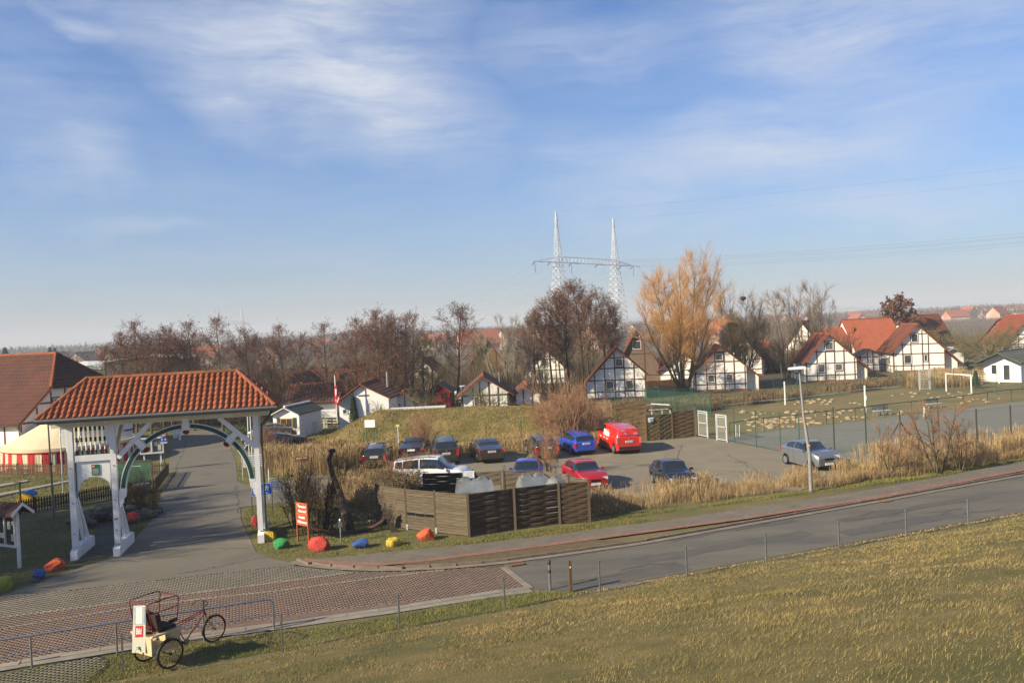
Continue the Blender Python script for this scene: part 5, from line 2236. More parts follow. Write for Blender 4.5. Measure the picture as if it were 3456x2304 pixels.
def house_from(label, lb, rb, an=None, **k):
    """gable wall between two ground points"""
    a, b = (x if isinstance(x, Vector) else G(*x) for x in (lb, rb))
    d = b - a
    W = d.xy.length
    return gable_house(label, a, math.atan2(d.y, d.x) if an is None else R(an), W, **k)


VN = [0.08, 1.43, 2.5, 3.65, 4.83, 6.12]
# the five holiday houses with bright gables
Wa = (G(2177, 1350).xy - G(1956, 1352).xy).length
f1 = Wa / 7.9
house_from('half-timbered gable house behind the dark alders, roof low on its left', (1956, 1352), (2177, 1350), D=9, zl=1.15, zr=3.0, xa=.59 * Wa, za=6.05,
           vert=[x * f1 for x in (.08, .85, 1.9, 3.1, 4.3, 5.4, 6.55, 7.82)], horiz=(.95, 2.35, 3.75, 5.0), wins=((3.65 * f1, 1.25, .92, 1.0, 'c'), (5.97 * f1, 1.15, .92, 1.15, 'c'), (4.85 * f1, 3.95, .9, .95, 'c')), chimney=None, tile=TILE3, rows=12, an=-6)
house_from('half-timbered gable house right of the orange willow', (2348, 1323), (2520, 1322), D=8, zl=2.55, zr=2.3, xa=3.25, za=5.62, ext=(8.1, 1.5),
           vert=VN, horiz=(.9, 2.3, 3.72, 4.95), wins=((1.97, 1.15, .85, 1.0, 'c'), (4.22, 1.3, .9, .85, 'c'), (3.05, 3.9, .9, .85, 'c')), tile=TILE3, an=-9)
house_from('half-timbered gable house with a bench before its wall, behind the street lamp', (2722, 1292), (2880, 1284), D=8.5, zl=2.9, zr=2.8, xa=3.0, za=6.35, ext=(8.3, 1.3),
           vert=[x * 1.02 for x in VN], horiz=(.95, 2.55, 4.1, 5.45), wins=((1.97, 1.35, .95, 1.15, 'c'), (4.2, 1.5, 1.0, .95, 'c'), (3.1, 4.3, 1.05, 1.1, 'c')), tile=TILE3, an=-8)
Wd = (G(3169, 1249).xy - G(3016, 1257).xy).length
fd_ = Wd / 6.9
house_from('half-timbered gable house in the open with white framed windows, by the goal', (3016, 1257), (3169, 1249), D=8.5, zl=3.15, zr=2.9, xa=3.35 * fd_, za=6.95, ext=(9.0 * fd_, 1.0),
           vert=[x * fd_ for x in (.08, 1.3, 2.42, 3.95, 4.75, 6.85)], horiz=(.95, 2.7, 4.1, 5.6), wins=((1.95 * fd_, 1.25, 1.05, 1.3), (4.35 * fd_, 1.55, .5, 1.0), (2.95 * fd_, 4.4, 1.0, 1.25)), tile=TILE3, side_wins=((2.0, 1.2, .8, 1.1),), an=-11)
# large farmhouse roof behind
a = AT(2895, 1242, 133)
h5 = gable_house('long house with a big orange roof facing the pitch, behind the bench house', (AT(3062, 1200, 139).x, 139.5), R(98), 9.0, 8.6, 2.1, 2.1, 4.5, 7.9, (), (), (), tile=P('bright clay roof', (.37, .10, .05), c2=(.30, .085, .045), s=.9, rnd=.12), wall=PLASTER, name='house', amp=.05)
m = MB()
m.box((2.0, 4.6, 4.1), (.6, .7, .1), Matrix.Rotation(R(-50), 3, 'Y'))
m.build('skylight', GLASS, h5)
porch = gable_house('small white porch building with grey roof between two gable houses', (AT(2904, 1240, 126).x, 126), R(-4), 2.9, 3, 2.6, 2.6, 1.45, 3.35, (.08, 1.1, 1.9, 2.82), (1.1, 2.3), ((1.5, 1.5, .4, .5),), tile=FELT, name='porch', cat='porch', amp=.01, oh=.5)
house_from('red roofed house half hidden behind the big orange roof', AT(2856, 1265, 140).xy.to_3d(), AT(2930, 1262, 146).xy.to_3d(), D=9, zl=2.6, zr=2.6, xa=2.6, za=6.6, vert=(.08, 1.3, 2.5), horiz=(1.0, 2.6, 4), wins=(), tile=TILE2)
gable_house('red roofed house with white dormers behind the fruit trees', (AT(3252, 1200, 172).x, 176), R(100), 9.5, 9.3, 2.2, 2.2, 4.7, 8.0, (), (), (), tile=TILE3, name='house')
gable_house('lower red roof below the fruit trees with a skylight', (AT(3225, 1230, 150).x, 152), R(100), 8.0, 9, 1.6, 1.6, 4, 4.9, (), (), (), tile=TILE3, name='house')
for lbl, u_, Yh, Wh, zh, an, tl_ in (('half-timbered house with red roof at the right edge behind fruit trees', 3395, 140, 8.2, 7.4, -8, TILE2), ('bright red roof at the far right edge above the fruit trees', 3470, 182, 9, 8.4, -8, TILE2),
                                 ('white gabled house glimpsed between the fruit trees', 3316, 160, 7, 6.6, -62, TILE3)):
    q_ = AT(u_, 1200, Yh)
    gable_house(lbl, (q_.x, Yh), R(an), Wh, 9, 3.0, 3.0, Wh / 2, zh, (.08, Wh * .25, Wh * .5, Wh * .75, Wh - .08), (1.0, 2.6, 4.2, 5.6), ((Wh * .4, 1.2, 1.0, 1.2), (Wh * .5, 4.5, 1.1, 1.0)), tile=tl_)
gable_house('house with brick chimney and brown roof behind the alder gable house', (AT(2078, 1200, 128).x, 128), R(-8), 6.6, 8, 2.4, 2.4, 3.3, 7.9, (.08, 2.0, 4.4, 6.5), (1.0, 4.3), ((3.3, 5.0, 1.3, 1.3), (3.3, 6.9, 1.0, .4)), tile=TILE3, wall=P('brown brick wall', (.17, .12, .085), c2=(.13, .09, .065), s=2), chimney=(2.0, 2.0, 1.0))
for lbl, u_, Yh, Wh, zh, an, tl_ in (('white gable and red roof peeping behind the willow stems', 2222, 125, 7, 4.2, -12, TILE3), ('white gable just behind the house right of the willow', 2440, 132, 6, 6.4, -20, TILE3),
                                 ('small red roofed house between the grey trees', 2552, 135, 5.5, 5.0, 25, TILE2), ('red roofed gable house behind the grey leafless trees', 2636, 140, 7, 8.0, -30, TILE2),
                                 ('brown A-frame house with orange barge boards among the alders', 1585, 150, 6.4, 7.4, 5, TILE4), ('white half-timbered gable hidden behind the dark alders', 1762, 130, 7, 5.8, -10, TILE3),
                                 ('white half-timbered house behind the left bungalow', 1085, 112, 6.5, 5.2, -8, TILE4), ('half-timbered house behind the grey roofed shed', 905, 100, 6, 4.6, 0, TILE4),
                                 ('white gable behind the bare trees by the long dark roof', 1352, 128, 6.4, 5.0, -5, TILE3)):
    q_ = AT(u_, 1200, Yh)
    gable_house(lbl, (q_.x, Yh), R(an), Wh, 8, zh * .4, zh * .4, Wh / 2, zh, (.08, Wh * .25, Wh * .5, Wh * .75, Wh - .08), (1.0, zh * .4, zh * .7), ((Wh * .38, 1.2, .9, .9), (Wh * .5, zh * .5, .9, .9)) if 'brown' not in lbl else (),
                tile=tl_, wall=P('brown boarding', (.2, .12, .05)) if 'brown' in lbl else PLASTER, beam=BEAM)
gable_house('long low house with dark brown roof behind the left bungalow', (AT(1345, 1290, 104).x, 104), R(92), 8, 12, 1.9, 1.9, 4, 4.6, (), (), (), tile=TILE4, name='house', chimney=(2.5, 8, 1.2))
# bungalows behind the mound
CLAD = P('white cladding', (0.80, 0.79, 0.76), c2=(.72, .71, .69), s=6, stretch=(9, 9, .05))
o1 = AT(1200, 1400, 80)
b1 = gable_house('white bungalow with brown ribbed roof and red pennant, left behind the mound', (AT(1146, 1400, 80).x, 80), R(-3), 4.95, 10, 2.75, 2.95, 2.3, 4.3, (), (), ((.55, 1.5, .5, .5), (1.25, 1.4, .5, .7)), tile=TILE4, wall=CLAD, name='bungalow', oh=.25, of=.7, trim=TILEB, plinth=False, amp=.04)
m = MB()
m.prism([(1.6, 0), (4.95, 0), (4.95, 2.9), (2.3, 4.2), (1.6, 3.65)], -.45, -.02)
m.build('projecting_wall', CLAD, b1, fix=True)
m = MB()
m.box((2.55, -.47, 3.25), (1.05, .02, .12))
m.build('name_board', P('dark red board', (.10, .02, .02)), b1)
m = MB()
m.tube([(3.9, 4.5, 3.2), (3.9, 4.5, 5.2)], .13, 8)
m.build('flue', GALV, b1)
gable_house('brown ribbed side wing of the left bungalow, facing the lane', (AT(1135, 1400, 88).x + .3, 86.5), R(95), 5.5, 5.2, 2.3, 2.3, 2.75, 3.95, (), (), (), tile=TILE4, wall=CLAD, name='bungalow_wing', plinth=False, amp=.045)
gable_house('low gabled annex at the right of the left bungalow', (AT(1322, 1400, 84).x, 84), R(-3), 2.8, 5, 2.3, 2.1, 1.3, 3.1, (1.4,), (), ((.6, 1.1, .5, .7),), tile=TILE4, wall=CLAD, name='annex', trim=TILEB, plinth=False)
b2 = gable_house('half-timbered bungalow with brown ribbed roof behind the mound', (AT(1560, 1400, 82).x, 82), R(2), 4.7, 9.5, 2.6, 2.75, 2.2, 4.35, (.08, 1.15, 1.85, 2.75, 3.65, 4.6), (1.15, 2.55), ((1.5, 1.5, .6, 1.0, 'c'),), tile=TILE4, beam=BEAMB, name='bungalow', oh=.5, of=.35, trim=TILEB, plinth=False, amp=.04)
m = MB()
m.tube([(3.9, 3.5, 2.9), (3.9, 3.5, 4.6)], .06, 6)
m.build('flue', GALV, b2)
gable_house('lower gabled end of the half-timbered bungalow', (AT(1740, 1400, 85).x, 85), R(2), 2.7, 6, 2.2, 2.1, 1.3, 3.1, (.08, .9, 1.8, 2.6), (1.15,), (), tile=TILE4, beam=BEAMB, name='annex', trim=TILEB, plinth=False)
REDW = P('red boards', (.27, .022, .018), c2=(.2, .018, .015), s=5, stretch=(1, 1, 8))
hut = gable_house('small red garden hut between the bungalows', (AT(1447, 1400, 99).x, 99), R(-6), 2.7, 3, 1.95, 1.95, 1.35, 2.85, (), (), (), tile=FELT, wall=REDW, name='garden_hut', cat='hut', oh=.3, of=.35, trim=P('red trim', (.35, .05, .03)), plinth=False, amp=.01)
for x in (.62, 1.28):
    m = MB()
    m.box((x * 1.42, -.02, .95), (.8, .05, 1.75))
    d_ = m.build('door', REDW, hut)
    m = MB()
    m.box((x * 1.42, -.048, 1.35), (.55, .02, .6))
    m.build('pane', GLASS, d_)
# grey roofed shed by the cabinets
sh = gable_house('white boarded shed with grey felt roof and green shutters', (AT(923, 1440, 75.5).x, 75.5), R(-12), 2.55, 4.6, 2.15, 2.15, 1.3, 2.75, (), (), (), tile=FELT, wall=WOODW, name='shed', cat='shed', oh=.15, of=.3, trim=SIGNW, plinth=False, amp=.004)
window(sh, 1.35, .95, 1.2, .85, -.02, bars=1, frame=P('ochre frame', (.5, .25, .05)))
for x in (.55, 2.15):
    m = MB()
    m.box((x, -.03, 1.37), (.3, .04, .95))
    m.build('shutter', DGREEN, sh)
for i in range(9):
    m = MB()
    m.box((2.58, 2.3, .15 + i * .235), (.02, 4.6, .20))
    m.build('board', P('violet shade boards', (.58, .58, .6), c2=(.5, .5, .52), s=3), sh)
# grey roofed white clubhouse hut at the right edge
q_ = AT(3312, 1295, 95)
hr = gable_house('white hut with mossy grey roof and veranda at the right edge', (AT(3322, 1300, 101).x, 101), R(-52), 4.2, 9, 2.5, 2.5, 2.1, 3.5, (), (), (), tile=FELT2, wall=WOODW, name='veranda_hut', cat='hut', oh=.5, of=1.3, trim=DGREEN, plinth=False, amp=.006)
for y, z, w_, h_ in ((4.6, 1.1, 1.3, 1.0), (7.4, 1.1, 1.3, 1.0)):
    pass
window(hr, 1.2, .9, .7, 1.2, -.02)
window(hr, 2.6, .2, .8, 1.9, -.02, name='door')
for y in (2.2, 6.2):
    m = MB()
    m.box((-.03, y, 1.65), (.08, 1.4, 1.1))
    f_ = m.build('window', WOODW, hr)
    m = MB()
    m.box((-.06, y, 1.65), (.05, 1.2, .9))
    m.build('pane', GLASS, f_)
for j in range(3):
    for k, (x0, x1, y) in enumerate(((-1.4, -.2, -2.2), (.3, 2.6, -2.3))):
        m = MB()
        m.box(((x0 + x1) / 2, y, .3 + j * .28), (x1 - x0, .03, .13))
        m.build('rail_board', WOODW, hr)
for x in (-1.4, -.2, .3, 2.6):
    m = MB()
    m.box((x, -2.25, .5), (.1, .1, 1.0))
    m.build('veranda_post', WOODW, hr)
gable_house('small white garage with shallow roof between gable house and fruit trees', (AT(3178, 1215, 132).x, 132), R(-4), 3.4, 4, 2.1, 2.1, 1.7, 2.75, (), (), (), tile=FELT, wall=WOODW, name='garage', cat='garage', trim=SIGNW, plinth=False, amp=.004)

# the big half-hipped farmhouse at the far left
HB = gable_house('large farmhouse with half-hipped weathered red roof at the left edge', (-38.7, 64.5), math.atan2(.95, .31), 11.9, 26, 3.6, 3.6, 5.95, 8.55,
                 (.08, 1.6, 3.0, 4.4, 5.9, 7.4, 8.8, 10.3, 11.8), (1.4, 3.3, 4.7), ((3.65, 3.5, .95, 1.5), (8.1, 3.5, .95, 1.5)), tile=P('old farmhouse tile', (.10, .036, .022), c2=(.065, .028, .02), s=.7, rnd=.15, r=.85), halfhip=5.85, oh=.5, of=.5, name='farmhouse', beam=P('reddish timber', (.15, .045, .03)), side_wins=((3.5, .9, 1.6, 1.4), (8, .9, 1.6, 1.4)), amp=.03, wall=PLASTER)
m = MB()
m.tube([(-.3, .2, 3.2), (.05, -.05, 2.6), (.05, -.08, .1)], .05, 6)
m.build('rain_pipe', GALV, HB)
m = MB()
m.box((1.9, 9.0, 6.0), (1.6, 1.4, 1.3))
m.build('roof_dormer', TILE3, HB)

# green and white warehouse at the left
WG = P('warehouse green', (0.18, 0.30, 0.17), c2=(.15, .26, .15), s=.3)
WD = P('warehouse dark green', (0.05, 0.09, 0.065), c2=(.04, .07, .05), s=.3)
wa_ = AT(222, 1230, 235)
wb_ = AT(352, 1230, 222)
t = thing('warehouse', 'green warehouse with long white flat roof behind the farmhouse', 'warehouse', (wb_.x, 222, 0), R(12))
m = MB()
m.prism([(0, 0), (20.5, 0), (20.5, 4.9), (10, 6.0), (0, 4.9)], 0, 25)
m.build('hall', WD, t, fix=True)
m = MB()
m.prism([(-.5, 4.95), (10, 6.1), (21, 4.95), (21, 5.2), (10, 6.35), (-.5, 5.2)], -.5, 26)
m.build('roof', SIGNW, t, fix=True)
m = MB()
m.prism([(-11, 0), (-.05, 0), (-.05, 3.0), (-5.5, 4.2), (-11, 3.0)], 3, 24)
m.build('annex', WG, t, fix=True)
m = MB()
m.add([(-11.5, 2.8, 4.2), (-.06, 2.8, 2.9), (-.06, 24, 2.9), (-11.5, 24, 4.6), (-11.5, 2.8, 4.4), (-.06, 2.8, 3.1), (-.06, 24, 4.8), (-11.5, 24, 5.2)], [(0, 1, 5, 4), (4, 5, 6, 7), (0, 4, 7, 3), (0, 3, 2, 1)])
m.build('annex_roof', SIGNW, t)


# ================================================================== CARS
def carpaint(n, c, c2=None, m_=.35):
    return P('car paint ' + n, c, r=.28, m=m_, coat=1.0, spec=.5, c2=c2, s=1.5)


CGLASS = P('car glass', (0.012, 0.016, 0.018), r=.05, spec=.9, coat=.6)
PLASTIC = P('bumper plastic', (.022, .022, .024), r=.55)
TYRE = BLACK
ALLOY = P('alloy rim', (.42, .42, .43), r=.35, m=.8)
LAMPR = P('red lamp glass', (.35, .01, .012), r=.12, coat=1)
LAMPW = P('clear lamp glass', (.50, .52, .55), r=.08, coat=1, spec=.8)
PLATE = P('number plate', (.72, .73, .72), r=.4)

BODY = {
    'estate': dict(L=4.55, W=1.72, H=1.46, nose=.62, hood=.93, belt=.93, tail=.95, ws0=1.12, ws1=1.86, rs1=4.12, rs0=4.5, r=.31, ax=(.85, 3.48)),
    'hatch': dict(L=3.85, W=1.66, H=1.42, nose=.62, hood=.92, belt=.93, tail=.95, ws0=.98, ws1=1.66, rs1=3.30, rs0=3.74, r=.29, ax=(.75, 3.15)),
    'small': dict(L=3.78, W=1.70, H=1.53, nose=.70, hood=1.02, belt=1.03, tail=1.05, ws0=.78, ws1=1.62, rs1=3.20, rs0=3.68, r=.30, ax=(.70, 3.16)),
    'sedan': dict(L=4.75, W=1.84, H=1.42, nose=.62, hood=.92, belt=.95, tail=1.02, ws0=1.25, ws1=2.05, rs1=3.25, rs0=4.20, r=.33, ax=(.92, 3.65)),
    'suv': dict(L=4.6, W=1.85, H=1.70, nose=.80, hood=1.10, belt=1.10, tail=1.12, ws0=1.15, ws1=1.85, rs1=4.15, rs0=4.5, r=.36, ax=(.9, 3.6)),
    'mpv': dict(L=4.5, W=1.80, H=1.82, nose=.78, hood=1.10, belt=1.10, tail=1.15, ws0=.85, ws1=1.75, rs1=4.30, rs0=4.46, r=.32, ax=(.85, 3.6)),
    'van': dict(L=4.75, W=1.90, H=1.90, nose=.80, hood=1.12, belt=1.16, tail=1.2, ws0=.72, ws1=1.42, rs1=4.60, rs0=4.72, r=.34, ax=(.9, 3.98)),
}


def car(name, label, kind, loc, head, paint, group='cars parked around the car park', roofrails=False, plate_text=None, rearlamp=None, windows=True, coupe=False, cat='car', panel_van=False, towbar=False):
    """loc: centre on the ground; head: direction of the nose"""
    B = BODY[kind]
    L_, W_, H_ = B['L'], B['W'], B['H']
    t = thing(name, label, cat, (loc[0], loc[1], .02), head, group)
    sm = lambda a: a * a * (3 - 2 * a)
    cl = lambda a: max(0., min(1., a))

    def zb(x):
        if x < B['ws0']:
            return B['nose'] + (B['hood'] - B['nose']) * cl(x / (B['ws0'] * .55)) ** .55 if x < B['ws0'] * .55 else B['hood']
        if x < B['rs0']:
            return B['belt'] + (B['tail'] - B['belt']) * cl((x - B['ws0']) / (B['rs0'] - B['ws0']))
        return B['tail'] - .10 * cl((x - B['rs0']) / max(.02, L_ - B['rs0']))

    def zt(x):
        h_ = zb(x)
        if x <= B['ws0'] or x >= B['rs0']:
            return h_
        if x < B['ws1']:
            k_ = (x - B['ws0']) / (B['ws1'] - B['ws0'])
            return h_ + (H_ - .03 - h_) * (k_ ** .88)
        if x > B['rs1']:
            k_ = (B['rs0'] - x) / (B['rs0'] - B['rs1'])
            return h_ + (H_ - .05 - h_) * (k_ ** .8)
        k_ = (x - B['ws1']) / (B['rs1'] - B['ws1'])
        return H_ - .03 + .05 * math.sin(math.pi * min(1, k_ + .12)) - .04 * k_

    def hw(x):
        k_ = 1 - .20 * cl(1 - x / .55) ** 2.2 - .13 * cl(1 - (L_ - x) / .4) ** 2.2
        return W_ / 2 * k_

    def sill(x):
        z_ = .20 + .10 * cl(1 - x / .5) + .12 * cl(1 - (L_ - x) / .5)
        for a_ in B['ax']:
            d_ = abs(x - a_)
            ra_ = B['r'] + .06
            if d_ < ra_:
                z_ = max(z_, B['r'] + math.sqrt(ra_ * ra_ - d_ * d_))
        return z_

    def sec(x):
        w_, b_, t_ = hw(x), zb(x), zt(x)
        k_ = cl((t_ - b_) / (H_ - B['belt']))
        s_ = min(sill(x), b_ - .10)
        lp = lambda a, b: a + (b - a) * k_
        tw_ = .80 if kind in ('van', 'mpv') else .71
        return [(w_ * .93, s_), (w_ * .985, s_ + (b_ - s_) * .25), (w_, s_ + (b_ - s_) * .6), (w_ * .975, b_ - .03), (w_ * .93, b_ + .005 + .01 * (1 - k_)),
                (lp(w_ * .84, w_ * (tw_ + 1) / 2 * .985), lp(b_ + .03, b_ + (t_ - b_) * .5)), (lp(w_ * .72, w_ * tw_), lp(b_ + .04, t_ - .035)),
                (lp(w_ * .42, w_ * (tw_ - .10)), lp(b_ + .055, t_ + .005)), (0, lp(b_ + .065, t_ + .03))]

    def S(x, p_, off=0.0):
        q_ = sec(x)
        i_ = min(7, int(p_))
        f_ = p_ - i_
        y = q_[i_][0] + (q_[i_ + 1][0] - q_[i_][0]) * f_
        z_ = q_[i_][1] + (q_[i_ + 1][1] - q_[i_][1]) * f_
        return Vector((L_ / 2 - x, y, z_))

    def Sn(x, p_):
        e = .02
        a = S(min(L_, x + e), p_) - S(max(0, x - e), p_)
        b = S(x, min(7.999, p_ + e)) - S(x, max(0, p_ - e))
        n_ = b.cross(a)
        if n_.length < 1e-9:
            n_ = Vector((0, 0, 1))
        n_.normalize()
        if n_.y < 0 and abs(n_.y) > .3:
            n_ = -n_
        if n_.z < 0 and n_.z < -.3:
            n_ = -n_
        return n_

    xs = sorted(set([0, .06, .14, .25, .4] + [i * .12 + .5 for i in range(int((L_ - .9) / .12))] + [L_ - .4, L_ - .25, L_ - .14, L_ - .06, L_] + [B[k] for k in ('ws0', 'ws1', 'rs0', 'rs1')]))
    vs, fs = [], []
    K = 17
    for x in xs:
        q_ = sec(x)
        for y, z_ in q_:
            vs.append((L_ / 2 - x, y, z_))
        for y, z_ in reversed(q_[:-1]):
            vs.append((L_ / 2 - x, -y, z_))
    for i in range(len(xs) - 1):
        for j in range(K - 1):
            fs.append((i * K + j, i * K + j + 1, (i + 1) * K + j + 1, (i + 1) * K + j))
    fs.append(tuple(range(K)))
    fs.append(tuple((len(xs) - 1) * K + j for j in range(K - 1, -1, -1)))
    m_ = MB()
    m_.add(vs, fs)
    m_.build('body', paint, t, smooth=34, fix=True)
    m_ = MB()
    m_.box((0, 0, .36), (L_ - .35, W_ - .22, .36))
    m_.build('underbody', BLACK, t)

    def patch(nm, x0, x1, p0, p1, mt, mirror=False, nx_=8, np_=4, off=.012, par=t):
        """a pane that follows the body surface, both sides when p runs past the roof centre"""
        m2 = MB()
        sides = (1, -1) if mirror else (1,)
        for sd_ in sides:
            V, Fc = [], []
            for i in range(nx_ + 1):
                x = x0 + (x1 - x0) * i / nx_
                for j in range(np_ + 1):
                    p_ = p0 + (p1 - p0) * j / np_
                    if p_ > 8:
                        v_ = S(x, 16 - p_)
                        n_ = Sn(x, 16 - p_)
                        v_ = v_ + n_ * off
                        v_.y = -v_.y
                    else:
                        v_ = S(x, min(p_, 7.999)) + Sn(x, min(p_, 7.999)) * off
                    v_.y *= sd_
                    V.append(v_)
            for i in range(nx_):
                for j in range(np_):
                    a = i * (np_ + 1) + j
                    Fc.append((a, a + 1, a + np_ + 2, a + np_ + 1))
            m2.add(V, Fc)
            if mirror:
                m2.build(nm, mt, par, smooth=60)
                m2 = MB()
        if not mirror:
            m2.build(nm, mt, par, smooth=60)

    g = CGLASS
    patch('windscreen', B['ws0'] + .05, B['ws1'] - .03, 5.5, 10.5, g, np_=10)
    patch('rear_window', B['rs1'] + .03, B['rs0'] - (.03 if B['rs0'] - B['rs1'] > .2 else .0), 5.9, 10.1, g, np_=10) if kind not in ('van', 'mpv', 'suv', 'estate', 'hatch', 'small') else None
    if kind in ('van', 'mpv', 'suv', 'estate', 'hatch', 'small'):
        patch('rear_window', B['rs1'] + .05, B['rs0'] - .012, 5.6 if kind != 'van' else 5.8, 10.4 if kind != 'van' else 10.2, g, np_=10)
    mid_ = B['ws1'] + (B['rs1'] - B['ws1']) * (.42 if kind not in ('van',) else .10)
    cuts = [(B['ws0'] + .32, mid_ - .04), (mid_ + .04, B['rs1'] - (.52 if kind in ('estate', 'suv', 'mpv') else .12))]
    if kind in ('estate', 'suv', 'mpv'):
        cuts.append((B['rs1'] - .46, B['rs1'] - .04))
    if panel_van:
        cuts = [(B['ws0'] + .3, mid_ + .35)]
    for a, b in cuts:
        patch('side_window', a, b, 4.3, 5.88, g, mirror=True, np_=4)
    # wheels
    for a_ in B['ax']:
        for sd_ in (1, -1):
            rotm = Matrix.Rotation(R(90) * sd_, 3, 'X')
            r_ = B['r']
            m_ = MB()
            m_.lathe([(r_ * .62, -.09), (r_ * .93, -.10), (r_, -.07), (r_, .07), (r_ * .93, .10), (r_ * .62, .09)], 20, (0, 0, 0), rotm)
            w_ = m_.build('wheel', TYRE, t, smooth=40, loc=(L_ / 2 - a_, sd_ * (W_ / 2 - .12), r_))
            m_ = MB()
            m_.lathe([(.02, .075), (r_ * .60, .082), (r_ * .66, .096), (r_ * .68, .090)][::-1], 20, (0, 0, 0), Matrix.Rotation(-R(90) * sd_, 3, 'X'))
            rim = m_.build('rim', P('rim dark', (.08, .08, .085), r=.5), w_)
            m_ = MB()
            for k in range(5):
                an = 2 * math.pi * k / 5
                m_.bar((0, sd_ * .1, 0), (r_ * .62 * math.cos(an), sd_ * .1, r_ * .62 * math.sin(an)), .055, .02, (0, 1, 0))
            m_.lathe([(.02, .0), (.07, .0), (.06, .02), (.02, .025)], 10, (0, sd_ * .1, 0), Matrix.Rotation(-R(90) * sd_, 3, 'X'))
            m_.lathe([(r_ * .60, .0), (r_ * .68, .0), (r_ * .68, .012), (r_ * .60, .012)], 20, (0, sd_ * .095, 0), Matrix.Rotation(-R(90) * sd_, 3, 'X'))
            m_.build('spokes', ALLOY, w_)
    # lights, plates, mirrors, bumper trims
    for sd_ in (1, -1):
        nz_ = zb(.18) - .06
        m_ = MB()
        c = S(.10, 3.0)
        m_.box((L_ / 2 - .145, sd_ * hw(.12) * .76, nz_ - .03), (.25, W_ * .19, .15), rotz(-sd_ * R(14)))
        m_.build('headlight', LAMPW, t)
        tz = B['tail'] - .14
        m_ = MB()
        tall = kind in ('van', 'mpv', 'estate', 'suv')
        m_.box((-L_ / 2 + .10, sd_ * (hw(L_ - .1) - .075), tz - (.10 if tall else 0)), (.24, .17, .40 if tall else .17), rotz(sd_ * R(10)))
        m_.build('tail_light', rearlamp or LAMPR, t)
        mx = B['ws0'] + .38
        p_ = S(mx, 4.2)
        m_ = MB()
        m_.box((p_.x, sd_ * (p_.y + .13), p_.z + .05), (.13, .20, .13), taper=.8)
        m_.build('mirror', paint, t)
        m_ = MB()
        for dx in (.0,):
            for xx in (mid_ - .12, (mid_ + B['rs1']) / 2 + .22):
                p_ = S(xx, 3.1)
                m_.box((p_.x, sd_ * (p_.y + .008), p_.z - .05), (.18, .03, .03))
        m_.build('door_handle', paint, t)
        for xx in ([mid_] if not panel_van else [mid_ + .42]) + [B['ws0'] + .25, (B['rs1'] - .42)]:
            q_ = [S(xx, p_) + Sn(xx, p_) * .003 for p_ in (.6, 1.2, 1.8, 2.4, 3.0, 3.9)]
            m_ = MB()
            m_.tube([(v_.x, v_.y * sd_, v_.z) for v_ in q_], .006, 4)
            m_.build('door_seam', BLACK, t)
    m_ = MB()
    m_.box((-L_ / 2 + .0, 0, .46), (.12, W_ * .78, .18))
    bp = m_.build('rear_bumper', PLASTIC if kind in ('van', 'suv') else paint, t)
    m_ = MB()
    m_.box((-L_ / 2 - .015, 0, .82 if kind not in ('van', 'mpv') else .88), (.05, .54, .13))
    np_ = m_.build('number_plate', PLATE, t)
    if plate_text:
        text(plate_text, .11, INK, np_, (-L_ / 2 - .043, 0, (.82 if kind not in ('van', 'mpv') else .88)), (R(90), 0, R(-90)), sx=.9)
    m_ = MB()
    m_.box((L_ / 2 - .0, 0, .40), (.07, .54, .12))
    m_.build('number_plate', PLATE, t)
    m_ = MB()
    m_.box((L_ / 2 - .03, 0, B['nose'] - .03), (.09, W_ * .34, .11))
    m_.box((L_ / 2 - .03, 0, .30), (.09, W_ * .5, .09))
    m_.build('grille', BLACK, t)
    m_ = MB()
    m_.lathe([(.0, 0), (.05, 0), (.05, .02), (.0, .02)], 10, (-L_ / 2 + (.02 if kind == 'sedan' else -.005), 0, B['tail'] - .10), Matrix.Rotation(R(-90), 3, 'Y'))
    m_.build('badge', ALLOY, t)
    if roofrails:
        for sd_ in (1, -1):
            m_ = MB()
            pts_ = [S(x, 6.7) + Vector((0, 0, .05)) for x in (B['ws1'] + .1, B['ws1'] + .5, (B['ws1'] + B['rs1']) / 2, B['rs1'] - .3, B['rs1'] - .02)]
            m_.tube([(v_.x, v_.y * sd_, v_.z) for v_ in pts_], .018, 5)
            m_.build('roof_rail', BLACK, t)
    m_ = MB()
    q_ = S(B['rs1'] - .25, 7.99)
    m_.tube([(q_.x, 0, q_.z), (q_.x - .1, 0, q_.z + .2)], .01, 4)
    m_.build('aerial', BLACK, t)
    return t, S, Sn, B


def car_by_wheels(name, label, kind, rear, front, left=True, **k):
    """rear, front: ground points of two wheels on the same side of the car"""
    B = BODY[kind]
    a, b = rear, front
    an = math.atan2(b.y - a.y, b.x - a.x)
    d = Vector((math.cos(an), math.sin(an)))
    nrm = Vector((-d.y, d.x))
    c = Vector((a.x, a.y)) + nrm * (-(B['W'] / 2 - .12) if left else (B['W'] / 2 - .12)) + d * (B['ax'][1] - B['L'] / 2)
    return car(name, label, kind, c, an, **k)


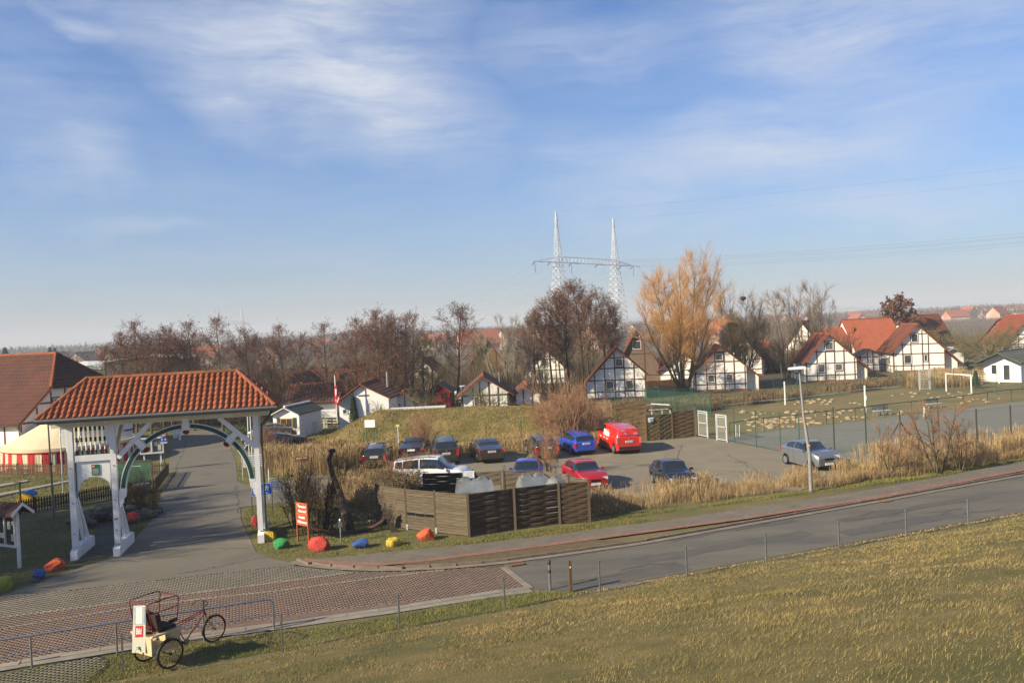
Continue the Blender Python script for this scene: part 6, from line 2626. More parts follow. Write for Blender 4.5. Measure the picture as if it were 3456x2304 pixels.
VR = carpaint('van red', (.62, .018, .012), m_=.0)
vt, S, Sn, B = car_by_wheels('delivery_van', 'bright red delivery van with white lettering beside the board shelter', 'van', G(2075, 1531), G(2027.5, 1509.5), paint=VR, cat='van', panel_van=True,
                             plate_text='GT MK 9133', rearlamp=P('mixed lamp glass', (.55, .12, .1), r=.15, coat=1))
L_ = B['L']
text('Miele', .62, SIGNW, vt, (-.15, B['W'] / 2 * .965 + .0, 1.30), (R(82), 0, R(180)), bold=.02, sx=.95, ext=.012)
for tx, x, z_, s_ in (('Altes Land', .95, .95, .13), ('Kundendienst', -.5, .92, .12)):
    text(tx, s_, SIGNW, vt, (x, B['W'] / 2 + .004, z_), (R(90), 0, R(180)), ext=.003) if 0 else None
m = MB()
for x, z_, w_ in ((1.25, .98, .34), (1.2, .90, .30), (.35, .97, .34), (.35, .92, .30), (-.35, .95, .42), (-.3, .88, .34)):
    m.box((x, B['W'] / 2 + .004, z_), (w_, .008, .032))
m.build('small_lettering', SIGNW, vt)
m = MB()
for y_, z_, w_ in ((.45, 1.70, .30), (.45, 1.66, .36), (.45, 1.62, .2), (.28, 1.50, .14), (.22, 1.46, .2), (.28, 1.40, .22), (-.45, 1.48, .26), (-.45, 1.44, .30), (-.45, 1.38, .34)):
    m.box((-L_ / 2 + .015 - (1.9 - z_) * .16, y_, z_), (.008, w_, .016), Matrix.Rotation(R(8), 3, 'Y'))
m.build('window_print', P('window print', (.5, .5, .5)), vt)
text('Miele', .12, P('miele red', (.4, .02, .02)), vt, (-L_ / 2 + .0 - .03, -.45, 1.68), (R(84), 0, R(-90)), bold=.004)

AN = carpaint('anthracite', (.045, .042, .04))
BR = carpaint('dark brown metallic', (.05, .038, .03))
DB = carpaint('dark blue black', (.018, .022, .035))
BB = carpaint('royal blue', (.015, .07, .50), m_=.2)
VB = carpaint('violet blue', (.05, .045, .30), m_=.2)
CR = carpaint('cherry red', (.40, .012, .02), m_=.1)
SV = carpaint('silver grey', (.26, .28, .31), m_=.65)
WH = carpaint('white', (.70, .70, .70), m_=.0)
car_by_wheels('parked_car', 'royal blue estate car with tow bar left of the red van', 'estate', G(1930, 1533), G(1904.7, 1522) * 1 + Vector((-.25, 1.0, 0)), paint=BB, plate_text='OD EE 457', roofrails=True)
car_by_wheels('parked_car', 'dark grey estate car left of the royal blue estate', 'estate', G(1803.6, 1547), G(1782, 1530), paint=AN, rearlamp=P('wide red lamp', (.5, .015, .015), r=.12, coat=1))
car_by_wheels('parked_car', 'dark grey saloon with sloping rear window, fourth from the left', 'sedan', G(1614, 1560), G(1594, 1541), paint=BR, plate_text='PI KS 7295')
car_by_wheels('parked_car', 'black off-roader with roof rails behind the white people carrier', 'suv', G(1545, 1561.6), G(1532, 1537), left=False, paint=AN, plate_text='HSO BR 60', roofrails=True)
car('parked_car', 'dark saloon half hidden behind twigs, second from the left', 'sedan', (-7.45, 60.2), R(91), DB)
car('parked_car', 'weathered brown estate car at the left end of the row', 'estate', (-9.75, 57.6), R(94), BR, plate_text='STD AX 24', roofrails=True)
car('people_carrier', 'white people carrier seen side on behind the brambles', 'mpv', (-4.95, 48.0), R(-10), WH, roofrails=True)
car('parked_car', 'violet blue small car half hidden behind the bin compound', 'hatch', (.55, 47.7), R(-96), VB)
car('parked_car', 'cherry red small car facing the compound fence', 'hatch', (3.75, 46.5), R(-76), CR)
a = G(2209, 1631)
car_by_wheels('parked_car', 'black hatchback facing the dike on the open asphalt', 'hatch', G(2206, 1630), G(2243, 1652), left=False, paint=DB)
car_by_wheels('parked_car', 'silver grey five-door car parked behind the lamp post', 'small', G(2655.5, 1566), G(2738.8, 1587), left=False, paint=SV)
for k, (lbl, loc, hd, kd, pt) in enumerate((('dark car nearest the reeds in the upper left lot', (-19.6, 67.2), R(200), 'sedan', DB), ('dark estate car, middle one in the upper left lot', (-21.3, 71.2), R(196), 'estate', AN),
                                            ('silver car at the back of the upper left lot', (-22.4, 75.2), R(192), 'hatch', carpaint('pale mauve', (.3, .28, .30), m_=.6)),
                                            ('white van parked far back between the alders', (AT(1570, 1270, 108).x, 108), R(186), 'van', WH))):
    car('parked_car' if k < 3 else 'parked_van', lbl, kd, loc, hd, pt, cat='car' if k < 3 else 'van')


# ================================================================== SPORTS GROUND FITTINGS
def wire_fence(label, pts, h_, mat=FGREEN, r_=.03, wires=(.1, .5, .9), name='mesh_fence', base=None, mesh=0.0, braces=()):
    a0 = pts[0]
    t_ = thing(name, label, 'fence', (a0.x, a0.y, 0))
    m_ = MB()
    m_.lathe([(r_, 0), (r_, h_), (r_ * .3, h_ + .03)], 7)
    me_ = m_.mesh('post', mat)
    for p_ in pts:
        put('post', me_, t_, (p_.x - a0.x, p_.y - a0.y, 0))
    for w_ in wires:
        m_ = MB()
        m_.tube([(p_.x - a0.x, p_.y - a0.y, h_ * w_) for p_ in pts], .006, 3)
        m_.build('wire', mat, t_)
    if mesh:
        m_ = MB()
        for a_, b_ in zip(pts, pts[1:]):
            a1, b1 = a_ - a0, b_ - a0
            m_.quad((a1.x, a1.y, .05), (b1.x, b1.y, .05), (b1.x, b1.y, h_ - .05), (a1.x, a1.y, h_ - .05))
        m_.build('netting', P('netting %.2f' % mesh, (.03, .10, .07), alpha=mesh, r=.9), t_)
    for i_, d_ in braces:
        p_ = pts[i_] - a0
        m_ = MB()
        m_.tube([(p_.x, p_.y, h_ * .8), (p_.x + d_[0], p_.y + d_[1], .05)], r_ * .8, 6)
        m_.build('brace', mat, t_)
    return t_


def chain(px, step=None):
    return [G(*q_) for q_ in px]


OLDG = P('old green post', (.025, .045, .032), c2=(.05, .035, .025), s=4, r=.6)
wire_fence('green mesh fence between the car park and the gravel court', chain(((2480, 1497), (2553, 1509), (2635, 1525), (2700, 1537), (2817, 1525))), 2.6, wires=(.06, .35, .65, .98), mesh=.06)
court_n = chain(((2817, 1525), (2925, 1508), (3042, 1560), (3175, 1556), (3300, 1540), (3415, 1528)))
wire_fence('tall green post fence behind the reeds at the near side of the court', chain(((2817, 1530), (2925, 1530), (3042, 1556), (3172, 1556), (3300, 1550), (3415, 1532))) + [Vector((46, 54, 0))], 3.0,
           mat=OLDG, r_=.045, wires=(.05, .5, .97), mesh=.05, braces=((2, (-1.7, -.4)), (2, (1.7, .5))))
# low rail round the pitch
rail_px = ((2463, 1476), (2579, 1458), (2686, 1447), (2790, 1432), (2888, 1422), (2984, 1408), (3077, 1398), (3164, 1388), (3251, 1377), (3334, 1364), (3414, 1354))
rp = chain(rail_px) + [Vector((54, 80.5, 0)), Vector((60, 83, 0))]
t = thing('pitch_rail', 'green tubular rail between the court and the grass pitch', 'railing', (0, 0, 0))
m = MB()
m.lathe([(.035, 0), (.035, 1.1)], 7)
me_ = m.mesh('post', FGREEN)
for p_ in rp:
    put('post', me_, t, (p_.x, p_.y, 0))
m = MB()
m.tube([(p_.x, p_.y, 1.12) for p_ in rp], .035, 6)
m.build('top_rail', P('dark rail', (.012, .05, .04), r=.5), t)
# four sloping pegs near the rail corner
for k, (u_, v_) in enumerate(((2484, 1474), (2490, 1472), (2496, 1474))):
    p_ = G(u_, v_)
    tag(MB().tube([(p_.x, p_.y, 0), (p_.x + .03, p_.y, .95)], .035, 6).build('corner_stake', GALVP), 'pale stake of the trio standing at the rail corner', 'stake', 'stakes at the rail corner')
# far boundary fence with brown undergrowth behind
farf = chain(((2045, 1392), (2090, 1392), (2122, 1385), (2172, 1384), (2185, 1395), (2226, 1395), (2280, 1400), (2340, 1400), (2400, 1396), (2440, 1388), (2465, 1380), (2545, 1366), (2612, 1358), (2693, 1354), (2768, 1340), (2835, 1336), (2905, 1325)))
wire_fence('green mesh fence along the far side of the pitch, left half', farf, 2.6, wires=(.05, .5, .97), mesh=.10, braces=((1, (1.3, -.5)), (13, (-1.5, .1))))
wire_fence('green mesh fence along the far side of the pitch, right half', chain(((2905, 1325), (2965, 1318), (3027, 1306), (3089, 1314), (3155, 1320), (3220, 1328), (3293, 1329), (3364, 1330), (3450, 1326))) + [Vector((66, 92, 0))], 2.7, wires=(.05, .5, .97), mesh=.05, braces=((2, (-1.6, 0)), (2, (1.8, 0))))
scr = wire_fence('green wind screen netting behind the small goal', chain(((2178, 1385), (2226, 1392), (2280, 1398), (2340, 1402), (2400, 1408))), 2.3, mesh=.26, name='wind_screen')
# white rope at the pitch edge
m = MB()
rpx = chain(((2402, 1384), (2545, 1365.5), (2650, 1355.5), (2780, 1341), (2916, 1323.5), (3029, 1313)))
m.tube([(p_.x, p_.y - .3, .35 + .05 * math.sin(i * 2)) for i, p_ in enumerate(rpx)], .03, 5)
tag(m.build('edge_pipe', GALVP), 'thin pale pipe running along the far edge of the pitch', 'pipe')
# goals
def goal(label, a, b, h_, r_, depth=0, mat=SIGNW):
    t_ = thing('goal', label, 'goal', (a.x, a.y, 0))
    d_ = b - a
    for q_ in (Vector((0, 0, 0)), d_):
        m_ = MB()
        m_.box((q_.x, q_.y, h_ / 2), (r_, r_, h_))
        m_.build('goal_post', mat, t_)
    m_ = MB()
    m_.bar((-r_ / 2 * 0, 0, h_ + r_ / 2), (d_.x, d_.y, h_ + r_ / 2), r_, r_)
    m_.build('crossbar', mat, t_)
    if depth:
        n_ = Vector((-d_.y, d_.x)).normalized() * depth
        for q_ in (Vector((0, 0, 0)), d_):
            m_ = MB()
            m_.tube([(q_.x, q_.y, h_), (q_.x + n_.x, q_.y + n_.y, h_ * .96), (q_.x + n_.x * 1.1, q_.y + n_.y * 1.1, 0)], r_ * .4, 6)
            m_.build('net_frame', mat, t_)
    return t_


goal('white football goal in front of the veranda hut', G(3194, 1322), G(3279, 1329), 1.95, .10)
goal('pale grey football goal behind the board shelter', AT(2200, 1400, 70).xy.to_3d(), AT(2262, 1400, 68.5).xy.to_3d(), 2.1, .08, depth=-1.0, mat=GALVP)
for k, (u_, v_, vt_, lb) in enumerate(((2650, 1367, 1287, 'white volleyball post farther away, left one on the pitch'), (2921, 1392, 1300, 'white volleyball post with a winch box, right one on the pitch'), (3120, 1407, 1373, 'short white post at the pitch rail'))):
    p_ = G(u_, v_)
    h_ = AT(u_, vt_, p_.y).z
    t = thing('net_post', lb, 'post', (p_.x, p_.y, 0))
    m = MB()
    m.box((0, 0, h_ / 2), (.10, .10, h_))
    m.build('shaft', SIGNW, t)
    if k == 1:
        m = MB()
        m.box((.08, 0, 1.35), (.08, .12, .4))
        m.build('winch_box', SIGNW, t)
for lb, u_, v_, rz_ in (('left bench with pale slats beside the pitch rail', 2978, 1402, -20), ('right bench with pale slats beside the pitch rail', 3150, 1378, -18)):
    p_ = G(u_, v_)
    t = thing('park_bench', lb, 'bench', (p_.x, p_.y, 0), R(rz_ + 35))
    for k in range(3):
        m = MB()
        m.box((0, -.15 + k * .14, .45), (1.7, .11, .035))
        m.build('seat_slat', GALVP, t)
        m = MB()
        m.box((0, .26 + k * .02, .58 + k * .14), (1.7, .03, .10))
        m.build('back_slat', P('bench wood', (.12, .12, .12)), t)
    for x in (-.7, 0, .7):
        m = MB()
        m.bar((x, -.2, 0), (x, -.15, .43), .06, .06)
        m.bar((x, .25, 0), (x, .32, .9), .06, .06)
        m.bar((x, -.2, .42), (x, .28, .42), .05, .05)
        m.build('leg', P('bench iron', (.2, .2, .2)), t)
# brown bench before the third gable
p_ = G(2797, 1292)
t = thing('garden_bench', 'dark brown garden bench against the gable house wall', 'bench', (p_.x, p_.y - .5, 0), facing(p_))
for k in range(3):
    m = MB()
    m.box((0, 0, .42 + k * .18), (1.35, .05, .09))
    m.build('slat', BEAMB, t)
m = MB()
m.box((0, -.25, .42), (1.35, .45, .05))
m.build('seat', BEAMB, t)
for x in (-.65, .65):
    m = MB()
    m.box((x, -.05, .45), (.07, .07, .9))
    m.box((x, -.42, .22), (.07, .07, .44))
    m.build('leg', BEAMB, t)
# grey framed mesh gates
for lb, a, b, h_ in (('left grey framed mesh gate beside the board shelter', (2357, 1473), (2390, 1479), 2.05), ('right grey framed mesh gate beside the board shelter', (2420, 1487), (2455, 1493), 2.0), ('grey framed mesh gate in the far pitch fence', (3104, 1317), (3137, 1319), 2.35)):
    a_, b_ = G(*a), G(*b)
    w_ = (b_ - a_).xy.length
    if 'far' in lb:
        w_ = 1.2
        an = 0
    else:
        an = math.atan2(b_.y - a_.y, b_.x - a_.x)
    t = thing('mesh_gate', lb, 'gate', (a_.x, a_.y, 0), an)
    m = MB()
    for x in (.0, w_):
        m.box((x, 0, h_ / 2), (.07, .07, h_))
    m.box((w_ / 2, 0, h_ - .03), (w_ - .07, .06, .06))
    m.build('gate_frame', GALVP, t)
    m = MB()
    for x in (.1, w_ - .1):
        m.box((x, 0, h_ / 2), (.05, .05, h_ - .25))
    for z_ in (.15, h_ * .55, h_ - .17):
        m.box((w_ / 2, 0, z_), (w_ - .25, .045, .045))
    lf = m.build('gate_leaf', GALVP, t)
    m = MB()
    m.quad((.12, .0, .17), (w_ - .12, .0, .17), (w_ - .12, .0, h_ - .2), (.12, .0, h_ - .2))
    m.build('netting', P('grey netting', (.4, .4, .38), alpha=.22), lf)
    m = MB()
    m.box((w_ - .12, -.05, h_ * .52), (.05, .06, .16))
    m.build('handle', GALV, lf)

# the brown board shelter (rubbish place) behind the red van
BRF = P('brown board', (0.165, 0.105, 0.048), c2=(0.12, 0.078, 0.038), s=5, rnd=.15, stretch=(1, 1, 6))
hs = [G(2085, 1490), G(2182, 1488), G(2227, 1485), G(2270, 1481), G(2347, 1474)]
hh = thing('board_shelter', 'brown woven board shelter with double door and long name board', 'bin shelter', (0, 0, 0))
top_ = AT(2182, 1400, hs[1].y).z
H1 = 2.05
woven_panel(hh, hs[0], hs[1], .08, H1, 13, BRF)
woven_panel(hh, hs[3], hs[4], .08, H1, 13, BRF)
for k, (a_, b_) in enumerate(((hs[1], hs[2]), (hs[2], hs[3]))):
    woven_panel(hh, a_, b_, .10, H1 - .1, 12, P('olive board', (0.135, 0.095, 0.042), c2=(.10, .07, .035), s=5, rnd=.15))
for p_ in (hs[0], hs[1], hs[3], hs[4]):
    fpost(hh, p_, 2.5, BRF, .11)
m = MB()
m.bar((hs[0].x, hs[0].y - .02, 2.48), (hs[4].x, hs[4].y - .02, 2.48), .09, .10)
m.build('top_beam', BRF, hh)
d_ = (hs[3] - hs[1])
an = math.atan2(d_.y, d_.x)
m = MB()
c = (hs[1] + hs[3]) / 2
m.box((c.x, c.y - .09, 2.36), (2.0, .04, .2), rotz(an))
nb = m.build('name_board', P('dark red board', (.10, .02, .02)), hh)
text('Müllplatz bitte sauber halten', .155, SIGNW, nb, (c.x + .02, c.y - .118, 2.36), (R(90), 0, an), bold=.003, sx=.92)
m = MB()
m.box((hs[1].x + .38, hs[1].y - .06, 1.62), (.44, .02, .34), rotz(an))
po = m.build('notice', SIGNW, hh)
m = MB()
m.box((hs[1].x + .43, hs[1].y - .074, 1.60), (.2, .008, .22), rotz(an))
m.build('blue_print', P('pale blue print', (.2, .4, .6)), po)
hb_ = [Vector((hs[0].x - .9, hs[0].y + .3, 0)), Vector((hs[0].x - .1, hs[0].y + .2, 0))]
woven_panel(hh, hb_[0], hb_[1], .08, 1.75, 11, P('pale board', (.26, .19, .09), rnd=.12))
bk = [Vector((hs[0].x + .2, hs[0].y + 4.5, 0)), Vector((hs[0].x + 3.0, hs[0].y + 4.3, 0))]
woven_panel(hh, bk[0], bk[1], .4, 2.5, 12, BRF)

# utility cabinets and bits in front of the left bungalow
CABM = P('cabinet cream', (.60, .58, .50), c2=(.52, .50, .43), s=2, r=.5)
for lb, u_, v_, w_, h_ in (('wide cream utility cabinet with two doors below the bungalow', 1048, 1464, 1.35, 1.05), ('small grey white cabinet left of the wide one', 1009, 1460, .62, .98), ('slim white meter cabinet right of the wide one', 1098, 1444, .38, .80)):
    p_ = G(u_, v_)
    p_ = p_ * (1.0)
    t = thing('utility_cabinet', lb, 'cabinet', (p_.x, p_.y, 0), R(8))
    m = MB()
    m.box((0, .2, h_ / 2), (w_, .42, h_))
    m.build('body', CABM, t)
    m = MB()
    m.box((0, .2, h_ + .03), (w_ + .08, .50, .05))
    m.build('lid', CABM, t)
    m = MB()
    m.box((0, -.018, h_ / 2), (.012, .012, h_ - .1))
    m.box((.06, -.02, h_ * .52), (.03, .03, .16))
    m.build('handle', DARK, t)
    m = MB()
    m.box((0, .2, -.0), (w_ + .1, .52, .12))
    m.build('base', CONC, t)
# plank fence rows by the bungalow
for k, (x0, y0, x1, y1, lb) in enumerate(((-22.0, 83.5, -14.6, 81.0, 'lower dark plank fence before the white bungalow'), (-22.5, 88.0, -14.0, 86.5, 'upper dark plank fence before the white bungalow'))):
    t = thing('plank_fence', lb, 'fence', (x0, y0, 0), math.atan2(y1 - y0, x1 - x0))
    L_ = math.hypot(x1 - x0, y1 - y0)
    for j in range(3):
        m = MB()
        m.box((L_ / 2, 0, .35 + j * .28), (L_, .03, .2))
        m.build('plank', PICKETD, t)
    for j in range(5):
        m = MB()
        m.box((j * L_ / 4, .04, .5), (.09, .09, 1.0))
        m.build('post', PICKETD, t)
# pennant pole (red and white)
p_ = G(1138, 1402)
p_ = Vector((AT(1138, 1402, 78).x, 78, 0))
t = thing('pennant_pole', 'white pole with hanging red and white pennant before the bungalow', 'flag pole', (p_.x, p_.y, 0))
hp_ = AT(1130, 1266, 78).z
m = MB()
m.tube([(0, 0, 0), (-.05, 0, hp_)], .05, 6)
m.build('pole', SIGNW, t)
zr_ = [hp_ - 1.15, hp_ - 1.3, hp_ - 1.7, hp_ - 2.6, hp_ - 3.0]
m = MB()
vs = []
for i in range(9):
    z_ = hp_ - .95 - i * .24
    w_ = .10 + .035 * i
    vs += [(-.1 - w_ * .25, -.03, z_), (-.1 + w_ * .4, .02 * (-1) ** i - .05, z_), (.02 + w_ * .9, .03 * (-1) ** i, z_)]
m.add(vs, [(i * 3 + j, i * 3 + j + 1, i * 3 + j + 4, i * 3 + j + 3) for i in range(8) for j in range(2)])
fg = m.build('pennant', P('flag red', (.50, .02, .03)), t)
m = MB()
m.box((-.0, -.10, hp_ - 1.55), (.14, .02, .55))
m.box((.16, -.08, hp_ - 2.35), (.09, .02, .5), Matrix.Rotation(R(20), 3, 'Y'))
m.build('white_cross', SIGNW, fg)

# white platform on the mound
MZ = 2.45


# ================================================================== THE MOUND
mc_ = Vector((-5.2, 71.5))
MDX = Vector((1, -.16)).normalized()
MDY = Vector((-MDX.y, MDX.x))


def mound_z(x, y):
    d_ = np.stack([x - mc_.x, y - mc_.y], -1)
    a = d_ @ np.array([MDX.x, MDX.y])
    b = d_ @ np.array([MDY.x, MDY.y])
    fa_ = np.clip((a + 12.8) / 7.0, 0, 1) * np.clip((12.5 - a) / 3.5, 0, 1)
    fb_ = np.clip((b + 8.2) / 7.0, 0, 1) * np.clip((4.0 - b) / 4, 0, 1)
    s_ = lambda q: q * q * (3 - 2 * q)
    return 2.35 * s_(fa_) * s_(fb_) + (vnoise(x, y, 1.6, 8) - .5) * .22 * np.minimum(1, s_(fa_) * s_(fb_) * 4)


gx, gy = np.meshgrid(np.linspace(-21, 9, 110), np.linspace(61, 83, 80))
gz = mound_z(gx, gy) - .03
v = np.stack([gx, gy, gz], -1).reshape(-1, 3)
ii = np.arange(110 * 80).reshape(80, 110)
f = np.stack([ii[:-1, :-1], ii[:-1, 1:], ii[1:, 1:], ii[1:, :-1]], -1).reshape(-1, 4)
me = fast_mesh('mound', v, f, MOUNDG, 4)
me.polygons.foreach_set('use_smooth', [True] * len(me.polygons))
struct(put('mound', me), 'grass mound behind the row of parked cars')
p_ = AT(1410, 1388, 73)
t = thing('stage_platform', 'low white topped platform lying on the mound', 'platform', (p_.x, 73.2, 2.34), R(2))
m = MB()
m.box((0, 0, .06), (4.9, 1.5, .10))
m.build('deck', P('platform white', (.66, .64, .58), c2=(.55, .53, .47), s=2), t)
m = MB()
m.box((0, -.02, -.08), (4.95, 1.45, .16))
m.build('base', BEAMB, t)
m = MB()
m.box((-.9, -.95, -.04), (.55, .5, .32))
m.build('step', SIGNW, t)

# small wire fence in front of the mound
wire_fence('thin green wire fence at the foot of the mound', [Vector((AT(u_, 1480, 63 + k * .0).x, 63 + .1 * k, 0)) for k, u_ in enumerate((985, 1036, 1098, 1178, 1270, 1375, 1515, 1640, 1760, 1860, 1960))], 1.9, wires=(.3, .92), r_=.025)

# sand heaps over the pitch
def heap(seed):
    bm = bmesh.new()
    bmesh.ops.create_icosphere(bm, subdivisions=2, radius=1)
    for v_ in bm.verts:
        q_ = v_.co
        k_ = 1 + .3 * mnoise.noise(q_ * 1.8 + Vector((seed * 5, 0, 0)))
        v_.co = Vector((q_.x * .42 * k_, q_.y * .42 * k_, max(-.02, q_.z * .15 * k_)))
    me_ = bpy.data.meshes.new('sand_heap')
    bm.to_mesh(me_)
    bm.free()
    me_.materials.append(SAND)
    me_.polygons.foreach_set('use_smooth', [True] * len(me_.polygons))
    return me_


hm = [heap(i) for i in range(4)]
HP = []
rs = random.Random(21)
regs = [((2480, 1385), (2900, 1440), 70), ((2680, 1345), (2880, 1365), 30), ((2880, 1380), (3080, 1400), 24), ((3000, 1320), (3280, 1345), 30), ((3230, 1345), (3456, 1362), 18), ((2500, 1430), (2620, 1462), 16)]
pitch2 = [(p_.x, p_.y) for p_ in PITCH]
for (u0_, v0_), (u1_, v1_), n in regs:
    cnt = 0
    while cnt < n:
        u_, v_ = rs.uniform(u0_, u1_), rs.uniform(v0_, v1_)
        if rs.random() < .6 and HP:
            q_ = HP[rs.randrange(len(HP))]
            p_ = Vector((q_[0] + rs.gauss(0, .8), q_[1] + rs.gauss(0, .9), 0))
        else:
            p_ = G(u_, v_)
        cnt += 1
        if inpoly(np.array([p_.x]), np.array([p_.y]), pitch2)[0]:
            HP.append((p_.x, p_.y))
for i, (x, y) in enumerate(HP):
    o = put('sand_heap', hm[i % 4], None, (x, y, .02), rs.uniform(0, 6.28))
    k = rs.uniform(.25, .72)
    o.scale = (k * rs.uniform(.8, 1.5), k, k * rs.uniform(1.2, 2.0))
    tag(o, 'pale sand heap thrown up on the worn grass pitch', 'sand heap', 'sand heaps on the grass pitch')


# ================================================================== THE RICKSHAW
rk_r, rk_l, rk_f = G(590, 2252), G(486, 2238), G(737, 2172)
mid = (rk_r + rk_l) / 2
hd = math.atan2(rk_f.y - mid.y, rk_f.x - mid.x) + R(5)
rk = thing('rickshaw', 'old red bicycle rickshaw with cream box parked by the railing', 'rickshaw', (mid.x, mid.y, .03), hd)
RR = .39
TW = (rk_r - rk_l).xy.length / 2
WB = (rk_f - mid).xy.length
RKR = P('rickshaw red', (.22, .015, .02), r=.35, c2=(.12, .012, .014), s=8)
RKC = P('rickshaw cream', (.58, .47, .28), c2=(.48, .38, .22), s=2, r=.5)
SPK = P('spoke steel', (.35, .33, .3), m=.8, r=.4)


def wheel(x, y, r_):
    m_ = MB()
    m_.tube([(r_ * math.cos(2 * math.pi * i / 28), 0, r_ * math.sin(2 * math.pi * i / 28)) for i in range(28)], .022, 7, closed=True)
    w_ = m_.build('wheel', BLACK, rk, smooth=60, loc=(x, y, r_ + .02))
    m_ = MB()
    m_.tube([((r_ - .03) * math.cos(2 * math.pi * i / 28), 0, (r_ - .03) * math.sin(2 * math.pi * i / 28)) for i in range(28)], .012, 5, closed=True)
    m_.build('rim', P('rim red', (.14, .02, .02), r=.4), w_)
    m_ = MB()
    for i in range(20):
        a_ = 2 * math.pi * i / 20
        m_.tube([(0, .02 * (-1) ** i, 0), ((r_ - .03) * math.cos(a_), 0, (r_ - .03) * math.sin(a_))], .0028, 3, cap=False)
    sp__ = m_.build('spokes', SPK, w_)
    m_ = MB()
    m_.lathe([(.03, -.05), (.03, .05)], 8, (0, 0, 0), Matrix.Rotation(R(90), 3, 'X'))
    m_.build('hub', BLACK, w_)
    return w_


wheel(0, TW, RR)
wheel(0, -TW, RR)
wheel(WB, 0, RR)
m = MB()
m.tube([(0, -TW, RR), (0, TW, RR)], .018, 6)
m.build('axle', SPK, rk)
# mudguards
for y in (TW, -TW):
    m = MB()
    pts = [((RR + .05) * math.cos(R(a_)), y, RR + .02 + (RR + .05) * math.sin(R(a_))) for a_ in range(20, 190, 14)]
    for a_, b_ in zip(pts, pts[1:]):
        m.bar(a_, b_, .075, .008, (0, 1, 0)) if 0 else m.add([(a_[0], y - .04, a_[2]), (b_[0], y - .04, b_[2]), (b_[0], y + .04, b_[2]), (a_[0], y + .04, a_[2])], [(0, 1, 2, 3)])
    m.build('mudguard', BLACK, rk)
m = MB()
pts = [(WB + (RR + .04) * math.cos(R(a_)), 0, RR + .02 + (RR + .04) * math.sin(R(a_))) for a_ in range(70, 200, 12)]
for a_, b_ in zip(pts, pts[1:]):
    m.add([(a_[0], -.03, a_[2]), (b_[0], -.03, b_[2]), (b_[0], .03, b_[2]), (a_[0], .03, a_[2])], [(0, 1, 2, 3)])
m.build('mudguard', BLACK, rk)
# cream box body, open seat
BW = TW - .08
m = MB()
m.prism([(-.46, .52), (.42, .46), (.42, .95), (.10, .95), (.10, .66), (-.46, .62)], -BW + .06, BW - .06)
m.build('box', RKC, rk, fix=True)
m = MB()
m.add([(-.48, -BW + .05, .47), (-.50, BW - .05, .47), (-.50, BW - .05, .98), (-.48, -BW + .05, .98), (-.43, -BW + .05, .47), (-.45, BW - .05, .47), (-.45, BW - .05, .98), (-.43, -BW + .05, .98)],
      [(0, 1, 2, 3), (7, 6, 5, 4), (0, 4, 5, 1), (1, 5, 6, 2), (2, 6, 7, 3), (3, 7, 4, 0)])
m.build('rear_panel', RKC, rk, fix=True)
for y in (-BW + .03, BW - .03):
    m = MB()
    m.box((-.02, y, 1.0), (.95, .13, .05))
    m.build('armrest', RKC, rk)
m = MB()
m.box((.08, 0, 1.06), (.44, BW * 1.7, .12))
m.build('seat', P('seat brown', (.05, .022, .02), c2=(.03, .015, .012), s=7, bump=.6), rk)
m = MB()
m.box((-.20, 0, 1.30), (.14, BW * 1.7, .50), Matrix.Rotation(R(-10), 3, 'Y'))
m.build('backrest', MATS['seat brown'], rk)
# red hood frames
for y in (-BW + .05, BW - .05):
    m = MB()
    m.tube([(-.40, y, .95), (-.46, y, 1.4), (-.53, y, 1.84), (-.49, y, 1.91), (.0, y, 1.93), (.36, y, 1.91), (.42, y, 1.84), (.36, y, 1.40), (.36, y, 1.30), (.14, y, 1.27)], .016, 6)
    m.build('hood_frame', RKR, rk, smooth=50)
    m = MB()
    m.tube([(-.49, y, 1.62), (.39, y, 1.62)], .011, 5)
    m.build('hood_bar', RKR, rk)
for x, z_ in ((-.51, 1.89), (.39, 1.89), (-.43, 1.25)):
    m = MB()
    m.tube([(x, -BW + .05, z_), (x, BW - .05, z_)], .013, 5)
    m.build('cross_bar', RKR, rk)
# bicycle part
m = MB()
sx_, bbx = .52, .86
hx_ = WB - .33
for a_, b_, r_ in (((sx_, 0, 1.02), (bbx, 0, .36), .016), ((sx_ + .02, 0, .93), (hx_, 0, 1.08), .016), ((sx_ + .06, 0, .86), (hx_ + .01, 0, 1.02), .014), ((bbx, 0, .36), (hx_ + .03, 0, .98), .018), ((bbx, 0, .36), (.1, 0, .42), .018), ((.35, 0, .95), (sx_, 0, .92), .014), ((hx_ - .02, 0, 1.14), (hx_ + .06, 0, .88), .024)):
    m.tube([a_, b_], r_, 7)
m.build('frame', RKR, rk, smooth=50)
m = MB()
for y in (-.055, .055):
    m.tube([(hx_ + .05, y * .6, .90), (hx_ + .15, y, .70), (WB - .06, y, RR + .06), (WB, y, RR + .02)], .011, 6)
m.tube([(hx_ + .05, -.03, .90), (hx_ + .05, .03, .90)], .012, 5)
m.build('fork', P('worn brass', (.35, .25, .12), m=.6, r=.4), rk)
m = MB()
m.tube([(hx_ - .22, -.27, 1.22), (hx_ - .05, -.26, 1.32), (hx_ + .02, -.1, 1.36), (hx_ + .0, 0, 1.33), (hx_ + .02, .1, 1.36), (hx_ - .05, .26, 1.32), (hx_ - .22, .27, 1.22)], .012, 6)
m.tube([(hx_ - .02, 0, 1.12), (hx_ + .0, 0, 1.34)], .014, 6)
m.build('handlebar', BLACK, rk, smooth=50)
m = MB()
m.lathe([(.02, -.03), (.09, -.02), (.11, .02), (.07, .05), (.02, .06)], 10, (sx_ - .02, 0, 1.08), Matrix.Diagonal((1.5, .85, 1)))
m.build('saddle', BLACK, rk, smooth=50)
m = MB()
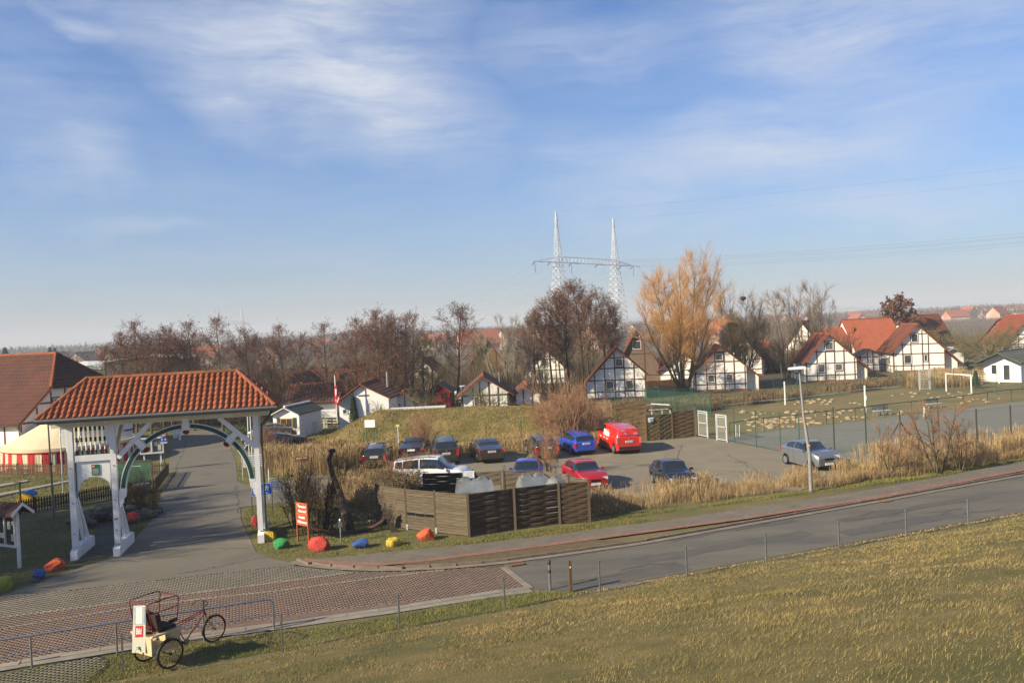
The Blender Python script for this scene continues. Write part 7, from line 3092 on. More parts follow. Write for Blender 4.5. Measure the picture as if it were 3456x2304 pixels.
m.lathe([(.02, -.006), (.10, -.006), (.10, .006), (.02, .006)], 16, (bbx, -.05, .36), Matrix.Rotation(R(90), 3, 'X'))
m.build('chain_wheel', SPK, rk)
for s_ in (1, -1):
    m = MB()
    m.tube([(bbx, .07 * s_, .36), (bbx + .15 * s_, .08 * s_, .36 - .04 * s_)], .009, 5)
    m.build('crank', SPK, rk)
    m = MB()
    m.box((bbx + .15 * s_, .13 * s_, .36 - .04 * s_), (.09, .09, .02))
    m.build('pedal', BLACK, rk)
for y in (-.2, .2):
    m = MB()
    m.tube([(.42, y, .95), (.50, y * .6, .6), (.2, y, .42)], .01, 5)
    m.build('stay', GALV, rk)
# newspaper placard leaning on its rear
pl = thing('placard_stand', 'white newspaper placard stand leaning on the rear of the rickshaw', 'placard', (mid.x - math.cos(hd) * .62 + math.sin(hd) * .05, mid.y - math.sin(hd) * .62 - math.cos(hd) * .05, .60), facing(mid, R(-24)))
tl_ = Matrix.Rotation(R(-8), 3, 'X')
m = MB()
PW = .43
poly = [(-PW / 2 + .03, .0), (-PW / 2 + .12, 0), (-PW / 2 + .17, .16), (PW / 2 - .17, .16), (PW / 2 - .12, 0), (PW / 2 - .03, 0), (PW / 2 - .05, 1.25), (-PW / 2 + .05, 1.25)]
m.prism(poly, -.012, .012)
bd = m.build('board', P('placard white', (.60, .585, .50), r=.5), pl, fix=True)
bd.rotation_euler = (R(-9), 0, 0)
m = MB()
m.box((0, -.016, .98), (PW - .13, .006, .46))
m.build('poster', P('pale poster', (.30, .45, .58), c2=(.50, .50, .36), s=9), bd)
m = MB()
m.box((0, -.02, .98), (.17, .004, .44))
m.build('poster_centre', P('poster white', (.75, .75, .70)), bd)
m = MB()
m.box((0, -.016, .56), (.21, .006, .30))
lg = m.build('red_square', P('newspaper red', (.62, .04, .03)), bd)
text('Bild', .20, SIGNW, lg, (0, -.024, .56), (R(90), 0, 0), bold=.006, sx=.52)
lg.children[0].scale = (.50, 1.15, 1)
m = MB()
m.prism([(-PW / 2 + .05, .04), (PW / 2 - .05, .04), (PW / 2 - .07, 1.22), (-PW / 2 + .07, 1.22)], .10, .12)
b2_ = m.build('rear_board', P('placard mint', (.35, .55, .45)), pl, fix=True)
b2_.rotation_euler = (R(-4), 0, 0)


# ================================================================== TREES
def segs_mesh(name, A, B_, ra, rb, mat, n=3):
    """many thin round twigs: arrays of start, end and radii to one mesh"""
    A, B_ = np.asarray(A), np.asarray(B_)
    ra, rb = np.asarray(ra)[:, None], np.asarray(rb)[:, None]
    d = B_ - A
    d /= np.linalg.norm(d, axis=1, keepdims=True) + 1e-9
    ref = np.where(np.abs(d[:, 2:3]) < .9, np.array([[0, 0, 1.0]]), np.array([[1.0, 0, 0]]))
    x = np.cross(d, ref)
    x /= np.linalg.norm(x, axis=1, keepdims=True) + 1e-9
    y = np.cross(d, x)
    V = []
    for P_, r_ in ((A, ra), (B_, rb)):
        for j in range(n):
            a = 2 * math.pi * j / n
            V.append(P_ + (x * math.cos(a) + y * math.sin(a)) * r_)
    V = np.stack(V, 1).reshape(-1, 3)
    i = np.arange(len(A))[:, None] * 2 * n
    Fc = np.concatenate([i + np.array([j, (j + 1) % n, n + (j + 1) % n, n + j]) for j in range(n)])
    return fast_mesh(name, V, Fc, mat, 4)


def grow(kind, seed):
    rs = random.Random(seed)
    T, C = [], []          # trunk and limb segments; twig segments: (a, b, ra, rb)
    K = []                 # catkin / bud places

    def rv(s_):
        return Vector((rs.gauss(0, s_), rs.gauss(0, s_), rs.gauss(0, s_)))

    def limb(p, d, L_, r_, n, store, wob, upw, r1=.35):
        pts = [(p.copy(), r_)]
        for i in range(n):
            d = (d + rv(wob) + Vector((0, 0, upw))).normalized()
            q = p + d * (L_ / n)
            rr_ = r_ * (1 - (1 - r1) * (i + 1) / n)
            store.append((p.copy(), q.copy(), pts[-1][1], rr_))
            pts.append((q.copy(), rr_))
            p = q
        return pts, d

    def side(d, ang):
        a = d.orthogonal().normalized()
        a.rotate(Matrix.Rotation(rs.uniform(0, 2 * math.pi), 3, d))
        return (d * math.cos(ang) + a * math.sin(ang)).normalized()

    def at(pts, t):
        i = min(len(pts) - 2, int(t * (len(pts) - 1)))
        f_ = t * (len(pts) - 1) - i
        return pts[i][0].lerp(pts[i + 1][0], f_), (pts[i + 1][0] - pts[i][0]).normalized(), pts[i][1] * (1 - f_) + pts[i + 1][1] * f_

    if kind in ('alder', 'alder2'):
        H_ = 11.5
        stems = [(Vector((0, 0, 0)), Vector((rs.gauss(0, .03), rs.gauss(0, .03), 1)))]
        if kind == 'alder2':
            stems = [(Vector((rs.gauss(0, .5), rs.gauss(0, .5), 0)), Vector((rs.gauss(0, .08), rs.gauss(0, .08), 1))) for _ in range(3)]
        for p0, d0 in stems:
            hh_ = H_ * rs.uniform(.85, 1)
            tp, _ = limb(p0, d0, hh_, .15 if kind == 'alder' else .12, 12, T, .035, .12, .12)
            nb = 46 if kind == 'alder' else 30
            t0_ = .36 if seed in (5, 6) else .20
            for i in range(nb):
                t = t0_ + (.98 - t0_) * (i / nb) ** .85
                p, d, r_ = at(tp, t)
                prof = math.sin(math.pi * min(1, (t - .12) / .88) ** .8) ** .7
                bl_ = (.5 + 2.7 * prof) * rs.uniform(.6, 1.15) * (.8 if kind == 'alder2' else 1)
                bd_ = side(Vector((0, 0, 1)), R(rs.uniform(48, 75) - 18 * t))
                bp, _ = limb(p, bd_, bl_, max(.012, r_ * .33), 5, T if bl_ > 1.9 else C, .10, .06, .3)
                for k in range(int(6 + bl_ * 4)):
                    q, e, r2 = at(bp, rs.uniform(.15, .99))
                    tw_ = rs.uniform(.35, 1.0) * (.5 + bl_ * .22)
                    td = side(e, R(rs.uniform(25, 60)))
                    tp2, _ = limb(q, td, tw_, .012, 2, C, .15, .10, .5)
                    for kk in range(4):
                        q2, e2, _ = at(tp2, rs.uniform(.2, 1))
                        d3 = side(e2, R(rs.uniform(25, 55)))
                        l3 = rs.uniform(.15, .4)
                        C.append((q2, q2 + d3 * l3, .008, .006))
                        if rs.random() < .5:
                            K.append(q2 + d3 * l3)
    elif kind in ('willow', 'grey', 'poplar'):
        par = {'willow': (11, 15.5, .15, .50, 15, 1.15), 'grey': (4, 13, .13, .26, 10, .85), 'poplar': (3, 13, .11, .10, 8, .7)}[kind]
        ns, H_, r0_, spread, nbr, k_ = par
        for s_ in range(ns):
            a = 2 * math.pi * s_ / ns + rs.uniform(-.3, .3)
            sp_ = spread * rs.uniform(.3, 1.2)
            d0 = Vector((math.cos(a) * sp_, math.sin(a) * sp_, 1)).normalized()
            hh_ = H_ * (rs.uniform(.95, 1.0) - (.34 if kind == 'willow' else .15) * sp_ / spread)
            tp, _ = limb(Vector((math.cos(a) * .35, math.sin(a) * .35, 0)), d0, hh_, r0_ * rs.uniform(.7, 1.1), 12, T, .05, .03 if kind != 'willow' else .022, .12)
            for i in range(nbr):
                t = .25 + .72 * i / nbr
                p, d, r_ = at(tp, t)
                bl_ = hh_ * rs.uniform(.18, .34) * (1.15 - t * .55) * k_ * (.62 if kind == 'poplar' else 1)
                bd_ = side(d, R(rs.uniform(28, 58) if kind != 'poplar' else rs.uniform(15, 32)))
                bp, _ = limb(p, bd_, bl_, max(.02, r_ * .45), 6, T, .09, .10, .25)
                for k in range(8 if kind != 'poplar' else 6):
                    q, e, r2 = at(bp, rs.uniform(.15, 1))
                    td = side(e, R(rs.uniform(18, 45)))
                    l2 = bl_ * rs.uniform(.25, .5)
                    tp2, _ = limb(q, td, l2, .020, 3, C, .08, .14, .45)
                    for kk in range(9 if kind == 'willow' else 7):
                        q2, e2, _ = at(tp2, rs.uniform(.1, 1))
                        l3 = rs.uniform(.5, 1.25) * (.8 if kind != 'willow' else 1)
                        d3 = side(e2, R(rs.uniform(12, 38)))
                        limb(q2, d3, l3, .010, 2, C, .07, .16, .6)
    elif kind == 'apple':
        tp, _ = limb(Vector((0, 0, 0)), Vector((.05, 0, 1)), 1.5, .16, 4, T, .08, 0, .8)
        for i in range(9):
            a = 2 * math.pi * i / 9
            d0 = Vector((math.cos(a), math.sin(a), rs.uniform(.5, 1.3))).normalized()
            bp, _ = limb(tp[-1][0] - Vector((0, 0, rs.uniform(0, .4))), d0, rs.uniform(2.2, 3.3), .08, 6, T, .18, .02, .3)
            for k in range(12):
                q, e, r2 = at(bp, rs.uniform(.2, 1))
                tp2, _ = limb(q, side(e, R(rs.uniform(30, 75))), rs.uniform(.6, 1.5), .025, 4, C, .2, .03, .4)
                for kk in range(12):
                    q2, e2, _ = at(tp2, rs.uniform(.1, 1))
                    limb(q2, side(e2, R(rs.uniform(30, 80))), rs.uniform(.25, .7), .010, 2, C, .2, .05, .5)
    elif kind == 'broad':        # layered spreading tree
        tp, _ = limb(Vector((0, 0, 0)), Vector((0, 0, 1)), 10.5, .22, 10, T, .04, .1, .2)
        for i in range(34):
            t = .3 + .68 * i / 34
            p, d, r_ = at(tp, t)
            bl_ = rs.uniform(2.5, 5.8) * (1.2 - t * .75)
            bp, _ = limb(p, side(Vector((0, 0, 1)), R(rs.uniform(66, 86))), bl_, .06, 6, T, .07, .03, .3)
            for k in range(16):
                q, e, r2 = at(bp, rs.uniform(.3, 1))
                tp2, _ = limb(q, side(e, R(rs.uniform(20, 60))), rs.uniform(.5, 1.3), .02, 2, C, .12, .03, .5)
                for kk in range(5):
                    q2, e2, _ = at(tp2, rs.uniform(.1, 1))
                    C.append((q2, q2 + side(e2, R(45)) * .35, .014, .008))
                    K.append(q2)
                    K.append(q2 + rv(.12))
    elif kind in ('bush', 'shrub', 'thicket'):
        ns, H_, sp_ = {'bush': (32, 3.4, .32), 'shrub': (30, 2.4, .5), 'thicket': (26, 5.0, .42)}[kind]
        for s_ in range(ns):
            a = rs.uniform(0, 6.28)
            k_ = rs.random() ** .6
            p0 = Vector((math.cos(a) * k_ * .6, math.sin(a) * k_ * .7, 0)) * (1 if kind == 'bush' else 2.0)
            d0 = Vector((math.cos(a) * sp_ * k_, math.sin(a) * sp_ * k_, 1)).normalized()
            hh_ = H_ * rs.uniform(.6, 1)
            tp, _ = limb(p0, d0, hh_, .022 if kind != 'thicket' else .04, 6, T if kind == 'thicket' else C, .06, .02, .3)
            for k in range(9 if kind != 'thicket' else 14):
                q, e, r2 = at(tp, rs.uniform(.25, 1))
                tp2, _ = limb(q, side(e, R(rs.uniform(18, 50))), hh_ * rs.uniform(.15, .35), .011, 3, C, .1, .07, .4)
                for kk in range(4 if kind != 'thicket' else 7):
                    q2, e2, _ = at(tp2, rs.uniform(.1, 1))
                    C.append((q2, q2 + side(e2, R(rs.uniform(20, 50))) * rs.uniform(.2, .5), .007, .004))
    return T, C, K


def tree_meshes(kind, seed, bark, twig, bud=None, bs=.07, tk=1.0):
    T, C, K = grow(kind, seed)
    rs = np.random.RandomState(seed)
    out_ = []
    for nm, S_, mt, n in (('trunk', T, bark, 5), ('crown', C, twig, 3)):
        if not S_:
            out_.append(None)
            continue
        A = [tuple(s_[0]) for s_ in S_]
        B_ = [tuple(s_[1]) for s_ in S_]
        out_.append(segs_mesh(nm, A, B_, np.array([s_[2] for s_ in S_]) * (tk if nm == 'crown' else 1), np.array([s_[3] for s_ in S_]) * (tk if nm == 'crown' else 1), mt, n))
    if bud and K:
        P_ = np.array([tuple(k) for k in K])
        n = len(P_)
        a = rs.normal(0, 1, (n, 3))
        a /= np.linalg.norm(a, axis=1, keepdims=True)
        b = np.cross(a, rs.normal(0, 1, (n, 3)))
        b /= np.linalg.norm(b, axis=1, keepdims=True)
        s_ = rs.uniform(.5, 1.2, (n, 1)) * bs
        V = np.stack([P_ - a * s_, P_ + b * s_, P_ + a * s_, P_ - b * s_], 1).reshape(-1, 3)
        out_.append(fast_mesh('catkins', V, np.arange(n * 4).reshape(-1, 4), bud, 4))
    else:
        out_.append(None)
    return out_


def bark(n, c, c2=None, **k):
    return P(n, c, c2=c2, s=1.5, r=.95, spec=.1, **k)


B_OL = bark('olive bark', (.11, .105, .06), (.07, .06, .04))
B_GR = bark('grey bark', (.15, .13, .10), (.08, .07, .055))
B_DK = bark('dark bark', (.05, .042, .03), (.035, .03, .022))
TW_RB = bark('red brown twigs', (.22, .12, .085), (.17, .095, .07))
TW_DR = bark('dark red twigs', (.18, .095, .058), (.13, .07, .046))
TW_OR = bark('orange willow twigs', (.64, .36, .14), (.50, .27, .10))
TW_OB = bark('olive orange twigs', (.40, .27, .13), (.30, .21, .11))
TW_GY = bark('grey mauve twigs', (.29, .22, .17), (.22, .17, .13))
TW_PL = bark('pale twigs', (.38, .32, .24), (.30, .25, .18))
TW_GN = bark('green brown twigs', (.19, .165, .08), (.15, .125, .065))
TW_BR = bark('brown thicket twigs', (.17, .115, .075), (.12, .08, .05))
TW_RR = bark('reddish shoots', (.36, .20, .12), (.27, .15, .09))
CAT1 = bark('brown catkins', (.22, .115, .08), (.16, .085, .06))
CAT2 = bark('dark red catkins', (.18, .088, .055), (.125, .063, .042))

PROTO = {}
for nm, args in {
    'alder_a': ('alder', 1, B_OL, TW_RB, CAT1, .06), 'alder_b': ('alder', 2, B_OL, TW_RB, CAT1, .05), 'alder_c': ('alder2', 3, B_OL, TW_RB, CAT1, .055), 'alder_d': ('alder', 4, B_GR, TW_RB, CAT1, .05),
    'dark_a': ('alder', 5, B_DK, TW_DR, CAT2, .062), 'dark_b': ('alder2', 6, B_OL, TW_DR, CAT2, .062), 'willow': ('willow', 7, B_OL, TW_OR, None, 0), 'willow_b': ('willow', 8, B_OL, TW_OB, None, 0),
    'grey': ('grey', 9, B_GR, TW_GY, None, 0), 'grey_b': ('grey', 10, B_GR, TW_GY, None, 0), 'poplar': ('poplar', 11, B_GR, TW_PL, None, 0), 'apple': ('apple', 12, B_GR, TW_GN, None, 0),
    'sparse': ('grey', 21, B_OL, TW_RR, None, 0), 'broad': ('broad', 13, B_DK, TW_DR, CAT2, .22), 'bush': ('bush', 14, B_DK, bark('dark shoots', (.075, .05, .032), (.05, .035, .025)), None, 0), 'redbush': ('bush', 15, B_DK, TW_RR, None, 0), 'shrub': ('shrub', 16, B_DK, TW_BR, None, 0), 'greenbush': ('grey', 18, B_GR, TW_GN, None, 0),
    'thicket': ('thicket', 17, B_DK, TW_BR, None, 0), 'thicket_b': ('thicket', 19, B_GR, TW_GN, None, 0), 'thicket_c': ('thicket', 20, B_DK, TW_RB, None, 0),
}.items():
    PROTO[nm] = tree_meshes(*args, tk=.85 if nm.startswith(('thicket', 'willow', 'grey')) else .9)
HGT = {'alder': 11.5, 'dark': 11.5, 'willow': 15.0, 'grey': 12.6, 'poplar': 12.8, 'apple': 4.2, 'broad': 10.8, 'greenbush': 12.6, 'bush': 3.4, 'redbush': 3.4, 'shrub': 2.4, 'sparse': 12.6, 'thicket': 5.0, 'greenbush': 12.6}


def tree(kind, name, label, cat, loc, h_, rz=0, group=None, wide=1.0):
    base = HGT.get(kind, HGT.get(kind.split('_')[0]))
    k_ = h_ / base
    t_, c_, b_ = PROTO[kind]
    o_ = thing(name, label, cat, (loc[0], loc[1], loc[2] if len(loc) > 2 else 0), rz, group)
    o_.scale = (k_ * wide, k_ * wide, k_)
    for nm, me_ in (('trunk', t_), ('crown', c_), ('catkins', b_)):
        if me_ is not None:
            put(nm, me_, o_)
    return o_


rs = random.Random(77)
# the row of alders in the middle distance: top of crown seen at (u, v), and how far away each stands
ROW = [(363, 1134, 92, 'alder_b'), (415, 1118, 90, 'alder_a'), (444, 1081, 86, 'alder_a'), (491, 1093, 88, 'alder_b'), (516, 1100, 84, 'alder_c'), (559, 1087, 88, 'alder_c'), (596, 1112, 90, 'alder_d'),
       (638, 1083, 85, 'alder_a'), (657, 1090, 88, 'alder_b'), (735, 1068, 82, 'alder_a'), (822, 1085, 84, 'alder_d'), (842, 1100, 88, 'alder_b'), (905, 1112, 92, 'alder_c'), (948, 1094, 88, 'alder_a'), (1017, 1094, 92, 'alder_b'),
       (1084, 1088, 88, 'alder_a'), (1160, 1100, 94, 'alder_d'), (1187, 1073, 90, 'alder_a'), (1214, 1061, 88, 'alder_b'), (1260, 1042, 86, 'alder_a'), (1285, 1044, 90, 'alder_c'), (1325, 1038, 86, 'alder_b'), (1344, 1044, 89, 'alder_c'),
       (1372, 1056, 92, 'alder_a')]
ORD = 'first second third fourth fifth sixth seventh eighth ninth tenth eleventh twelfth thirteenth fourteenth fifteenth sixteenth seventeenth eighteenth nineteenth twentieth twenty-first twenty-second twenty-third twenty-fourth'.split()
ROW.sort()
for i, (u_, v_, Y_, kd) in enumerate(ROW):
    p_ = AT(u_, v_, Y_)
    tree(kd, 'alder_tree', ORD[i] + ' slender alder from the left in the row behind the gateway and bungalows', 'tree', (p_.x, Y_), p_.z, rs.uniform(0, 6), 'leafless alders in the long row', wide=rs.uniform(.85, 1.1))
p_ = AT(1524, 1029, 90)
tree('dark_a', 'alder_tree', 'single round-crowned alder standing clear behind the red hut', 'tree', (p_.x, 90), p_.z, 1.0, wide=1.12)
for i, (u_, v_, Y_, kd, w_) in enumerate(((1800, 1040, 94, 'dark_b', 1.05), (1853, 993, 96, 'dark_a', 1.0), (1880, 1000, 99, 'dark_b', 1.05), (1911, 955, 97, 'dark_a', 1.0), (1955, 950, 92, 'dark_a', .9), (1988, 996, 107, 'dark_b', 1.0), (2028, 978, 108, 'dark_a', .85), (2056, 1020, 110, 'dark_b', .9))):
    p_ = AT(u_, v_, Y_)
    tree(kd, 'alder_tree', ORD[i] + ' dark red-brown alder from the left in the clump below the pylon', 'tree', (p_.x, Y_), p_.z, rs.uniform(0, 6), 'dense clump of dark alders', wide=w_)
for lb, u_, v_, Y_, kd, w_ in (('great orange-twigged willow, tallest tree of the picture', 2290, 848, 106, 'willow', 1.05), ('olive-brown willow just right of the orange one, with a nest', 2495, 942, 112, 'willow_b', .78),
                               ('grey mauve leafless tree, left of the pair behind the lamp gable', 2640, 950, 121, 'grey', 1.05), ('grey mauve leafless tree, right of the pair behind the lamp gable', 2728, 948, 120, 'grey_b', 1.15),
                               ('low grey tree at the right end of the leafless clump', 2770, 985, 124, 'grey', .8),
                               ('pale upright poplar, tallest of the group behind the half-timbered bungalow', 1742, 1015, 104, 'poplar', 1.0), ('pale upright poplar, left of the tallest one', 1704, 1027, 103, 'poplar', 1.0), ('short pale poplar at the left of the poplar group', 1672, 1077, 106, 'poplar', 1.3),
                               ('short pale poplar against the dark alder clump', 1772, 1062, 108, 'poplar', 1.2),
                               ('greenish multi-stemmed tree left of the round alder', 1430, 1100, 94, 'greenbush', 1.25), ('greenish multi-stemmed tree right of the round alder', 1610, 1110, 110, 'greenbush', 1.2),
                               ('layered dark red tree on the horizon behind the orange roofs', 3012, 1004, 172, 'broad', 1.0)):
    p_ = AT(u_, v_, Y_)
    tree(kd, 'leafless_tree', lb, 'tree', (p_.x, Y_), p_.z, rs.uniform(0, 6), wide=w_)
p_ = AT(2508, 1008, 106)
tag(MB().lathe([(.05, -.25), (.32, -.1), (.4, .1), (.3, .25), (.05, .3)], 9, (p_.x, 106, p_.z)).build('bird_nest', B_DK), 'dark bird nest high in the olive-brown willow', 'nest')
for i, (lb, u_, v_, Y_, w_) in enumerate((('spreading fruit tree before the red roof with dormers', 3170, 1098, 135, 1.4), ('bushy fruit tree in front of the white glimpsed gable', 3322, 1090, 122, 1.5),
                                          ('fruit tree left of the veranda hut roof', 3262, 1150, 128, 1.2), ('fruit tree at the right edge before the half-timbered house', 3420, 1135, 118, 1.4), ('fruit tree above the veranda hut', 3372, 1110, 128, 1.3))):
    p_ = AT(u_, v_, Y_)
    tree('apple', 'fruit_tree', lb, 'tree', (p_.x, Y_), p_.z, rs.uniform(0, 6), wide=w_ * .8)
for i, (lb, u_, v_, Y_, h_, w_) in enumerate((('small crooked fruit tree before the red hut', 1425, 1350, 77, 3.3, .85), ('crooked fruit tree before the half-timbered bungalow', 1640, 1340, 78, 3.4, .8), ('bare fruit tree beside the white bungalow wall', 1300, 1380, 76, 2.2, .8))):
    p_ = AT(u_, v_, Y_)
    tree('apple', 'fruit_tree', lb, 'tree', (p_.x, Y_, 0), h_ + .8, rs.uniform(0, 6), wide=w_)
# trees left outside the picture whose shadows lie over the drive
for i, (x, y, h_, kd) in enumerate(((-30, 29, 10.5, 'willow_b'), (-33, 33, 11.5, 'willow_b'), (-37, 30, 12.5, 'willow_b'), (-35, 36.5, 12, 'willow_b'), (-40, 34, 13, 'willow_b'), (-30.5, 35, 8.5, 'willow_b'), (-41, 38.5, 13, 'willow_b'), (-33, 27, 11, 'willow_b'))):
    tree(kd, 'leafless_tree', 'leafless tree beside the dike road, left outside the picture', 'tree', (x, y), h_, rs.uniform(0, 6), 'trees left of the gateway', wide=1.15)
# wiry bushes
for lb, u_, v_, Y_, h_, kd, w_ in (('dark wiry bush left of the anchor', 1068, 1800, None, 3.1, 'bush', 1.15), ('second dark wiry bush close behind the anchor bush', 1010, 1775, None, 2.6, 'bush', 1.0), ('tall reddish bush between mound and red van', 1905, 1500, None, 4.6, 'redbush', 1.2),
                                   ('reddish bush left of the tall one on the mound edge', 1855, 1490, None, 3.6, 'redbush', 1.1), ('reddish bush behind the red van', 1985, 1492, None, 3.8, 'redbush', 1.0),
                                   ('orange-brown bush growing at the tall green fence', 3165, 1600, None, 4.2, 'sparse', 1.5), ('smaller orange-brown bush left in the reeds by the fence', 3010, 1610, None, 3.2, 'sparse', 1.2),
                                   ('bare bush right at the reeds near the brace post', 3240, 1590, None, 3.0, 'sparse', 1.3), ('thin bare bush in front of the dark grey estate car', 1855, 1610, None, 2.7, 'redbush', .8), ('wiry bush between the two dark cars at the row', 1425, 1535, None, 3.0, 'redbush', 1.0),
                                   ('bare bush over the stone heap', 440, 1735, None, 2.2, 'bush', 1.2), ('dark bush in the stone heap behind the tarpaulin', 500, 1735, None, 1.7, 'bush', 1.3), ('brown bush in front of the white people carrier', 1365, 1655, None, 2.0, 'redbush', 1.3),
                                   ('low brown bush beside the sunlit fence bay', 1290, 1690, None, 1.6, 'shrub', .9), ('twiggy bush before the people carrier door', 1440, 1640, None, 2.0, 'redbush', 1.1), ('reed-brown bush at the upper left lot', 900, 1530, None, 2.3, 'redbush', 1.0), ('low bush at the upper left lot corner', 945, 1500, None, 1.8, 'shrub', 1.0)):
    p_ = G(u_, v_)
    tree(kd, 'bare_bush', lb, 'bush', (p_.x, p_.y), h_, rs.uniform(0, 6), wide=w_)
# undergrowth and garden thickets between the far houses
k = 0
rows = [(86, 92, 380, 1010, 3.4, 16), (93, 100, 360, 1800, 3.8, 40), (104, 118, 330, 2060, 4.2, 46), (120, 145, 300, 2250, 4.6, 48), (150, 200, 250, 2700, 5.2, 50), (128, 150, 2450, 2850, 5.5, 22), (140, 190, 2850, 3460, 4.0, 16)]
for y0, y1, ua, ub, hh_, n in rows:
    for i in range(n):
        Y_ = rs.uniform(y0, y1)
        u_ = ua + (ub - ua) * (i + rs.random()) / n
        if 1390 < u_ < 1570 and Y_ < 104:
            continue
        p_ = AT(u_, 1300, Y_)
        kd = ('thicket', 'thicket_b', 'thicket_c', 'shrub')[rs.randrange(4 if Y_ > 100 else 3)]
        h_ = hh_ * rs.uniform(.55, 1.1) * (1 if kd != 'shrub' else .6)
        tree(kd, 'thicket_bush', 'leafless garden thicket between the holiday houses', 'bush', (p_.x, Y_), h_, rs.uniform(0, 6), 'leafless garden thickets', wide=rs.uniform(1.0, 1.5))
# more bare trees behind the row, paler with distance
for i in range(30):
    Y_ = rs.uniform(170, 330)
    u_ = -40 + i * 90 + rs.uniform(-20, 20)
    if 2780 < u_ < 3100:
        continue
    p_ = AT(u_, 1150, Y_)
    tree(('grey', 'grey_b', 'alder_c', 'alder_a')[i % 4], 'leafless_tree', 'leafless tree in the gardens beyond the alder row', 'tree', (p_.x, Y_), rs.uniform(6, 8.6), rs.uniform(0, 6), 'leafless trees beyond the alder row', wide=1.25)

# dark conifers and evergreen
def conifer(loc, h_, label, mat=None, wide=.34, grp=None):
    rs_ = np.random.RandomState(int(abs(loc[0] * 10)) + 5)
    n = 1500
    z_ = rs_.rand(n) ** .8
    r_ = (1 - z_) * h_ * wide * (.45 + .55 * rs_.rand(n)) + .05
    a = rs_.uniform(0, 6.283, n)
    P_ = np.stack([r_ * np.cos(a), r_ * np.sin(a), z_ * h_ * .95 + .15], 1)
    d_ = np.stack([np.cos(a), np.sin(a), -.35 + 0 * a], 1) * h_ * .06
    t_ = np.stack([-np.sin(a), np.cos(a), 0 * a], 1) * h_ * .035
    V = np.stack([P_ - t_, P_ + t_, P_ + d_], 1).reshape(-1, 3)
    o_ = thing('conifer', label, 'tree', (*loc, 0), 0, grp)
    put('crown', fast_mesh('crown', V, np.arange(n * 3).reshape(-1, 3), mat or P('evergreen', (.022, .045, .022), c2=(.035, .06, .028), s=1.5, rnd=.4), 3), o_)
    m_ = MB()
    m_.tube([(0, 0, 0), (0, 0, h_ * .9)], [h_ * .02, .02], 6)
    m_.build('trunk', B_DK, o_)


for lb, u_, vt_, Y_, wd in (('dark broad conifer beside the left bungalow', 1010, 1290, 92, .42), ('second dark conifer behind the grey roofed shed', 1048, 1302, 96, .4), ('thin dark spruce, left of the pair on the left horizon', 168, 1168, 330, .25), ('thin dark spruce, right of the pair on the left horizon', 184, 1170, 330, .25),
                            ('dark conifer at the far left horizon', 16, 1168, 300, .4), ('low spiky conifer before the veranda hut', 3292, 1252, 93, .3), ('slim green shrub against the white bungalow wall', 1190, 1335, 79.3, .16)):
    p_ = AT(u_, vt_, Y_)
    conifer((p_.x, Y_), p_.z, lb, wide=wd)


# ================================================================== REEDS, GRASS, BRAMBLES
def stuff(me_, name, label):
    o_ = put(name, me_)
    o_['kind'] = 'stuff'
    o_['label'] = label
    return o_


rsn = np.random.RandomState(5)


def reeds(name, label, poly, n, h0, h1, mat, lean=.16, wid=.009, seed=1, clump=.9, headr=1.2, z=None, cs=1.1):
    pts = scatter([(p_.x, p_.y) for p_ in poly], int(n * 1.8), np.random.RandomState(seed))
    cl_ = vnoise(pts[:, 0], pts[:, 1], cs, seed)
    keep = np.random.RandomState(seed + 1).rand(len(pts)) < np.clip((cl_ - .32) * 3.2, .03, 1)
    pts, cl_ = pts[keep][:int(n * .8)], cl_[keep][:int(n * .8)]
    r_ = np.random.RandomState(seed + 2)
    h_ = (h0 + (h1 - h0) * np.clip(cl_ * clump + r_.rand(len(pts)) * .4 - .1, 0, 1.15))
    d_ = np.hypot(pts[:, 0], pts[:, 1])
    w_ = wid * np.clip(d_ / 40, .9, 2.2)
    zz = np.zeros(len(pts)) if z is None else z(pts[:, 0], pts[:, 1])
    return stuff(blades(name, pts, zz, h_, lean, w_, mat, seed, segs=2, headr=headr), name, label)


verge = pg((1995, 1735), (2150, 1712), (2400, 1685), (2737, 1640), (2900, 1618), (3170, 1585), (3456, 1535), (3600, 1505), (3600, 1480), (3456, 1500), (3250, 1545), (2900, 1585), (2700, 1622), (2400, 1640), (2200, 1655), (2000, 1662))
reeds('tall_reeds', 'dry golden reeds along the pavement in front of the car park', verge, 8000, .2, .95, REED, seed=3, lean=.22, cs=1.4)
reeds('matted_reeds', 'matted fallen reeds at the foot of the verge', pg((1990, 1748), (2150, 1725), (2400, 1692), (2737, 1648), (3170, 1596), (3456, 1545), (3600, 1515), (3600, 1490), (3170, 1560), (2700, 1630), (2400, 1660), (1990, 1690)), 22000, .2, .65, REED, lean=.6, seed=13, headr=.3)
reeds('corner_reeds', 'tall reeds growing at the tall green post fence', pg((2840, 1612), (3000, 1600), (3200, 1582), (3456, 1540), (3456, 1500), (3200, 1540), (3000, 1560), (2850, 1580)), 3600, .5, 1.6, REED, seed=4, lean=.13, cs=.9)
reeds('left_reeds', 'tall golden reeds right of the gateway post', pg((880, 1600), (1000, 1630), (1160, 1600), (1290, 1566), (1290, 1556), (1100, 1560), (930, 1562), (872, 1575)), 11000, .7, 1.9, REED, seed=6, lean=.13, cs=1.6)
reeds('row_reeds', 'dry reeds behind the row of parked cars', pg((900, 1560), (1200, 1556), (1500, 1540), (1800, 1525), (2080, 1502), (2080, 1480), (1800, 1500), (1500, 1512), (1180, 1528), (900, 1535)), 11000, .35, 1.1, REED, seed=8, lean=.2, cs=1.2)
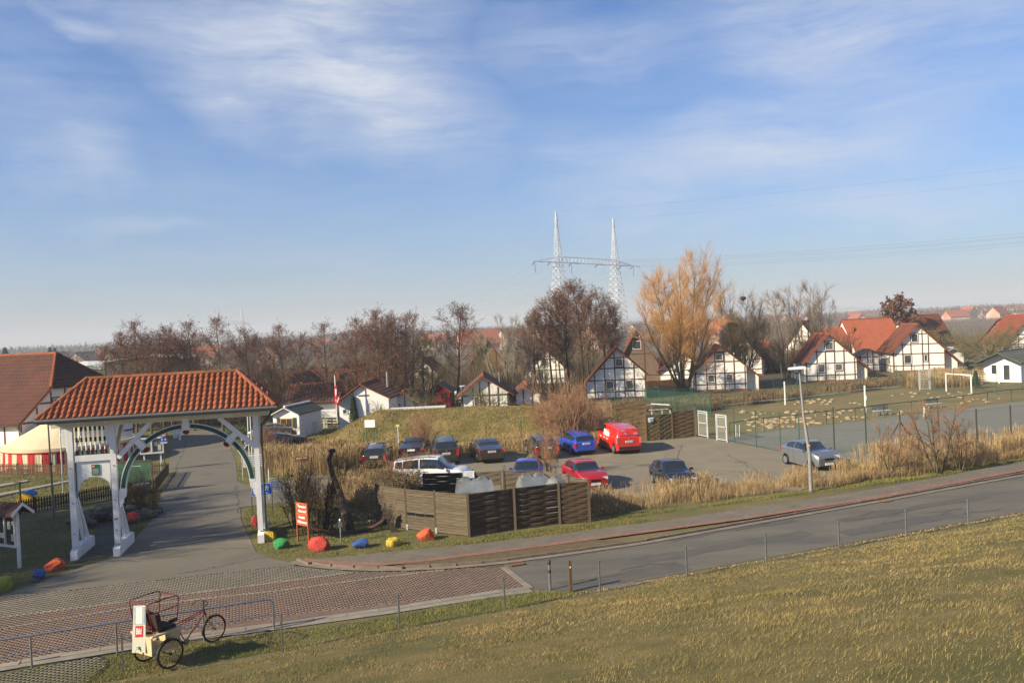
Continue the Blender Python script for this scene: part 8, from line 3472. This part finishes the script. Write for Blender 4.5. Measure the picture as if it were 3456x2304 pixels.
reeds('shrub_reeds', 'brown reeds around the reddish bushes', pg((1800, 1500), (2080, 1490), (2090, 1420), (2040, 1385), (1850, 1380), (1800, 1430)), 13000, .6, 1.7, REEDB, seed=9, lean=.16, cs=1.8)
reeds('far_reeds', 'brown reed belt behind the far pitch fence', pg((2040, 1388), (2340, 1395), (2470, 1378), (2660, 1352), (2905, 1322), (3030, 1308), (3300, 1312), (3300, 1285), (3030, 1285), (2905, 1300), (2660, 1326), (2480, 1352), (2300, 1362), (2040, 1375)), 26000, .2, 1.0, P('undergrowth straw', (.22, .15, .085), c2=(.13, .095, .05), s=.7, rnd=.4, world=True), seed=10, lean=.2, wid=.013, cs=2.0)
reeds('far_gold_reeds', 'golden reeds between the open gable house and the goal', pg((3060, 1308), (3300, 1310), (3330, 1290), (3240, 1270), (3080, 1280)), 6000, .6, 1.6, REED, seed=12, lean=.13, cs=1.6)
reeds('lot_reeds', 'greyish reeds at the upper left lot', pg((850, 1560), (940, 1545), (1000, 1510), (960, 1490), (900, 1490), (845, 1510)), 3500, .4, 1.3, P('grey reed', (.30, .23, .13), c2=(.2, .15, .08), s=.7, rnd=.4), seed=14, lean=.15)
# brambles: small leaves and runners
BRAM = P('bramble leaves', (.16, .10, .055), c2=(.09, .095, .035), s=.9, rnd=.4)


def leafmass(name, label, poly, n, hmax, size, mat, seed, cs=1.3, z=None):
    r_ = np.random.RandomState(seed)
    pts = scatter([(p_.x, p_.y) for p_ in poly], n, r_)
    n = len(pts)
    hh_ = np.clip(vnoise(pts[:, 0], pts[:, 1], cs, seed) * 1.35 - .2, .08, 1) * hmax
    z_ = hh_ * r_.rand(n) ** .6
    if z is not None:
        z_ = z_ + z(pts[:, 0], pts[:, 1])
    P_ = np.stack([pts[:, 0], pts[:, 1], z_], 1)
    a = r_.normal(0, 1, (n, 3))
    a /= np.linalg.norm(a, axis=1, keepdims=True)
    b = np.cross(a, r_.normal(0, 1, (n, 3)))
    b /= np.linalg.norm(b, axis=1, keepdims=True)
    s_ = size * r_.uniform(.5, 1.3, (n, 1))
    V = np.stack([P_ - a * s_, P_ + b * s_ * .6, P_ + a * s_, P_ - b * s_ * .6], 1).reshape(-1, 3)
    return stuff(fast_mesh(name, V, np.arange(n * 4).reshape(-1, 4), mat, 4), name, label)


leafmass('brambles', 'tangled brambles between the anchor lawn and the car park', pg((1120, 1690), (1260, 1735), (1275, 1760), (1420, 1660), (1430, 1615), (1350, 1590), (1230, 1625), (1130, 1650)), 34000, 1.35, .05, BRAM, 3, cs=.9)
reeds('bramble_reeds', 'dry straw among the brambles', pg((1120, 1700), (1260, 1745), (1275, 1765), (1420, 1660), (1350, 1600), (1130, 1650)), 9000, .3, 1.2, REED, seed=16, lean=.35, cs=.8)
leafmass('straw_litter', 'fallen straw beside the sunlit fence', pg((1150, 1740), (1270, 1765), (1280, 1700), (1170, 1690)), 7000, .5, .07, REED, 5, cs=.7)
leafmass('garden_evergreens', 'low green garden shrubs in front of the bungalows', [Vector((x, y, 0)) for x, y in ((-14.5, 79.2), (-9, 79.2), (-9, 81), (-14.5, 81))], 6000, 1.1, .06, P('laurel', (.035, .07, .02), c2=(.07, .10, .03), s=1, rnd=.4), 6)
leafmass('hedges', 'dark clipped undergrowth by the farmhouse gable', [Vector((x, y, 0)) for x, y in ((-25.5, 73), (-22.5, 76), (-23.5, 79), (-27, 77))], 5000, 1.6, .07, MATS['laurel'], 7)

# short grass over the dike: dense near, thinner far away
GB1 = P('dike grass blade', (.245, .187, .075), c2=(.155, .132, .042), s=.9, rnd=.45, world=True, mid=(.42, .58), c3=(.29, .21, .088), s3=.25)
GB2 = P('lawn grass blade', (.14, .165, .042), c2=(.24, .21, .07), s=.8, rnd=.4, world=True)
nb_ = 470000
sg = rsn.uniform(-9, 46, nb_)
qg = -rsn.uniform(0, 1, nb_) ** 1.0 * 25
x = RA.x + RT.x * sg + RN.x * qg
y = RA.y + RT.y * sg + RN.y * qg
dz = CAM_H - (dike_z(sg, qg))
cu_ = 1728 + F_PX * (x / np.maximum(y, .1))
cv_ = 1110 + F_PX * dz / np.maximum(y, .1) - .0447 * (cu_ - 1728)
ok = (y > 4) & (cu_ > -250) & (cu_ < 3700) & (cv_ < 2500)
dist = np.hypot(x, y)
ok &= rsn.rand(nb_) < np.clip(15 / dist, .22, 1.0)
tuft = vnoise(x, y, .55, 31) * .6 + vnoise(x, y, 2.2, 32) * .4
ok &= rsn.rand(nb_) < np.clip(.35 + (tuft - .35) * 2.4, .15, 1)
x, y, sg, qg, dist, tuft = (a_[ok] for a_ in (x, y, sg, qg, dist, tuft))
zz = dike_z(sg, qg) + dike_noise(x, y) * np.clip(-qg / 1.5, 0, 1)
hgt = (.032 + .09 * np.clip(tuft - .3, 0, 1) + .03 * rsn.rand(len(x))) * 1.0
me = blades('dike_grass', np.stack([x, y], 1), zz, hgt, .75, .0085 * np.clip(dist / 13, 1, 3.2), GB1, 41, leandir=R(-40))
stuff(me, 'dike_grass', 'tufted winter grass covering the dike slope')


def lawn(name, label, poly, n, h_, mat, seed, wid=.012, lean=.5, z=None):
    pts = scatter([(p_.x, p_.y) for p_ in poly], n, np.random.RandomState(seed))
    t_ = vnoise(pts[:, 0], pts[:, 1], .7, seed)
    hh_ = h_ * (.4 + 1.2 * t_)
    d_ = np.hypot(pts[:, 0], pts[:, 1])
    zz_ = np.zeros(len(pts)) if z is None else z(pts[:, 0], pts[:, 1])
    stuff(blades(name, pts, zz_, hh_, lean, wid * np.clip(d_ / 30, .8, 2), mat, seed), name, label)


foot_l = [RQ(-8, .12), RQ(-3, .10), RQ(8, .05), RQ(10, .35), RQ(8.5, 1.2)] + [G(1850, 2000), G(1780, 1992)] + offs(L_NEAR, -.7)[6:3:-1] + [G(660, 2165), G(400, 2208)]
lawn('foot_grass', 'grass strip with the rickshaw between dike edging and forecourt', foot_l, 30000, .07, GB2, 51)
LB = P('dry leaf litter', (.40, .27, .15), c2=(.28, .18, .09), s=3, rnd=.3)
leafmass('leaf_litter', 'fallen dry leaves lying around the rickshaw', [RQ(-6, .15), RQ(.5, .15), RQ(.5, 1.9), RQ(-6, 1.9)], 1500, .05, .022, LB, 9)
anch = pg((870, 1850), (920, 1880), (1010, 1893), (1110, 1885), (1300, 1868), (1500, 1848), (1600, 1838), (1584, 1815), (1373, 1790), (1274, 1766), (1180, 1700), (1010, 1700), (905, 1708), (825, 1716), (825, 1755))
lawn('anchor_lawn', 'short green lawn around the anchor and boulders', anch, 34000, .06, GB2, 52)
lawn('fence_foot_grass', 'ragged grass at the foot of the compound fence and verge', pg((1584, 1816), (1740, 1792), (1991, 1766), (2300, 1722), (2737, 1665), (3170, 1606), (3456, 1556), (3456, 1540), (2900, 1630), (2400, 1700), (2000, 1752), (1995, 1758), (2300, 1748), (1999, 1790), (1700, 1826), (1500, 1848)), 26000, .10, P('verge grass blade', (.22, .19, .06), c2=(.14, .15, .04), s=.8, rnd=.4, world=True), 53)
lawn('left_lawn', 'shaded green lawn left of the gateway', pg((-150, 2050), (150, 1945), (367, 1880), (300, 1850), (430, 1760), (430, 1700), (100, 1760), (-150, 1790)), 26000, .06, GB2, 54)
lawn('minigolf_lawn', 'lawn between the two picket fences', pg((-100, 1740), (250, 1688), (500, 1650), (560, 1606), (-100, 1606)), 22000, .06, GB2, 55, wid=.016)
lawn('mound_grass', 'dry tufted grass on the mound', [Vector((x, y, 0)) for x, y in ((-20, 63), (7, 61.5), (8, 75), (-18, 80))], 60000, .16, P('mound grass blade', (.30, .215, .085), c2=(.19, .155, .05), s=.7, rnd=.4, world=True, mid=(.4, .6)), 56, wid=.016, lean=.8, z=lambda a_, b_: np.maximum(0, mound_z(a_, b_)))
lawn('island_grass', 'grass island between drive and car park', pg((801, 1624), (835, 1638), (960, 1622), (1080, 1588), (1180, 1575), (1000, 1560), (880, 1540), (796, 1558)), 9000, .07, GB2, 57)
lawn('drive_edge_grass', 'grass along the left edge of the drive', pg((440, 1830), (502, 1765), (550, 1640), (575, 1595), (600, 1590), (540, 1660), (500, 1720), (400, 1800)), 5000, .08, GB2, 58)
# road edge tufts
leafmass('road_edge_weeds', 'dry weeds in the joint between edging and asphalt', [RQ(8, .15), RQ(40, .15), RQ(40, .42), RQ(8, .42)], 2600, .06, .03, LB, 19, cs=.5)
# trodden soil of the undergrowth behind the alders
m = MB()
m.flat([(-60, 83), (-24, 90), (0, 84), (14, 97), (30, 104), (60, 128), (90, 200), (-90, 260)], .03)
struct(m.build('undergrowth_soil', SOIL), 'brown garden ground beneath the alders')


# ================================================================== PYLONS AND WIRES
PYM = P('pylon steel', (.62, .64, .66), r=.5, m=.2, c2=(.42, .44, .46), s=.2)
INS = P('insulator', (.10, .08, .07), r=.4)
T1, T2 = AT(1893, 1110, 450), AT(2085, 1110, 491)
H_P = 71.5


def lattice(m_, base, h_, w0, w1, n, r_, ang):
    lv = [h_ * (1 - (1 - i / n) ** 1.0) for i in range(n + 1)]
    ca, sa = math.cos(ang), math.sin(ang)
    def cor(z_, k_):
        t = z_ / h_
        w_ = (w0 * (1 - t) ** 1.35 + w1) / 2
        sx, sy = ((-1, -1), (1, -1), (1, 1), (-1, 1))[k_ % 4]
        return Vector((base.x + (sx * ca - sy * sa) * w_, base.y + (sx * sa + sy * ca) * w_, z_))
    for a_, b_ in zip(lv, lv[1:]):
        for k_ in range(4):
            m_.bar(cor(a_, k_), cor(b_, k_), r_ * 1.5, r_ * 1.5)
            m_.bar(cor(a_, k_), cor(b_, k_ + 1), r_, r_)
            m_.bar(cor(a_, k_ + 1), cor(b_, k_), r_, r_)
            m_.bar(cor(b_, k_), cor(b_, k_ + 1), r_, r_)


def pylon(label, A, B_, h_, arm, scale=1.0, n=22, r_=.17, group=None, parts=True):
    t_ = thing('pylon', label, 'pylon', (0, 0, 0), 0, group)
    d_ = Vector((B_.x - A.x, B_.y - A.y, 0))
    an = math.atan2(d_.y, d_.x)
    u_ = d_.normalized()
    for q_ in (A, B_):
        m_ = MB()
        lattice(m_, q_, h_, 11 * scale, .7 * scale, n, r_, an)
        m_.build('tower', PYM, t_)
    m_ = MB()
    ex = d_.length * .36
    k_ = 16 if parts else 8
    P0 = Vector((A.x, A.y, arm))
    n_ = Vector((-u_.y, u_.x, 0)) * 1.2 * scale
    for s_ in (-1, 1):
        off_ = n_ * s_
        m_.bar(P0 + off_, P0 + d_ + off_, r_, r_)
        m_.bar(P0 + off_ + Vector((0, 0, 3.0 * scale)), P0 + d_ + off_ + Vector((0, 0, 3.0 * scale)), r_, r_)
        for i in range(k_):
            a_ = P0 + d_ * (i / k_) + off_
            b_ = P0 + d_ * ((i + .5) / k_) + off_ + Vector((0, 0, 3.0 * scale))
            c_ = P0 + d_ * ((i + 1) / k_) + off_
            m_.bar(a_, b_, r_ * .8, r_ * .8)
            m_.bar(b_, c_, r_ * .8, r_ * .8)
        for e, q_ in ((-1, P0), (1, P0 + d_)):
            tip = q_ + u_ * e * ex
            m_.bar(q_ + off_, tip, r_, r_)
            m_.bar(q_ + off_ + Vector((0, 0, 3.0 * scale)), tip, r_, r_)
            for i in range(1, 5):
                a_ = (q_ + off_).lerp(tip, i / 5)
                b_ = (q_ + off_ + Vector((0, 0, 3 * scale))).lerp(tip, (i - .5) / 5)
                m_.bar(a_, b_, r_ * .8, r_ * .8)
    m_.build('cross_arm', PYM, t_)
    return t_, u_, ex, d_, P0


pt, pu, pex, pd, pP0 = pylon('twin-towered white lattice pylon with one long cross arm', T1, T2, H_P, 44.0)
# where the line goes: away to the left, and towards us on the right
farA = AT(1380, 1080, 1450)
farB = AT(1450, 1080, 1500)
nearA = Vector((300, 196, 0))
SUSP = [pP0 - pu * pex, pP0 - pu * pex * .35, pP0 + pd * .22, pP0 + pd * .68, pP0 + pd + pu * pex * .35, pP0 + pd + pu * pex]


def wire(m_, a_, b_, sag, r_=.03, n=18):
    pts_ = []
    for i in range(n + 1):
        t = i / n
        p_ = a_.lerp(b_, t)
        p_.z -= sag * 4 * t * (1 - t)
        pts_.append(p_)
    m_.tube(pts_, r_, 3, cap=False)


t = thing('power_line', 'thin overhead power lines strung from the near pylon arm', 'power line')
perp = Vector((-pu.y, pu.x, 0))
for i, s_ in enumerate(SUSP):
    tL = Vector((farA.x + (farB.x - farA.x) * i / 5, farA.y, 42.0))
    off_ = (i - 2.5) * 7.5
    tR = Vector((nearA.x + off_ * .65, nearA.y + off_ * .75, 37.5 - (i % 2) * .6))
    dl, dr = (tL - s_).normalized(), (tR - s_).normalized()
    m = MB()
    m.tube([s_, s_ + dl * 5.5 - Vector((0, 0, 1.2))], [.28, .28], 6)
    m.tube([s_, s_ + dr * 5.5 - Vector((0, 0, .8))], [.2, .2], 6)
    m.tube([s_ + Vector((0, 0, -1)), s_ + Vector((0, 0, -6))], [.16, .16], 6) if i in (0, 2, 5) else None
    m.build('insulator', INS, pt)
    m = MB()
    wire(m, s_ + dl * 5.5 - Vector((0, 0, 1.2)), tL, 14, .055)
    wire(m, s_ + dr * 5.5 - Vector((0, 0, .8)), tR, 6, .035)
    wire(m, s_ + dl * 5.5 - Vector((0, 0, 1.2)), s_ + dr * 5.5 - Vector((0, 0, .8)), 6.0, .045)
    m.build('cable', P('cable', (.14, .15, .16), r=.6), t)
for q_, k in ((T1, 0), (T2, 1)):
    m = MB()
    top_ = Vector((q_.x, q_.y, H_P))
    wire(m, top_, Vector((farA.x + k * 30, farA.y, 62)), 14, .04)
    wire(m, top_, Vector((nearA.x + 4 + k * 24, nearA.y + k * 16, 56 - k * .5)), 3, .03)
    m.build('earth_wire', MATS['cable'], t)
for lb, u1, u2, vt, Y1, sc_, rr_ in (('far twin pylon faint over the alders at the left', 737, 817, 1038, 760, .9, .16), ('very faint far pylon behind the alder row', 1400, 1436, 1058, 1450, .9, .22),
                                 ('tiny pylon, leftmost of three on the right horizon', 2872, 2884, 1020, 2300, .8, .3), ('tiny pylon, middle of three on the right horizon', 3089, 3099, 1012, 2400, .8, .3), ('tiny pylon, rightmost of three on the right horizon', 3285, 3294, 1012, 2500, .8, .3)):
    a_, b_ = AT(u1, 1100, Y1), AT(u2, 1095, Y1 * 1.04)
    zt_ = AT(u1, vt, Y1).z
    pylon(lb, a_, b_, zt_, zt_ * .62, sc_, 10, rr_, None, False)

# ================================================================== FAR COUNTRY
FARW = P('far house wall', (.50, .44, .38), c2=(.42, .2, .13), s=.12, world=True)
FR1 = P('far red roof', (.27, .09, .055), rnd=.2)
FR2 = P('far brown roof', (.13, .075, .06), rnd=.2)
rs = random.Random(4)


def far_house(lbl, x, y, w_, d_, h_, an, mt, grp):
    t_ = thing('far_house', lbl, 'house', (x, y, 0), an, grp)
    m_ = MB()
    m_.prism([(-w_ / 2, 0), (w_ / 2, 0), (w_ / 2, h_ * .42), (0, h_ * .95), (-w_ / 2, h_ * .42)], 0, d_)
    m_.build('wall', FARW, t_, fix=True)
    m_ = MB()
    m_.prism([(-w_ / 2 - .5, h_ * .38), (0, h_ * .97), (w_ / 2 + .5, h_ * .38), (w_ / 2 + .5, h_ * .41), (0, h_ * 1.01), (-w_ / 2 - .5, h_ * .41)], -.5, d_ + .5)
    m_.build('roof', mt, t_, fix=True)
    for i in range(2):
        m_ = MB()
        m_.box(((i - .5) * w_ * .4, -.03, h_ * .2), (1.1, .08, 1.2))
        m_.build('window', GLASS, t_)


G1_, G2_, G3_ = 'village houses on the right horizon', 'village houses behind the alders', 'roofs at the left horizon'
for i in range(40):
    u_ = 2560 + i * 24 + rs.uniform(-14, 14)
    Y_ = rs.uniform(620, 1050)
    p_ = AT(u_, 1060, Y_)
    far_house('small village house with orange-red roof on the right horizon', p_.x, Y_, rs.uniform(9, 13), rs.uniform(10, 16), rs.uniform(8, 11), rs.uniform(0, 3), FR1 if rs.random() < .75 else FR2, G1_)
for i in range(16):
    u_ = 1000 + i * 98 + rs.uniform(-20, 20)
    Y_ = rs.uniform(300, 620)
    p_ = AT(u_, 1100, Y_)
    far_house('village house with red roof behind the leafless trees', p_.x, Y_, rs.uniform(9, 12), rs.uniform(9, 15), rs.uniform(7.5, 9.5), rs.uniform(0, 3), FR1 if rs.random() < .5 else FR2, G2_)
for i in range(15):
    u_ = -60 + i * 72 + rs.uniform(-20, 20)
    Y_ = rs.uniform(290, 430)
    p_ = AT(u_, 1180, Y_)
    far_house('house with brown or red roof low on the left horizon', p_.x, Y_, rs.uniform(9, 12), rs.uniform(9, 15), rs.uniform(6.5, 8.0), rs.uniform(0, 3), FR1 if rs.random() < .35 else FR2, G3_)

FW1 = P('far wood twigs', (.105, .082, .066), c2=(.07, .062, .048), s=.05, rnd=.35, world=True)
FW2 = P('orchard twigs', (.15, .115, .095), c2=(.11, .09, .075), s=.03, rnd=.3, world=True)


def woodmass(name, label, polyfn, n, hmax, size, mat, seed, cs=14, rows=None):
    r_ = np.random.RandomState(seed)
    pts = polyfn(r_, n)
    n = len(pts)
    hh_ = hmax * np.clip(.30 + .9 * vnoise(pts[:, 0], pts[:, 1], cs, seed), .2, 1.1)
    z_ = hh_ * r_.rand(n) ** .7
    P_ = np.stack([pts[:, 0], pts[:, 1], z_], 1)
    a = r_.normal(0, 1, (n, 3)) * np.array([.35, .35, 1])
    a /= np.linalg.norm(a, axis=1, keepdims=True)
    b = np.cross(a, r_.normal(0, 1, (n, 3)))
    b /= np.linalg.norm(b, axis=1, keepdims=True)
    s_ = size * np.hypot(pts[:, 0], pts[:, 1])[:, None] / 400 * r_.uniform(.5, 1.3, (n, 1))
    V = np.stack([P_ - a * s_, P_ + b * s_ * .35, P_ + a * s_], 1).reshape(-1, 3)
    stuff(fast_mesh(name, V, np.arange(n * 3).reshape(-1, 3), mat, 3), name, label)


def band(u0_, u1_, y0, y1):
    def fn(r_, n):
        Y_ = y0 + (y1 - y0) * r_.rand(n) ** 1.3
        U_ = r_.uniform(u0_, u1_, n)
        return np.stack([(U_ - 1728) / F_PX * Y_ * 1.0 + .02 * Y_ * 0, Y_], 1)
    return fn


woodmass('village_woods', 'brown woods and gardens behind the alder row', band(-300, 2750, 270, 560), 130000, 7.5, .55, FW1, 61, 16)
woodmass('distant_woods', 'bluish brown woods along the horizon', band(-500, 3900, 900, 2600), 60000, 12, 1.3, FW1, 62, 60)
woodmass('horizon_gardens', 'garden trees among the far village houses', band(2500, 3800, 650, 1150), 26000, 8.5, .9, FW1, 63, 30)


def orch(r_, n):
    Y_ = 175 + (640 - 175) * r_.rand(n) ** 1.2
    Y_ = np.round(Y_ / 5) * 5 + r_.normal(0, .5, n)
    U_ = r_.uniform(2450, 3900, n)
    return np.stack([(U_ - 1728) / F_PX * Y_, Y_], 1)


woodmass('orchard', 'rows of low bare orchard trees on the right', orch, 110000, 2.6, .30, FW2, 64, 40)
m = MB()
pts = [(-4200, 4300)] + [(-4200 + i * 210, 4300) for i in range(41)]
top = []
for i, (x, y) in enumerate(pts):
    top.append(18 + 60 * max(0, vnoise(np.array([x * 1.0]), np.array([0.]), 1500, 7)[0] - .25))
for i in range(len(pts) - 1):
    m.add([(pts[i][0], y, 0), (pts[i + 1][0], y, 0), (pts[i + 1][0], y + 500, top[i + 1]), (pts[i][0], y + 500, top[i])], [(0, 1, 2, 3)])
struct(m.build('hills', P('far wooded hill', (.07, .08, .07), rnd=0)), 'low wooded ridge on the horizon')

# ================================================================== HAZE
hm_ = bpy.data.materials.new('haze')
hm_.use_nodes = True
hn = hm_.node_tree
hn.nodes.clear()
ho = hn.nodes.new('ShaderNodeOutputMaterial')
hv = hn.nodes.new('ShaderNodeVolumePrincipled')
hv.inputs['Color'].default_value = (.86, .89, .95, 1)
hv.inputs['Density'].default_value = 0.00042
hv.inputs['Anisotropy'].default_value = 0.0
hn.links.new(hv.outputs[0], ho.inputs['Volume'])
if HAZE:
    m = MB()
    m.box((0, 2350, 40.5), (9400, 5300, 83))
    hz_ = m.build('haze', hm_)
    hz_['kind'] = 'stuff'
    hz_['label'] = 'thin spring haze over the lowland'
SC.cycles.volume_step_rate = 4
SC.cycles.volume_max_steps = 64
